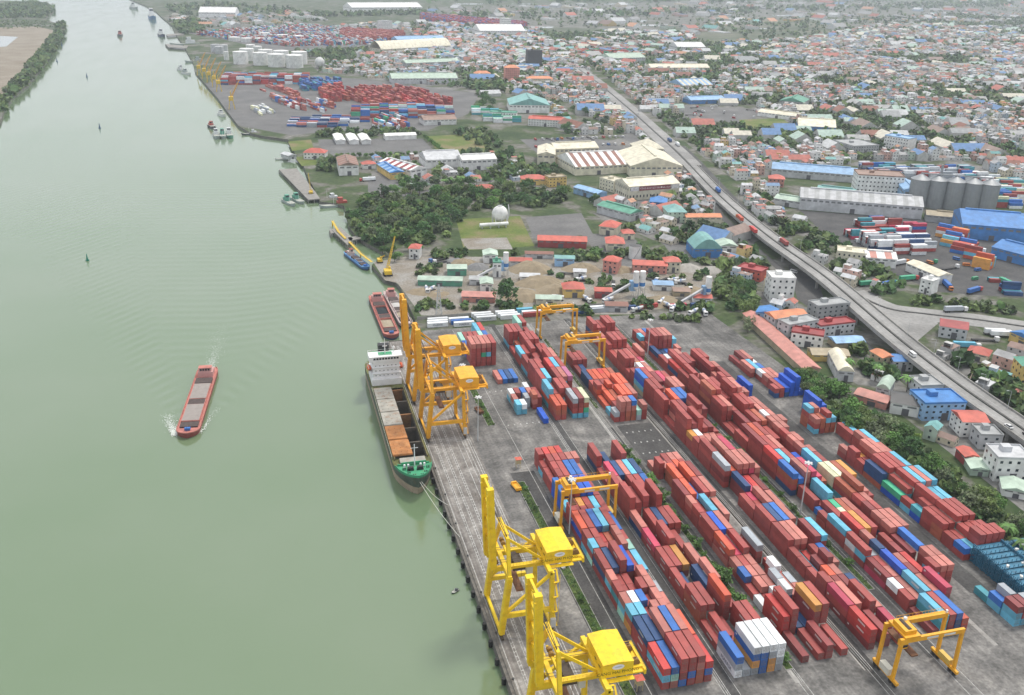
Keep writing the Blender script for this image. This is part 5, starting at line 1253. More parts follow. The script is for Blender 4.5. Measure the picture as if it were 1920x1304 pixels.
B((1498,393),(1727,412),34,11,'lgrey','lgrey','gable','warehouse','very long grey shed with louvred slope below the silos',1,ridge='x',stripes='grey')
wb = B((1603,368),(1690,373),25,20,'white','brown','flat','office_building','white five-storey block beside the silos',5)
B((1445.5,331),(1605,344),28,8,'lgrey','lblue','gable','warehouse','long light blue roofed warehouse',1,ridge='x'); B((1690,384),(1722,386),40,14,'lblue','lblue','gable','warehouse','grey-blue hall left of the silos')
B((1800,447),(1926,458),46,12,'blue','blue','gable','warehouse','large bright blue warehouse at the right edge',1,ridge='x'); B((1856,482),(1930,502),26,8,'blue','blue','gable','warehouse','lower blue warehouse before the large one',1,ridge='x')
B((1440,350),(1469,352),12,8,'pink','red','hip','house','pink house with red roof before the blue warehouse',2); B((1450,384),(1500,392),16,6,'lgrey','pgreen','gable','shed','pale green roofed shed left of the louvred shed'); B((1530,368),(1600,376),18,6,'teal','teal','gable','shed','teal roofed shed behind the louvred shed')
B((1735,416),(1990,440),16,6,'grey','tan','gable','shed','long tan-grey roof under the silos',1,ridge='x')
B((1567,492),(1622,498),15,8,'cream','cream','flat','office_building','cream office beside the viaduct',2); B((1622,500),(1678.8,504),18,7,'white','white','gable','shed','white striped roofed shed by the depot',1,stripes='pink'); B((1697,508),(1757,534),12,6,'white','cream','gable','shed','long cream roof slanting to the white gate house',1,ridge='x'); B((1722,548),(1744,554),10,9,'white','white','flat','gate_house','white gate house at the branch road',3)
B((1441.5,567),(1486.4,568),14,16,'white','white','flat','apartment_block','white four-storey block beside the viaduct',4)
B((1450.7,622),(1511.7,615),12,8,'lgrey','orange','gable','house','orange-red roofed house before the white block',2); B((1476,639),(1531,629),10,9,'lgrey','grey','flat','house','grey flat-roofed house, second before the white block',3); B((1480.6,648),(1540,657),10,8,'white','dred','flat','house','white house with dark red parapet near the viaduct',2); B((1529,608),(1589,601),10,11,'grey','grey','flat','house','bare grey house by the viaduct parapet',4); B((1536,634),(1600,626),9,7,'lgrey','dred','flat','house','house with dark red top floor by the viaduct',2); B((1566,656),(1620,654),10,4,'tan','lblue','gable','house','low house with light blue roof below the viaduct')
B((1415,606),(1450,612),12,7,'lblue','blue','gable','house','blue roofed house beside the white block',2); B((1430,548),(1446,552),10,10,'cream','orange','flat','house','cream narrow house behind the white block',3); B((1380,520),(1425,530),12,7,'red','dred','flat','house','dark red roofed house at the canal',2)
B((1522,678),(1591,680),10,4,'yellow','tan','gable','shed','tan roofed yellow shed below the viaduct houses'); B((1568,715),(1599,717),26,6,'lgrey','cream','arch','shed','cream arched-roof shed among the trees')
B((1651,694),(1673,691),10,7,'tan','orange','gable','house','orange roofed hut below the viaduct',2); B((1673,697),(1710,697),10,6,'lgrey','blue','gable','house','blue roofed house against the viaduct',2); B((1722.4,753),(1763.8,751),12,8,'lgrey','grey','flat','house','concrete box house against the viaduct',2); B((1728,790),(1805,788),15,9,'lblue','blue','flat','house','pale blue house with blue roof sheet near viaduct',3)
B((1667,775),(1720,784),14,6,'white','slate','gable','house','white house with dark slate roof',1,ridge='x'); B((1600,752),(1660,770),9,4,'pink','pink','gable','shed','long pink roof beside the tree belt',1,ridge='x'); B((1640,742),(1665,748),14,5,'lgrey','pgreen','arch','shed','pale green arched roof among the palms')
B((1799,820),(1847.6,821),12,8,'white','red','gable','house','white house with red roof at the right edge',3); B((1833.7,843),(1875,844),10,7,'lgrey','grey','flat','house','grey house with small red roof hut',2); B((1861,903),(1925,905),12,11,'white','lgrey','flat','house','modern white house at the right edge',3)
B((1806,873),(1831,873),8,4.5,'dred','red','gable','shed','dark red shed among the dark trees'); B((1818,892),(1852,895),10,3.5,'pgreen','pgreen','gable','shed','pale green roofed shed, upper of two'); B((1877,930),(1925,939),10,3.5,'white','pgreen','gable','shed','pale green roofed shed, lower of two')
B((1759,632),(1810,640),14,7,'lgrey','dred','gable','house','grey house with dark red roof right of the viaduct',2); B((1811,673),(1849,682),10,4.5,'cream','red','hip','house','low red roofed house right of the viaduct'); B((1890,640),(1932,660),24,6,'yellow','blue','gable','workshop','yellow workshop with bright blue roof at the right edge'); B((1909,722),(1940,724),12,11,'yellow','green','hip','house','yellow house with green roof at the right edge',3)
# long red shed roof along the yard corner
a, b_ = G(1392,600), G(1505,706)
t = thing('long_shed', (a[0], a[1], .05), atan2(b_[1]-a[1], b_[0]-a[0]), 'very long low shed with pinkish-red roof along the yard corner', 'building')
Ls = hypot(b_[0]-a[0], b_[1]-a[1]); mb = MB(); mb.box(0,Ls,0,9.5,0,4.2); mb.build('wall', bm_('tan'), t); mb = MB(); mb.gable(0,Ls,0,9.5,4.22,1.8,.5,0,'x'); mb.build('roof', bm_('pink', True), t)
# far, left of the highway
B((735,158),(858,157),42,9,'lgrey','pgreen','gable','warehouse','long grey-green roofed warehouse at the far terminal',1,ridge='x'); B((988,128),(1016,128),16,33,'slate','slate','flat','office_tower','dark glass office tower',9); B((947,153),(974,153),16,23,'pink','orange','hip','hotel','pink six-storey block with orange roof',6); B((988,159),(1037,159),13,10,'cream','orange','hip','office_building','cream block with orange roof right of the pink one',3); B((890,150),(920,150),14,11,'cream','orange','hip','office_building','cream block with orange roof left of the pink one',3)
B((955,212),(1030,213),62,11,'white','teal','gable','works_hall','large hall with teal roof',1,ridge='y'); B((918,222),(968,224),14,8,'white','green','flat','works_hall','white works front with green stripes',2); B((990,236),(1056,240),18,9,'white','red','gable','school_building','white school with red roof by the truck park',3); B((795,236),(856,234),26,7,'white','brown','gable','warehouse','brown roofed white warehouse at the palm row')
B((660,23),(792,22),95,16,'white','white','gable','warehouse','huge white far warehouse upper left',1,ridge='x'); B((373,33),(442,34),90,16,'white','white','gable','warehouse','far white warehouse behind the coaster'); B((745,82),(835,80),40,9,'lblue','lblue','gable','warehouse','far light blue roofed warehouse',1,ridge='x'); B((715,102),(846,94),46,10,'cream','cream','arch','warehouse','far cream arched warehouse',1,ridge='x'); B((762,128),(862,124),30,9,'lgrey','pgreen','gable','warehouse','far pale green roofed warehouse',1,ridge='x')
B((900,68),(985,68),90,14,'white','white','gable','factory_hall','far white factory with tower',1,ridge='x'); B((941,58),(958,58),25,34,'white','white','flat','factory_tower','white tower of the far factory',6); B((716,60),(736,59),20,28,'white','lgrey','flat','office_tower','far white office tower',8); B((1024,90),(1038,90),22,18,'white','white','flat','office_building','far white block by the woods',5)
B((1145,118),(1210,116),50,9,'lgrey','pgreen','gable','warehouse','pale green roofed warehouse right of the highway',1,ridge='x'); B((1220,136),(1330,136),34,9,'cream','cream','gable','warehouse','cream low warehouse right of the highway',1,ridge='x'); B((1270,98),(1322,98),55,12,'white','white','gable','warehouse','white hall at the edge of the far town'); B((1280,170),(1336,168),48,8,'cream','lblue','gable','warehouse','hall with cream and light blue striped roof',1,stripes='cream'); B((1295,196),(1360,194),26,6,'blue','lblue','gable','shed','light blue roofed shed by the depot lot')
B((1460,200),(1505,204),44,9,'grey','green','gable','warehouse','dark green gabled hall in the town'); B((1420,218),(1500,228),22,6,'white','cream','gable','warehouse','long cream roof at the town lawn',1,ridge='x'); B((1496,246),(1566,250),44,7,'blue','cream','gable','warehouse','cream roofed hall with blue front'); B((1598,290),(1646,288),40,9,'grey','grey','flat','office_building','long grey-roofed block in the town',3); B((1655,278),(1700,286),18,15,'white','lblue','flat','apartment_block','white apartment row with blue roofs',4)
# ------------------------------------------------------------------ silos, tanks, spherical tank, plants
silom = mat('silo_steel', (0.27,0.285,0.295), .5, .08, .3, metal=.2)
for i, p in enumerate(((1725.5,389),(1757,391),(1791,394),(1824,396.5),(1855,399))):
    x, y = G(*p); take(x, y, 12); t = thing('grain_silo', (x, y+6, 0), 0, 'tall ribbed grey grain silo, %s from the left of five' % TH[i+1], 'silo', 'row of grain silos')
    mb = MB(); mb.tube((0,0,0),(0,0,25),8.4,n=28,cap=False)
    for k in range(24):
        a = 2*pi*k/24; mb.box(8.42*cos(a)-.09,8.42*cos(a)+.09,8.42*sin(a)-.09,8.42*sin(a)+.09,0,25)
    mb.build('shell', silom, t)
    mb = MB(); mb.tube((0,0,25),(0,0,29.6),8.7,.8,28); mb.build('cone_roof', silom, t)
    mb = MB(); mb.tube((0,0,24.6),(0,0,25.1),8.75,n=28); mb.tube((0,0,29.6),(0,0,30.4),.9,n=10); mb.build('rim', mat('silo_rim', (.25,.26,.27), .5), t)
x0, y0 = G(1725,389); x1, y1 = G(1855,399)
mb = MB(); mb.beam((x0,y0+6,30),(x1,y1+6,30),1.6,.9)
for k in range(11): f = k/10; mb.beam((x0+(x1-x0)*f,y0+6+(y1-y0)*f,29),(x0+(x1-x0)*f,y0+6+(y1-y0)*f,31.6),.2)
mb.beam((x0+(x1-x0)*.47,y0+10,0),(x0+(x1-x0)*.47,y0+10,36),1.6,1.6); o = mb.build('silo_conveyor', silom); tag(o, 'steel catwalk conveyor along the silo tops with elevator tower', 'conveyor')
def tank(p, r, h, label, col='white', dome=True, name='storage_tank', group=None):
    x, y = G(*p); take(x, y, r); t = thing(name, (x, y, 0), 0, label, 'tank', group)
    mb = MB(); mb.tube((0,0,0),(0,0,h),r,n=24,cap=False); mb.build('shell', bm_(col), t, smooth=False)
    mb = MB(); mb.tube((0,0,h),(0,0,h+r*.10),r*1.01,r*.1,24); mb.build('roof', bm_(col if dome else 'slate', True), t)
    mb = MB()
    for k in range(9): a = -2.2+k*.12; a2 = a+.12; mb.beam((cos(a)*(r+.4),sin(a)*(r+.4),h*k/9),(cos(a2)*(r+.4),sin(a2)*(r+.4),h*(k+1)/9),.5,.15)
    mb.build('stair', bm_('grey'), t)
TK = [(452,120,14),(464,114,14),(489,122,14),(499,116,14),(519,125,16),(528,118,15),(553,127,16),(562,120,15)]
for i, (a, b, r) in enumerate(TK): tank((a,b), r, 23, 'big white storage tank of the %s row, %s from the river' % ('front' if i % 2 == 0 else 'rear', TH[i//2+1]), group='white tanks at the far terminal')
tank((425,113),5,16,'slim tall white tank left of the big ones')
for i, (a, b, r, h) in enumerate(((404,98,9,16),(412,101,9,15),(420,98,9,15),(440,77,14,9),(463,79,14,9),(487,79,14,9),(497,70,13,11),(530,73,14,10),(560,75,13,10),(470,92,10,9),(483,95,10,9))): tank((a,b), r, h, 'distant pale tank of the upper farm, %s from the river' % TH[i+1], 'lgrey' if i < 3 else 'white', group='tanks of the upper farm')
tank((1190,484),4.6,9.5,'white cylindrical tank with black top in the red-roofed yard','white',False)
def sphere(p, r, zc, label):
    x, y = G(*p); take(x, y, r); t = thing('spherical_tank', (x, y, 0), 0, label, 'tank')
    mb = MB(); n, m = 28, 16
    for j in range(m+1):
        for i in range(n): th = pi*j/m; mb.v.append((r*sin(th)*cos(2*pi*i/n), r*sin(th)*sin(2*pi*i/n), zc+r*cos(th)))
    for j in range(m):
        for i in range(n): i2 = (i+1) % n; mb.f.append((j*n+i,(j+1)*n+i,(j+1)*n+i2,j*n+i2)); mb.m.append(0)
    mb.build('shell', bm_('white'), t, smooth=True)
    for k in range(8): a = k*pi/4; m2 = MB(); m2.tube((cos(a)*r*.97,sin(a)*r*.97,0),(cos(a)*r*.97,sin(a)*r*.97,zc),.35,n=8); m2.build('leg', bm_('white'), t)
    mb = MB(); mb.box(-1.6,1.6,-1.6,1.6,zc+r,zc+r+.2)
    for k in range(12): a = k*pi/6; mb.beam((cos(a)*2.2,sin(a)*2.2,zc+r-.3),(cos(a)*2.2,sin(a)*2.2,zc+r+1.2),.1)
    for k in range(10): a = -1.2+k*.14; mb.beam((cos(a)*(r+.8),sin(a)*(r+.8),zc*2*k/10*.9),(cos(a+.14)*(r+.8),sin(a+.14)*(r+.8),zc*2*(k+1)/10*.9),.8,.15)
    mb.build('stair_and_crown', bm_('lgrey'), t)
sphere((937,420),6.6,8.6,'white spherical gas tank on legs on the fenced lawn'); sphere((600,128),9,11,'distant white spherical tank beside the white tank row')
x, y = G(925,424); t = thing('pressure_vessel', (x, y-6, 0), .05, 'long white horizontal gas vessel in front of the spherical tank', 'tank')
mb = MB(); mb.tube((-13,0,3),(11,0,3),1.5,n=16); mb.dome((0,0,0),.01,.01,6,2); mb.build('shell', bm_('white'), t)
for k in (-11,-4,3,9): mb = MB(); mb.box(k-.3,k+.3,-1.2,1.2,0,2.2); mb.build('saddle', bm_('lgrey'), t)
def cement_plant(p, label, n=2):
    x, y = G(*p); t = thing('concrete_plant', (x, y, 0), 0, label, 'plant')
    for k in range(n):
        mb = MB(); mb.tube((k*4.6,0,6),(k*4.6,0,17),1.9,n=14); mb.tube((k*4.6,0,3.4),(k*4.6,0,6),.4,1.9,14); mb.build('cement_silo', bm_('white'), t)
        mb = MB(); mb.tube((k*4.6,0,7),(k*4.6,0,9.5),1.94,n=14,cap=False); mb.build('blue_band', bm_('blue'), t)
        for a in (-1.4,1.4):
            for b in (-1.4,1.4): m2 = MB(); m2.box(k*4.6+a-.12,k*4.6+a+.12,b-.12,b+.12,0,6.4); m2.build('leg', bm_('grey'), t)
    mb = MB(); mb.beam((-2,1,9),(-24,-5,1.2),1.6,1.2); mb.build('conveyor', bm_('lgrey'), t)
    mb = MB(); mb.box(-3.4,-.2,-1,3,4,10.5); mb.build('mixer_house', bm_('lblue'), t); take(x, y, 10)
cement_plant((948,518),'concrete plant with white and blue silo and sloping conveyor, left one',1); cement_plant((1190,556),'concrete plant with white silos and conveyor by the yard fence',2); cement_plant((1325,566),'small blue concrete plant at the end of the yard fence',1)
# heaps
heapm = {'sand': mat('heap_sand', (0.26,0.21,0.14), .95, .15, .3), 'gravel': mat('heap_gravel', (0.20,0.20,0.20), .95, .15, .5), 'pale': mat('heap_pale', (0.36,0.34,0.31), .95, .12, .4)}
for i, (a, b, r, h, k) in enumerate(((868,495,9,4,'sand'),(895,503,8,4,'gravel'),(853,492,7,3,'gravel'),(995,505,14,6,'sand'),(1090,505,12,5,'sand'),(1160,507,9,3.5,'sand'),(1010,530,14,5,'sand'),(1040,545,11,4,'sand'),(980,556,13,5,'sand'),(1290,504,9,4,'pale'),(1335,508,8,3.5,'pale'),(790,548,8,2.5,'sand'),(820,552,7,2.5,'sand'),(1240,566,12,4,'sand'),(1295,545,8,3,'sand'))):
    x, y = G(a, b); mb = MB(); n = 18; rg2 = random.Random(i)
    ring = [(r*rg2.uniform(.8,1.1)*cos(2*pi*q/n)*1.2, r*rg2.uniform(.8,1.1)*sin(2*pi*q/n), 0) for q in range(n)]; mid = [(v[0]*.5+rg2.uniform(-.5,.5), v[1]*.5+rg2.uniform(-.5,.5), h*rg2.uniform(.55,.75)) for v in ring]
    for q in range(n): p2 = (q+1) % n; mb.face([ring[q],ring[p2],mid[p2],mid[q]]); mb.face([mid[q],mid[p2],(rg2.uniform(-.1,.1),0,h)])
    o = mb.build('aggregate_heap', heapm[k], None, True, (x, y, .04)); ranked(o, {'sand':'brown sand heap','gravel':'grey gravel heap','pale':'pale stone heap'}[k], 'heap', 'heaps in the sand yard'); take(x, y, r)
# jetties and piers
piermat = mat('pier_concrete', (0.24,0.23,0.21), .9, .2, .3, dirt=.4)
def pier(name, pts, z, label, m=piermat, piles=True):
    P = pl(*pts); mb = MB(); n = len(P)
    t = thing(name, (P[0][0], P[0][1], 0), 0, label, 'pier'); ox, oy = P[0]
    Q = [(p[0]-ox, p[1]-oy) for p in P]; mb.face([(q[0],q[1],z) for q in Q]); mb.face([(q[0],q[1],z-.9) for q in Q][::-1])
    for a, b in zip(Q, Q[1:]+Q[:1]): mb.face([(a[0],a[1],z-.9),(b[0],b[1],z-.9),(b[0],b[1],z),(a[0],a[1],z)])
    mb.build('deck', m, t)
    m2 = MB()
    for a, b in zip(Q, Q[1:]+Q[:1]):
        L = hypot(b[0]-a[0], b[1]-a[1]); k = max(1, int(L/5))
        for i in range(k): m2.tube((a[0]+(b[0]-a[0])*i/k,a[1]+(b[1]-a[1])*i/k,-5),(a[0]+(b[0]-a[0])*i/k,a[1]+(b[1]-a[1])*i/k,z-.9),.4,n=6)
    o = m2.build('piles', m, t); o['kind'] = 'stuff'
pier('concrete_pier', ((523,319),(556,317),(592,362),(600,374),(578,376)), .6, 'broad bare concrete pier angled into the inlet')
pier('jetty', ((622,433),(638,428),(662,450),(652,462)), .9, 'small piled jetty platform before the mangroves'); pier('jetty_walkway', ((652,448),(692,441),(692,446),(656,454)), .9, 'narrow walkway linking the jetty to the wood')
pier('dolphin', ((618,432),(628,430),(630,437),(620,440)), .6, 'small square mooring dolphin beyond the jetty')
pier('far_jetty', ((312,66),(345,63),(345,66),(314,69)), 1.5, 'thin jetty reaching out below the wooded point'); pier('far_jetty', ((310,84),(352,88),(350,92),(316,90)), 1.5, 'thin jetty below the far tanks')
pipem = mat('pipe_yellow', (0.62,0.42,0.03), .6, .15, .5)
for pts, lb in ((((623,415),(634,434),(648,448)),'yellow pipe gangway from dolphin to jetty'),(((655,454),(676,476),(697,492)),'yellow pipe gangway from jetty to the sand yard')):
    x, y = G(*pts[0], 1.5); mb = MB(); Q = [(G(*p,1.5)[0]-x, G(*p,1.5)[1]-y) for p in pts]
    for a, b in zip(Q, Q[1:]):
        mb.beam((a[0],a[1],1.6),(b[0],b[1],1.6),1.6,.25); 
        for s in (-.7,.7): mb.beam((a[0]+s,a[1],2.6),(b[0]+s,b[1],2.6),.1)
        mb.tube((a[0],a[1],-5),(a[0],a[1],1.5),.5,n=8)
    o = mb.build('gangway', pipem, None, None, (x, y, 0)); tag(o, lb, 'gangway')
# crawler crane and slewing quay cranes far off
def crawler(p, boom, label, rzb=0.0, s=1.0, m=None):
    x, y = G(*p); m = m or pipem; t = thing('crawler_crane', (x, y, .1), 0, label, 'crane')
    mb = MB(); mb.box(-3*s,-1.7*s,-3.4*s,3.4*s,0,1.2*s); mb.box(1.7*s,3*s,-3.4*s,3.4*s,0,1.2*s); mb.build('track', rubber, t)
    mb = MB(); mb.box(-2.4*s,2.4*s,-4*s,3*s,1.3*s,3.8*s); mb.box(1*s,2.3*s,1.2*s,3.2*s,3.8*s,5*s); mb.build('house', m, t)
    b = Vector(boom); mb = MB()
    for dx in (-.7*s,.7*s):
        for dz in (-.6*s,.6*s): mb.beam((dx,2.5*s+dz*.3,3*s+dz),(b.x+dx*.4,b.y,b.z+dz*.4),.22*s)
    k = 14
    for i in range(k):
        f0, f1 = i/k, (i+1)/k; P = lambda f, sgn: Vector((sgn*.7*s*(1-.6*f)+b.x*f, 2.5*s+(b.y-2.5*s)*f, 3*s+(b.z-3*s)*f))
        mb.beam(P(f0,-1),P(f1,1),.16*s); mb.beam(P(f0,1),P(f1,-1),.16*s)
    mb.beam((0,-3*s,4*s),(b.x,b.y,b.z),.10*s); mb.build('boom', m, t); take(x, y, 6)
crawler((727,516),(7,10,24),'yellow crawler crane with long raised boom on the river bank'); crawler((583,364),(-1,4,18),'small yellow crane standing on the concrete pier',s=.7); crawler((712,492),(3,-4,6),'small yellow excavator crane beside the crawler crane',s=.7)
for i, (a, b) in enumerate(((374,142),(384,148),(393,155),(403,163),(411,172),(435,205))):
    x, y = G(a, b); t = thing('slewing_crane', (x, y, 0), 0, 'far yellow slewing quay crane, %s from upriver' % TH[i+1], 'crane', 'slewing cranes of the far quay')
    mb = MB()
    for q in (-4,4):
        for r_ in (-4,4): mb.beam((q,r_,0),(q*.5,r_*.5,12),.9)
    mb.build('portal', pipem, t); mb = MB(); mb.box(-3,3,-5,4,12,17); mb.beam((0,0,17),(0,-2,24),1); mb.build('house', pipem, t)
    mb = MB(); mb.beam((-1,3,15),(13,10,38),.8); mb.beam((1,3,15),(13,10,38),.8); mb.beam((0,-2,24),(13,10,38),.2); mb.build('boom', mat('boom_ochre', (.55,.30,.06), .6), t)

x, y = G(823,592); t = thing('lattice_pylon', (x, y, 0), 0, 'grey lattice pylon behind the white reefers at the yard fence', 'pylon')
mb = MB()
for a in (-1,1):
    for b in (-1,1): mb.beam((a*1.8,b*1.8,0),(a*.3,b*.3,20),.22)
for k in range(8):
    f0, f1 = 1-k/8*.83, 1-(k+1)/8*.83; z0, z1 = k*2.5, (k+1)*2.5
    for a, b, c, d in ((-1,-1,1,-1),(1,-1,1,1),(1,1,-1,1),(-1,1,-1,-1)): mb.beam((a*1.8*f0,b*1.8*f0,z0),(c*1.8*f1,d*1.8*f1,z1),.13); mb.beam((c*1.8*f0,d*1.8*f0,z0),(a*1.8*f1,b*1.8*f1,z1),.13)
mb.build('frame', MATS['galvanised'], t)
mb = MB(); mb.beam((-3,0,18),(3,0,18),.25); mb.beam((-2.4,0,15.5),(2.4,0,15.5),.25); mb.build('cross_arm', MATS['galvanised'], t)
# lamp posts along the highway
lm = MB(); lm.tube((0,0,0),(0,0,9),.12,.08,6); lm.beam((0,0,9),(2.2,0,9.5),.1); lm.box(1.8,2.9,-.15,.15,9.42,9.58); lmm = lm.mesh('lamp_post', MATS['galvanised'])
for n_, i in enumerate(range(2, len(ROAD)-30, 4)):
    p = ROAD[i]; q = ROAD[i+1]; L = hypot(q[0]-p[0], q[1]-p[1]); nx_, ny_ = (q[1]-p[1])/L, -(q[0]-p[0])/L
    o = mkobj('lamp_post', lmm, None, (p[0]+nx_*7.7, p[1]+ny_*7.7, p[2]), atan2(-ny_, -nx_)); tag(o, 'grey street lamp on the highway edge, %s from the near end' % ordinal(n_+1), 'street lamp', 'street lamps along the highway')
# fence between the yard and the sand works
mb = MB(); mb.box(82,268,516.5,516.7,0,2.0); o = mb.build('yard_wall', mat('fence_grey', (.30,.29,.27), .9, .2, .4)); tag(o, 'low grey boundary wall behind the reefers along the far side of the yard', 'wall')
# ------------------------------------------------------------------ vehicles
tyre = rubber
VCOL = {'white':(.66,.66,.65),'red':(.45,.05,.04),'blue':(.04,.14,.38),'grey':(.25,.26,.27),'black':(.02,.02,.022),'orange':(.55,.17,.03),'green':(.05,.28,.14),'silver':(.45,.46,.47)}
def vm(c): return mat('paint_'+c, VCOL[c], .35, .05, .5)
def car_proto(c):
    t = thing('car', (0,0,-500)); mb = MB(); mb.box(-.88,.88,-2.2,2.2,.35,.95); b = mb.build('body', vm(c), t)
    mb = MB(); mb.face([(-.8,-1.3,.95),(.8,-1.3,.95),(.65,-.7,1.5),(-.65,-.7,1.5)]); mb.face([(.65,1.0,1.5),(-.65,1.0,1.5),(-.8,1.7,.95),(.8,1.7,.95)]); mb.face([(-.8,-1.3,.95),(-.65,-.7,1.5),(-.65,1.0,1.5),(-.8,1.7,.95)]); mb.face([(.8,-1.3,.95),(.8,1.7,.95),(.65,1,1.5),(.65,-.7,1.5)]); mb.build('window', glassm, t)
    mb = MB(); mb.box(-.66,.66,-.7,1.0,1.48,1.54); mb.build('roof', vm(c), t)
    for x in (-.8,.8):
        for y in (-1.4,1.4): mb = MB(); mb.tube((x-.12,y,.34),(x+.12,y,.34),.34,n=10); mb.build('wheel', tyre, t)
    return t
def van_proto(c):
    t = thing('van', (0,0,-500)); mb = MB(); mb.box(-1,1,-2.7,2.7,.4,1.3); mb.box(-.95,.95,-2.1,2.65,1.3,2.3); mb.build('body', vm(c), t)
    mb = MB(); mb.box(-.97,.97,-2.0,2.2,1.45,2.0); mb.box(-.85,.85,-2.14,-2.1,1.4,2.1); mb.build('window', glassm, t)
    for x in (-.9,.9):
        for y in (-1.8,1.8): mb = MB(); mb.tube((x-.13,y,.38),(x+.13,y,.38),.38,n=10); mb.build('wheel', tyre, t)
    return t
def truck_proto(cab, box):
    t = thing('truck', (0,0,-500)); mb = MB(); mb.box(-1.22,1.22,-8.2,-5.9,.7,3.1); mb.build('cab', vm(cab), t)
    mb = MB(); mb.box(-1.05,1.05,-8.24,-8.2,1.9,2.8); mb.build('window', glassm, t)
    mb = MB(); mb.box(-1.0,1.0,-5.9,7.4,.75,1.15); mb.build('chassis', mat('chassis_black', (.03,.03,.03), .7), t)
    if box:
        mb = MB(); mb.box(-1.22,1.22,-4.9,7.3,1.18,3.8); mb.build('container', CM[box], t)
    for x in (-1,1):
        for y in (-7.1,-4.6,4.3,5.6,6.8): mb = MB(); mb.tube((x-.16,y,.5),(x+.16,y,.5),.5,n=10); mb.build('wheel', tyre, t)
    return t
def mixer_proto():
    t = thing('mixer_truck', (0,0,-500)); mb = MB(); mb.box(-1.2,1.2,-4.2,-2.2,.7,3.0); mb.build('cab', vm('white'), t); mb = MB(); mb.box(-1,1,-4.24,-4.2,1.9,2.7); mb.build('window', glassm, t)
    mb = MB(); mb.box(-1,1,-2.2,4.2,.7,1.1); mb.build('chassis', MATS['chassis_black'], t)
    mb = MB(); mb.tube((0,-1.9,2.0),(0,.4,2.5),.7,1.25,12); mb.tube((0,.4,2.5),(0,3.8,3.2),1.25,.6,12); mb.build('drum', vm('white'), t)
    mb = MB(); mb.tube((0,-.2,2.4),(0,1.0,2.63),1.27,1.16,12,cap=False); mb.build('drum_band', vm('blue'), t)
    for x in (-1,1):
        for y in (-3.3,1.6,3.0): mb = MB(); mb.tube((x-.16,y,.5),(x+.16,y,.5),.5,n=10); mb.build('wheel', tyre, t)
    return t
VP = {}
def vehicle(kind, col, p, rz, desc, z=0.1, box=None, group=None, rank=True):
    k = (kind, col, box)
    x, y = G(p[0], p[1], z)
    if k not in VP:
        o = {'car': lambda: car_proto(col), 'van': lambda: van_proto(col), 'truck': lambda: truck_proto(col, box), 'mixer': mixer_proto}[kind](); VP[k] = o
    else: o = copy_tree(VP[k])
    o.location = (x, y, z); o.rotation_euler = (0, 0, rz); take(x, y, 4)
    for q in ('label', 'category', 'group'):
        if q in o: del o[q]
    cat = {'car':'car','van':'van','truck':'truck','mixer':'mixer truck'}[kind]
    if rank: ranked(o, desc, cat, group)
    else: tag(o, desc, cat, group)
    return o
def on_road(i, off, kind, col, desc, flip=False, box=None):
    p = ROAD[i]; q = ROAD[i+1]; tx, ty = q[0]-p[0], q[1]-p[1]; L = hypot(tx, ty); tx /= L; ty /= L
    x, y, z = p[0]+ty*off, p[1]-tx*off, p[2]+.02+(.12 if i >= CUT else 0)
    k = (kind, col, box)
    if k not in VP: o = VP[k] = {'car': lambda: car_proto(col), 'van': lambda: van_proto(col), 'truck': lambda: truck_proto(col, box)}[kind]()
    else: o = copy_tree(VP[k])
    for qn in ('label', 'category', 'group'):
        if qn in o: del o[qn]
    o.location = (x, y, z); o.rotation_euler = (0, 0, atan2(ty, tx)+pi/2+(pi if flip else 0)); tag(o, desc, kind, 'traffic on the highway')
def idx_near(px, z=7): 
    g = G(px[0], px[1], z); return min(range(len(ROAD)-2), key=lambda i: hypot(ROAD[i][0]-g[0], ROAD[i][1]-g[1]))
on_road(idx_near((1730,674)), -4.5, 'van', 'white', 'white van driving on the lower stretch of the viaduct')
on_road(idx_near((1876,806)), -5.5, 'car', 'white', 'white car on the viaduct near the right edge'); on_road(idx_near((1896,816)), -2.5, 'car', 'black', 'dark car beside the white one on the viaduct')
on_road(idx_near((1448,455)), 3.5, 'truck', 'white', 'truck with a red container crossing the viaduct', box='r'); on_road(idx_near((1380,415),4), -7, 'truck', 'orange', 'orange truck on the ramp of the viaduct', box='O'); on_road(idx_near((1408,440),5), -8, 'truck', 'red', 'red box truck on the slip side of the viaduct', box='R')
on_road(idx_near((1340,365),2), 2, 'truck', 'white', 'white and blue truck at the foot of the viaduct', box='b'); on_road(idx_near((1245,265),0), 5, 'truck', 'blue', 'blue truck on the level highway', box='n'); on_road(idx_near((1262,275),0), 9, 'truck', 'white', 'white truck on the level highway', box='w')
on_road(idx_near((1190,215),0), 4, 'car', 'white', 'white car on the level highway, nearer of two'); on_road(idx_near((1150,175),0), -5, 'car', 'silver', 'silver car on the level highway, farther of two'); on_road(idx_near((1100,140),0), 4, 'truck', 'red', 'red truck far along the highway', box='r')
rg = random.Random(77)
for i in range(14):
    for j in range(2): vehicle('truck' if rg.random() < .45 else 'van', rg.choice(('white','white','red','blue','orange')), (1005+i*12.5+rg.uniform(-2,2), 263+j*14-i*.4), .15+rg.uniform(-.1,.1), 'parked lorry in the truck park', box=None, group='vehicles in the truck park')
for i, p in enumerate(((800,548),(808,548),(1045,563),(1090,528),(1252,578),(1262,583),(1240,570),(1320,590),(1300,590),(1100,566),(1262,530),(1275,533),(1140,568),(1195,585))):
    vehicle('mixer', 'white', p, rg.uniform(-1.8,1.8), 'white concrete mixer truck', group='mixer trucks in the sand yard')
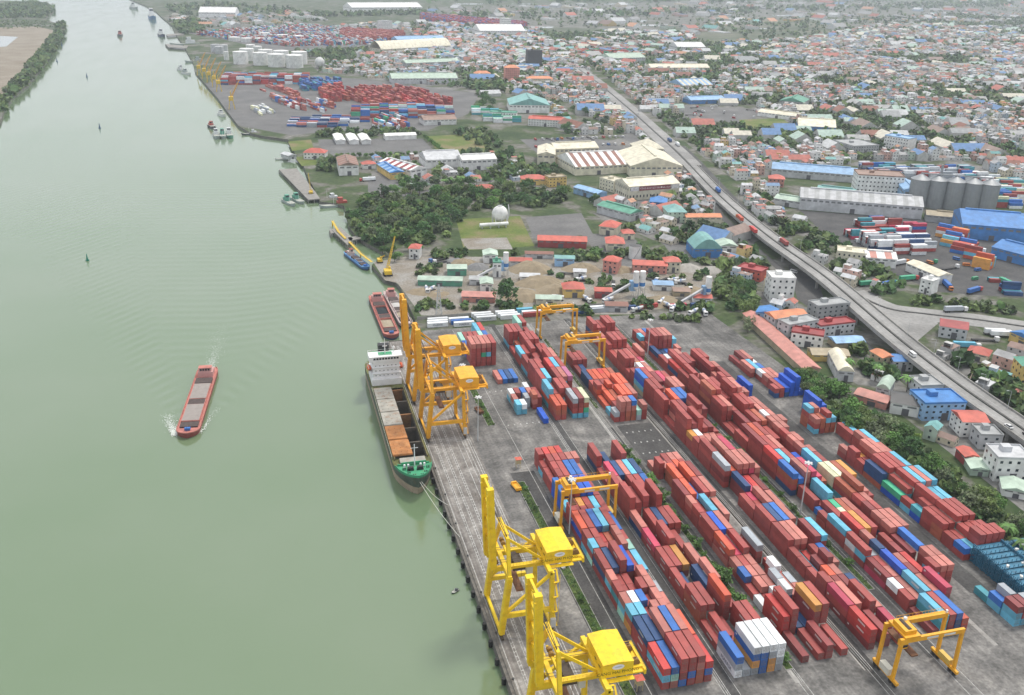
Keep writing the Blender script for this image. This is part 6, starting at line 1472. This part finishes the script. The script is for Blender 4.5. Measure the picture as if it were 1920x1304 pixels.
for p in ((845,500),(832,493),(822,490),(1150,535),(1070,515),(1215,525),(1240,528),(1290,540)): vehicle('truck', rg.choice(('grey','blue','white')), p, rg.uniform(-1.6,1.6), 'small lorry in the sand yard', group='lorries in the sand yard')
for i in range(22): vehicle('truck' if i % 3 else 'van', rg.choice(('white','red','blue','green','orange')), (1570+rg.uniform(0,330), 420+rg.uniform(-6,20)+rg.choice((0,70,110))), rg.uniform(-.4,.4)+rg.choice((0,1.5)), 'lorry in the depot below the silos', box=rg.choice((None,'r','G','w','b')), group='lorries in the depot')
for i in range(16): vehicle('van' if i % 2 else 'truck', rg.choice(('white','white','red')), (1290+rg.uniform(0,130), 198+rg.uniform(0,26)), rg.uniform(0,3), 'parked vehicle on the town depot lot', group='vehicles on the town depot lot')
for p, c in (((1810,653),'c'),((1845,640),None),((1868,628),'w'),((1880,632),'w')): vehicle('truck', 'white', p, 1.25, 'parked truck in the yard right of the viaduct', box=c, group='trucks right of the viaduct')
vehicle('truck', 'white', (1790,585), 1.45, 'grey tanker truck on the branch road', .15, 'g', None, False); vehicle('car', 'white', (1478,513), .5, 'white car on the side street below the viaduct', .1, None, None, False); vehicle('van', 'white', (1488,512), .5, 'white van on the side street below the viaduct', .1, None, None, False)
vehicle('truck', 'red', (690,340), -1.5, 'red truck with white trailer at the works', .1, 'w', None, False)
# ------------------------------------------------------------------ town houses
WALLS = [('white',(0.64,0.64,0.62)),('cream',(0.58,0.52,0.40)),('grey',(0.40,0.40,0.39)),('pale blue',(0.42,0.50,0.58)),('yellow',(0.58,0.43,0.18)),('pink',(0.52,0.33,0.28)),('pale green',(0.42,0.50,0.42))]
ROOFS = [('grey',(0.32,0.32,0.32)),('red',(0.40,0.14,0.105)),('blue',(0.14,0.24,0.39)),('orange',(0.47,0.25,0.155)),('pale grey',(0.50,0.51,0.52)),('teal',(0.16,0.36,0.35)),('brown',(0.25,0.17,0.14))]
WW = (10,3,4,2,1,2,1); RW = (10,4,1.6,2,8,1.5,4)
ROADDIR = atan2(ROAD[-1][1]-ROAD[CUT][1], ROAD[-1][0]-ROAD[CUT][0])-pi/2
rg = random.Random(101)
for pts in (((596,262),(792,260),(818,288),(630,296),(600,276)),((798,256),(880,252),(932,286),(826,292)),((855,405),(1112,400),(1112,470),(870,470)),((975,258),(1190,250),(1215,286),(1010,292)),((1500,395),(1920,415),(1920,560),(1760,548),(1560,455)),((1235,192),(1420,200),(1420,234),(1290,230)),((1385,222),(1470,220),(1490,240),(1395,246)),((1590,305),(1830,305),(1890,345),(1640,345)),((385,158),(447,236),(545,254),(640,246),(800,246),(878,214),(900,170),(690,146),(560,136),(430,136)),((345,62),(560,50),(770,58),(800,92),(520,96),(395,70)),((430,130),(600,130),(600,110),(400,95)),((700,492),(1090,482),(1345,490),(1345,600),(780,592))): keep_free(*pts)
ZONES = [ # outline (photo), lot width, lot depth, fill, storeys, noise threshold, angle
 ([(1128,136),(1320,296),(1380,340),(1500,325),(1700,300),(1930,340),(1960,330),(1990,150),(1480,120),(1300,112)], 9.5, 15, .80, (1,4), -.10, ROADDIR),
 ([(1290,112),(1990,150),(2000,30),(1760,26),(1500,76),(1350,84)], 10, 19, .8, (1,4), -.12, ROADDIR+.2),
 ([(880,90),(1085,112),(1285,300),(1160,248),(1040,180),(880,170)], 10, 18, .8, (1,3), -.45, ROADDIR),
 ([(690,296),(770,292),(960,292),(1000,345),(930,348),(810,345),(700,345)], 14, 18, .35, (1,1), -.5, .1),
 ([(1290,310),(1360,370),(1440,445),(1400,460),(1290,385),(1240,330)], 9.5, 15, .75, (1,3), -.6, ROADDIR),
 ([(1100,375),(1180,385),(1290,400),(1420,470),(1440,515),(1350,505),(1200,440)], 10, 15, .55, (1,2), -.4, .5),
 ([(640,150),(730,140),(900,160),(930,190),(880,175),(740,165)], 13, 18, .7, (1,2), -.5, .1),
 ([(930,170),(1040,185),(1080,250),(1040,245),(1030,190)], 11, 17, .6, (1,2), -.4, .3),
 ([(560,100),(640,92),(660,140),(600,138)], 13, 20, .7, (1,2), -.4, .2),
 ([(600,52),(800,44),(1000,52),(1060,110),(900,98),(880,92),(600,94)], 17, 26, .5, (1,2), -.3, .3),
 ([(1010,90),(1140,60),(1300,62),(1310,112),(1130,136),(1085,112)], 15, 24, .5, (1,2), -.2, .4),
 ([(300,30),(560,26),(620,40),(560,46),(345,58)], 24, 40, .35, (1,2), -.2, .3),
 ([(800,14),(1300,2),(1990,-6),(2000,34),(1480,72),(1300,60),(1000,50),(800,44)], 34, 60, .32, (1,3), .02, .4),
 ([(1440,440),(1500,480),(1600,560),(1700,545),(1570,470),(1500,420)], 9, 14, .6, (1,3), -.5, .6),
 ([(1060,250),(1120,240),(1260,300),(1230,300),(1130,262)], 10, 16, .6, (1,2), -.4, ROADDIR),
 ([(1110,400),(1240,400),(1250,440),(1180,440)], 10, 16, .45, (1,2), -.4, .4),
 ([(600,92),(905,70),(1010,92),(900,150),(660,140)], 15, 22, .7, (1,3), -.3, .1),
 ([(1400,545),(1440,520),(1560,610),(1700,725),(1800,800),(1920,900),(1920,960),(1820,880),(1640,740),(1500,660)], 8.2, 11, .9, (1,2), -.8, .6),
 ([(1740,640),(1920,650),(1920,820),(1840,770),(1770,690)], 9, 13, .75, (1,2), -.5, .5),
 ([(1255,440),(1400,470),(1440,520),(1390,545),(1340,500)], 9, 16, .5, (1,3), -.2, .5),
 ([(1290,330),(1420,420),(1350,420),(1240,385)], 9, 16, .5, (1,2), -.2, .5),
 ([(1380,345),(1440,352),(1500,470),(1440,440)], 8, 16, .8, (1,3), -.4, ROADDIR)]
urban_m = ramp_mat('urban_ground', [(0.34,(0.045,0.072,0.026)),(0.44,(0.085,0.095,0.055)),(0.50,(0.15,0.147,0.135)),(0.62,(0.20,0.195,0.185)),(0.75,(0.27,0.25,0.22))], 0.03, .95, 10, .3, .3, distort=.6)
for k, z in enumerate(ZONES): sheet('urban_ground', pl(*z[0]), .012+.0035*k, urban_m)
HOUSES = []; HGREEN = []
for poly, lw, ld, fill, stz, thr, ang in ZONES:
    P = pl(*poly); cx = sum(p[0] for p in P)/len(P); cy = sum(p[1] for p in P)/len(P); R = max(hypot(p[0]-cx, p[1]-cy) for p in P)
    ca, sa = cos(ang), sin(ang); n = int(R/lw)+1; m_ = int(R/ld)+1
    for j in range(-m_, m_+1):
        if j % 4 == 0: pass
        for i in range(-n, n+1):
            u, v = i*lw+rg.uniform(-.8,.8), j*ld+(3 if j % 2 else -3)+rg.uniform(-1.5,1.5)
            x, y = cx+ca*u-sa*v, cy+sa*u+ca*v
            if y < 180 or not inside(P, x, y): continue
            D = hypot(x, y)
            if D > 2300 and rg.random() > (2300/D)**1.6: continue
            nv = mnoise.noise(Vector((x*.0042, y*.0042, 1.7)))+.5*mnoise.noise(Vector((x*.013, y*.013, 4.1)))
            if nv < thr or rg.random() > fill:
                if rg.random() < .85: HGREEN.append((x, y, D))
                continue
            if not free(x, y) or any(inside(q, x, y) for q in POLY): continue
            st_ = min(stz[1], max(stz[0], rg.choices((1,2,3,4), (30,36,26,8))[0])); sc = 1.0 if D < 2000 else 1.25
            if rg.random() < .42: HGREEN.append((x+rg.choice((-1,1))*lw*.55, y+ld*.5, D))
            HOUSES.append((D, x, y, ang+rg.uniform(-.12,.12)+rg.choice((0,0,0,pi/2)), lw*rg.uniform(.62,.92)*sc, ld*rg.uniform(.5,.85)*sc, st_*3.1, st_, rg.choices(range(7), WW)[0], rg.choices(range(7), RW)[0], rg.random()))
HOUSES.sort(key=lambda h: h[0])
NH = 250
def house_geo(mb, cols, x, y, rz, wd, dp, h, wc, rc, q, local=False):
    ca, sa = (1, 0) if local else (cos(rz), sin(rz)); ox, oy = (0, 0) if local else (x, y)
    T = lambda u, v, z: (ox+ca*u-sa*v, oy+sa*u+ca*v, z)
    def quad(a, c): mb.face([T(*p) for p in a]); cols.append(c)
    a, b = wd/2, dp/2
    quad([(-a,-b,0),(a,-b,0),(a,-b,h),(-a,-b,h)], wc); quad([(a,-b,0),(a,b,0),(a,b,h),(a,-b,h)], wc); quad([(a,b,0),(-a,b,0),(-a,b,h),(a,b,h)], wc); quad([(-a,b,0),(-a,-b,0),(-a,-b,h),(-a,b,h)], wc)
    if q < .45:
        r = min(wd, dp)*.3
        if wd > dp: R1 = [(-a-.3,-b-.3,h),(a+.3,-b-.3,h),(a,0,h+r),(-a,0,h+r)]; R2 = [(a+.3,b+.3,h),(-a-.3,b+.3,h),(-a,0,h+r),(a,0,h+r)]; g = [[(-a,-b,h),(-a,0,h+r),(-a,b,h)],[(a,-b,h),(a,b,h),(a,0,h+r)]]
        else: R1 = [(-a-.3,b+.3,h),(-a-.3,-b-.3,h),(0,-b,h+r),(0,b,h+r)]; R2 = [(a+.3,-b-.3,h),(a+.3,b+.3,h),(0,b,h+r),(0,-b,h+r)]; g = [[(-a,-b,h),(a,-b,h),(0,-b,h+r)],[(a,b,h),(-a,b,h),(0,b,h+r)]]
        quad(R1, rc); quad(R2, rc)
        for t3 in g: mb.face([T(*p) for p in t3]); cols.append(wc)
    else:
        quad([(-a,-b,h),(a,-b,h),(a,b,h),(-a,b,h)], rc)
        c, d = a*.62, b*.35
        for A_, B_ in (((-c,b-2*d-.2),(c,b-2*d-.2)),((c,b-2*d-.2),(c,b-.2)),((-c,b-.2),(-c,b-2*d-.2))): quad([(A_[0],A_[1],h),(B_[0],B_[1],h),(B_[0],B_[1],h+2.5),(A_[0],A_[1],h+2.5)], wc)
        quad([(-c-.2,b-2*d-.4,h+2.5),(c+.2,b-2*d-.4,h+2.5),(c+.2,b-.1,h+2.7),(-c-.2,b-.1,h+2.7)], ROOFS[1][1] if q > .8 else (.46,.46,.45))
        if q > .7: 
            for k in ((-a*.5,-b*.5),): quad([(k[0]-.7,k[1]-.7,h+1.3),(k[0]+.7,k[1]-.7,h+1.3),(k[0]+.7,k[1]+.7,h+1.3),(k[0]-.7,k[1]+.7,h+1.3)], (.6,.6,.6)); quad([(k[0]-.7,k[1]-.7,h),(k[0]+.7,k[1]-.7,h),(k[0]+.7,k[1]-.7,h+1.3),(k[0]-.7,k[1]-.7,h+1.3)], (.55,.55,.55))
hm_ = colmat('house_paint', .8, .18, .25); hr_ = colmat('roof_paint', .65, .22, .3)
STO = {1:'one-storey',2:'two-storey',3:'three-storey',4:'four-storey'}
for hI, (D, x, y, rz, wd, dp, h, st_, wi, ri, q) in enumerate(HOUSES[:NH]):
    mb = MB(); cols = []; house_geo(mb, cols, x, y, rz, wd, dp, h, WALLS[wi][1], ROOFS[ri][1], q, True)
    wallf = [k for k, c in enumerate(cols) if c == WALLS[wi][1]]; rooff = [k for k in range(len(cols)) if k not in set(wallf)]
    t = thing('house', (x, y, .03), rz, None, 'house')
    for nm, fs, mm in (('wall', wallf, hm_), ('roof', rooff, hr_)):
        if not fs: continue
        m2 = MB()
        for k in fs: m2.face([mb.v[i] for i in mb.f[k]])
        me = m2.mesh(nm, mm); paint(me, [cols[k] for k in fs]); mkobj(nm, me, t)
    m2 = MB()
    for f in range(st_):
        z0 = f*3.3+1.1
        for u in (-.26, .26):
            m2.box(wd*u-.55,wd*u+.55,-dp/2-.05,-dp/2+.02,z0,z0+1.3)
        for k in range(max(1, int(dp/4))):
            v = -dp/2+dp*(k+.5)/max(1, int(dp/4)); m2.box(-wd/2-.05,-wd/2+.02,v-.5,v+.5,z0,z0+1.2)
    o = m2.build('windows', glassm, t); o['kind'] = 'stuff'
    ranked(t, '%s %s house with %s %s roof' % (WALLS[wi][0], STO[st_], ROOFS[ri][0], 'pitched' if q < .45 else 'flat'), 'house', 'houses of the town')
mb = MB(); cols = []
for k in range(1800):          # sheds and workshops between the houses
    x, y = rg.uniform(250,2600), rg.uniform(560,3200)
    Z = next((z for z in ZONES[:12] if inside(z[0] if len(z) > 7 else pl(*z[0]), x, y)), None)
    if Z is None or not free(x, y) or any(inside(q, x, y) for q in POLY): continue
    rc = rg.choice([(0.12,0.22,0.40),(0.30,0.31,0.31),(0.36,0.36,0.35),(0.27,0.2,0.17),(0.48,0.49,0.49),(0.24,0.11,0.08),(0.56,0.53,0.44),(0.36,0.46,0.40),(0.40,0.14,0.11)])
    house_geo(mb, cols, x, y, Z[6]+rg.choice((0,pi/2)), rg.uniform(12,26), rg.uniform(18,44), rg.uniform(4,7), (.45,.45,.43), rc, .2)
for (D, x, y, rz, wd, dp, h, st_, wi, ri, q) in HOUSES[NH:]:
    n0 = len(cols); f = rg.uniform(.8,1.12); house_geo(mb, cols, x, y, rz, wd, dp, h, tone(WALLS[wi][1], f), tone(ROOFS[ri][1], f), q)
    # dark openings on the two sides towards the river, as real recess-coloured panes
    if D < 2600:
        ca, sa = cos(rz), sin(rz); T = lambda u, v, z: (x+ca*u-sa*v, y+sa*u+ca*v, z)
        for fl in range(st_):
            z0 = fl*3.3+1.0
            for u in (-.25,.25):
                mb.face([T(wd*u-.6,-dp/2-.06,z0),T(wd*u+.6,-dp/2-.06,z0),T(wd*u+.6,-dp/2-.06,z0+1.4),T(wd*u-.6,-dp/2-.06,z0+1.4)]); cols.append((.05,.055,.06))
            mb.face([T(-wd/2-.06,-.8,z0),T(-wd/2-.06,-.8,z0+1.4),T(-wd/2-.06,.8,z0+1.4),T(-wd/2-.06,.8,z0)]); cols.append((.05,.055,.06))
me = mb.mesh('town_houses', hm_); paint(me, cols); tag(mkobj('town_houses', me), 'dense far town of small pale houses with red, grey and blue roofs', 'town', kind='stuff')
print('houses', len(HOUSES), 'tris', len(mb.f)*2)
# ------------------------------------------------------------------ far stacks of containers and depots: masses
mb = MB(); cols = []; rg = random.Random(55)
def stacks(poly, ang, n_, pal, hmin, hmax, px_=2.7, aisle=6):
    P = pl(*poly); cx = sum(p[0] for p in P)/len(P); cy = sum(p[1] for p in P)/len(P); R = max(hypot(p[0]-cx, p[1]-cy) for p in P)
    ca, sa = cos(ang), sin(ang)
    for i in range(-int(R/px_), int(R/px_)):
        if i % n_ >= n_-aisle//2: continue
        for j in range(-int(R/12.7), int(R/12.7)):
            u, v = i*px_, j*12.7; x, y = cx+ca*u-sa*v, cy+sa*u+ca*v
            if not inside(P, x, y) or not free(x, y): continue
            hh = rg.randint(hmin, hmax); base = rg.choice(pal)
            for k in range(hh):
                c = base if rg.random() < .6 else rg.choice(pal); col = tone(COLS[c][1], rg.uniform(.85,1.2)); L, W = 12.19, 2.44
                T = lambda a, b, z: (x+ca*a-sa*b, y+sa*a+ca*b, z)
                z0, z1 = .1+k*HT, .1+(k+1)*HT-.05
                for q in ([(0,0,z1),(W,0,z1),(W,L,z1),(0,L,z1)],[(0,0,z0),(W,0,z0),(W,0,z1),(0,0,z1)],[(W,0,z0),(W,L,z0),(W,L,z1),(W,0,z1)],[(0,L,z0),(0,0,z0),(0,0,z1),(0,L,z1)]): mb.face([T(*p) for p in q]); cols.append(col)
red = 'rrrrrkRsobncw'; mixp = 'rrkRbbncwgsoG'
stacks([(470,205),(500,200),(520,212),(490,218)], .3, 6, 'wlwg', 1, 2, 2.7, 4); stacks([(500,176),(560,190),(640,200),(600,214),(520,200)], .3, 9, 'rrsobwg', 1, 3, 2.7, 10); stacks([(545,226),(640,222),(700,228),(640,240),(560,242)], 1.4, 12, 'rbwgsn', 1, 2, 2.7, 8); stacks([(425,150),(585,150),(588,158),(428,160)], 1.45, 40, red+'wc', 3, 5, 2.7, 2)
stacks([(600,175),(640,168),(655,190),(612,196)], .3, 9, 'rrrRo', 2, 5); stacks([(640,178),(700,165),(790,175),(860,196),(800,210),(690,205)], .3, 8, 'rrrRkso', 1, 4, 2.7, 8)
stacks([(655,210),(790,205),(860,212),(850,222),(660,222)], 1.45, 40, mixp, 2, 4, 2.7, 2); stacks([(560,160),(640,155),(640,168),(570,172)], .3, 10, 'bnntb', 2, 4); stacks([(490,162),(570,175),(560,186),(490,172)], .3, 12, 'rso', 1, 3, 2.7, 14)
stacks([(700,225),(760,222),(770,245),(705,246)], .3, 7, mixp+'ww', 1, 3)
stacks([(370,66),(560,50),(640,56),(740,64),(720,84),(540,88),(420,74)], .35, 12, 'rrsskobgnwcwwgG', 1, 4, 2.7, 8); stacks([(790,30),(900,40),(990,48),(980,54),(860,48),(790,38)], .35, 14, 'rrkpb', 3, 5); stacks([(640,60),(760,66),(740,80),(640,76)], .35, 12, 'rrrso', 3, 5)
stacks([(1615,455),(1760,462),(1752,480),(1620,474)], 1.45, 9, 'wwwwwgrn', 3, 4, 2.7, 4); stacks([(1580,440),(1700,444),(1720,456),(1600,454)], 1.45, 9, 'rrpwtb', 1, 3, 2.7, 4); stacks([(1600,418),(1740,428),(1735,440),(1590,432)], 1.45, 8, 'prrwbt', 1, 3, 2.7, 6); stacks([(1775,440),(1800,440),(1850,480),(1880,510),(1850,508),(1790,468)], .55, 8, 'OOrwycb', 2, 4, 2.7, 4); stacks([(1880,520),(1920,530),(1920,560),(1870,548)], 1.2, 8, 'ntbr', 1, 3)
stacks([(1610,316),(1830,324),(1880,340),(1650,334)], 1.45, 9, 'wbnrgtw', 1, 3, 2.7, 4); stacks([(1745,405),(1900,425),(1915,436),(1750,418)], 1.45, 8, 'nbrrt', 2, 3, 2.7, 4); stacks([(1850,345),(1925,352),(1925,395),(1880,390)], 1.3, 9, 'wwlrbt', 2, 4, 2.7, 4)
stacks([(880,205),(960,218),(985,230),(930,232)], 1.4, 8, 'GGwwt', 2, 3); stacks([(1085,100),(1180,96),(1180,104),(1090,108)], 1.4, 9, 'rOGb', 2, 4); stacks([(800,100),(900,96),(900,112),(810,114)], 1.4, 9, 'wwGc', 2, 3)
me = mb.mesh('far_containers', colmat('painted_container')); paint(me, cols); tag(mkobj('far_containers', me), 'stacks of mixed containers on the distant terminals and depots', 'containers', kind='stuff')
# ------------------------------------------------------------------ far vegetation: one mass of leafy clumps
mb = MB(); cols = []; rg = random.Random(66)
GREENS = [(0.044,0.098,0.028),(0.062,0.125,0.030),(0.086,0.13,0.036),(0.11,0.16,0.042),(0.07,0.10,0.042)]
def bush(x, y, s, n=12):
    c0 = rg.choice(GREENS); f0 = rg.uniform(.75,1.3)
    for k in range(n):
        a = rg.random()*6.28; u = rg.random(); r = s*.5*sqrt(rg.random()); z = s*(.12+.75*u*(1-.5*(r/(s*.5))**2)); e = s*rg.uniform(.16,.30)
        P = Vector((x+cos(a)*r, y+sin(a)*r, z)); nn = Vector((rg.gauss(0,.6), rg.gauss(0,.6)-.2, rg.uniform(.3,1.1))).normalized(); t = nn.orthogonal().normalized(); t.rotate(Matrix.Rotation(rg.random()*6.28, 3, nn)); b = nn.cross(t)
        mb.face([P-t*e-b*e*.7, P+t*e*.9-b*e, P+t*e*1.1+b*e*.6, P-t*e*.8+b*e]); f = f0*rg.uniform(.8,1.2); cols.append((c0[0]*f,c0[1]*f,c0[2]*f))
for (x, y, kd, s) in SPARE: bush(x, y, 8*s, 90)
for (x, y, D) in HGREEN:
    if not any(inside(q, x, y) for q in POLY) and free(x, y): bush(x+rg.uniform(-2,2), y+rg.uniform(-2,2), rg.uniform(5,10.5)*(1 if D < 1500 else 1.35), 28 if D < 900 else (18 if D < 1600 else 10))
def grove(poly, n, s0, s1, k=12):
    P = pl(*poly); xs = [p[0] for p in P]; ys = [p[1] for p in P]; c = 0; tr = 0
    while c < n and tr < n*30:
        tr += 1; x, y = rg.uniform(min(xs), max(xs)), rg.uniform(min(ys), max(ys))
        if inside(P, x, y) and free(x, y): bush(x, y, rg.uniform(s0, s1), k); c += 1
grove([(0,225),(10,196),(28,178),(60,150),(98,100),(120,66),(108,58),(78,96),(44,138),(16,170),(-10,200)], 420, 7, 13, 16); grove([(108,56),(124,52),(122,44),(104,46)], 40, 9, 15, 14); grove([(-20,12),(60,4),(104,12),(100,24),(84,34),(-20,36)], 700, 8, 14, 9); grove([(-20,38),(95,40),(100,52),(-20,56)], 220, 3, 6, 8)
grove([(650,402),(700,366),(860,358),(1000,358),(1070,376),(1000,392),(880,396),(835,450),(760,464),(690,458),(655,425)], 330, 4.5, 7.5, 44)
grove([(326,44),(375,40),(382,58),(340,66)], 130, 11, 18, 14); grove([(560,28),(800,22),(800,28),(560,34)], 160, 12, 20, 9); grove([(300,14),(420,6),(560,20),(560,28),(330,30)], 200, 12, 20, 9); grove([(985,70),(1130,62),(1180,70),(1010,92)], 260, 9, 15, 10); grove([(1000,60),(1480,90),(1500,100),(1180,82),(1010,66)], 160, 10, 16, 8)
grove([(840,30),(1900,4),(1900,14),(840,40)], 420, 14, 30, 7); grove([(800,0),(1960,-12),(1960,2),(800,10)], 500, 20, 45, 6); grove([(1300,40),(1700,30),(1720,60),(1400,80)], 260, 10, 18, 7)
grove([(1380,130),(1500,150),(1560,175),(1420,170)], 130, 7, 12, 12); grove([(1640,95),(1960,130),(1960,170),(1760,150)], 200, 8, 14, 10); grove([(1700,160),(1960,190),(1960,260),(1800,230)], 160, 6, 11, 14); grove([(1560,190),(1740,215),(1720,250),(1580,230)], 110, 6, 10, 16)
grove([(880,286),(960,285),(990,320),(1000,345),(940,345)], 50, 6, 10, 26); grove([(590,300),(640,300),(640,322),(600,324)], 30, 5, 9, 26); grove([(590,248),(700,246),(790,248),(790,254),(596,258)], 60, 5, 9, 22); grove([(840,250),(900,240),(960,280),(930,286)], 50, 5, 9, 22)
grove([(1100,455),(1330,488),(1330,500),(1110,485)], 50, 4, 7, 26); grove([(940,478),(1120,478),(1120,490),(945,488)], 40, 4, 6, 26); grove([(800,478),(870,474),(870,488),(800,488)], 20, 4, 6, 26); grove([(1000,556),(1180,545),(1330,560),(1330,590),(1180,575)], 36, 4, 7, 28); grove([(780,572),(930,572),(1250,596),(1330,602),(1330,606),(900,582),(780,584)], 60, 3, 6, 28)
grove([(760,486),(900,484),(1320,502),(1330,580),(1180,588),(800,570)], 70, 2.5, 5.5, 26); grove([(1340,500),(1430,500),(1440,560),(1350,590)], 50, 6, 10, 36); grove([(1530,480),(1560,475),(1660,560),(1620,560)], 26, 5, 8, 26); grove([(1560,620),(1620,650),(1760,770),(1730,770),(1600,680)], 40, 5, 8, 30); grove([(1840,720),(1930,740),(1930,830),(1870,800)], 36, 6, 10, 34); grove([(1700,560),(1900,580),(1900,590),(1720,580)], 30, 4, 7, 20)
grove([(1480,690),(1560,725),(1680,810),(1800,905),(1930,1000),(1960,1120),(1880,1010),(1740,905),(1620,830),(1530,770)], 150, 3, 6.5, 60)
grove([(1090,300),(1010,310),(960,330),(1000,345),(1030,340)], 30, 5, 8, 24); grove([(1205,300),(1300,345),(1340,400),(1400,470),(1380,470),(1300,390)], 40, 5, 8, 24); grove([(1480,410),(1560,450),(1640,505),(1700,540),(1660,540),(1540,470)], 44, 5, 8, 26)
vm_ = colmat('leaf_mass', .8, .35, .5); me = mb.mesh('far_foliage', vm_); paint(me, cols); tag(mkobj('far_foliage', me), 'scattered trees and scrub between the far houses, groves and river banks', 'vegetation', kind='stuff'); print('veg quads', len(mb.f))
# grass tufts of the strips (uncounted)
mb = MB(); cols = []
for (x0,x1,y0,y1) in STRIPS:
    for k in range(int((y1-y0)*(x1-x0)*1.1)): bush(rg.uniform(x0+.2,x1-.2), rg.uniform(y0,y1), rg.uniform(.5,1.2), 5)
me = mb.mesh('grass_tufts', vm_); paint(me, cols); tag(mkobj('grass_tufts', me), 'tufts of grass and weeds in the yard strips', 'grass', kind='stuff')
by_lab = {}
for o in bpy.data.objects:
    if o.parent is None and 'label' in o and o.get('category') in ('tree', 'shrub'): by_lab.setdefault(o['label'], []).append(o)
for lb, L in by_lab.items():
    if len(L) < 2: continue
    L.sort(key=lambda o: o.location.x**2+o.location.y**2); w0 = lb.split()
    for i, o in enumerate(L): o['label'] = ' '.join(w0[:13])+', '+('nearest' if i == 0 else ordinal(i+1).replace(' and ', '-and-').replace('hundred-', 'hundred-')+' nearest')+' viewer'
settle_labels()
seen = {}
for o in bpy.data.objects:
    if o.parent is None and o.get('category') == 'container': seen.setdefault(o['label'], []).append(o)
for lb, L in seen.items():
    if len(L) > 1: print('DUP', lb, [tuple(round(c,1) for c in o.location) for o in L])

# ------------------------------------------------------------------ the air
hz = bpy.data.materials.new('haze_air'); hz.use_nodes = True; N = hz.node_tree.nodes; N.remove(N['Principled BSDF'])
pv = N.new('ShaderNodeVolumePrincipled'); pv.inputs['Color'].default_value = (0.84,0.92,1.0,1); pv.inputs['Density'].default_value = 0.00009; pv.inputs['Anisotropy'].default_value = 0.2
hz.node_tree.links.new(pv.outputs[0], N['Material Output'].inputs['Volume'])
mb = MB(); mb.box(-FAR-500,FAR+500,-1500,FAR+500,-8,CAMH+3); tag(mb.build('haze', hz), 'pale haze over the river and town', 'haze', kind='stuff')
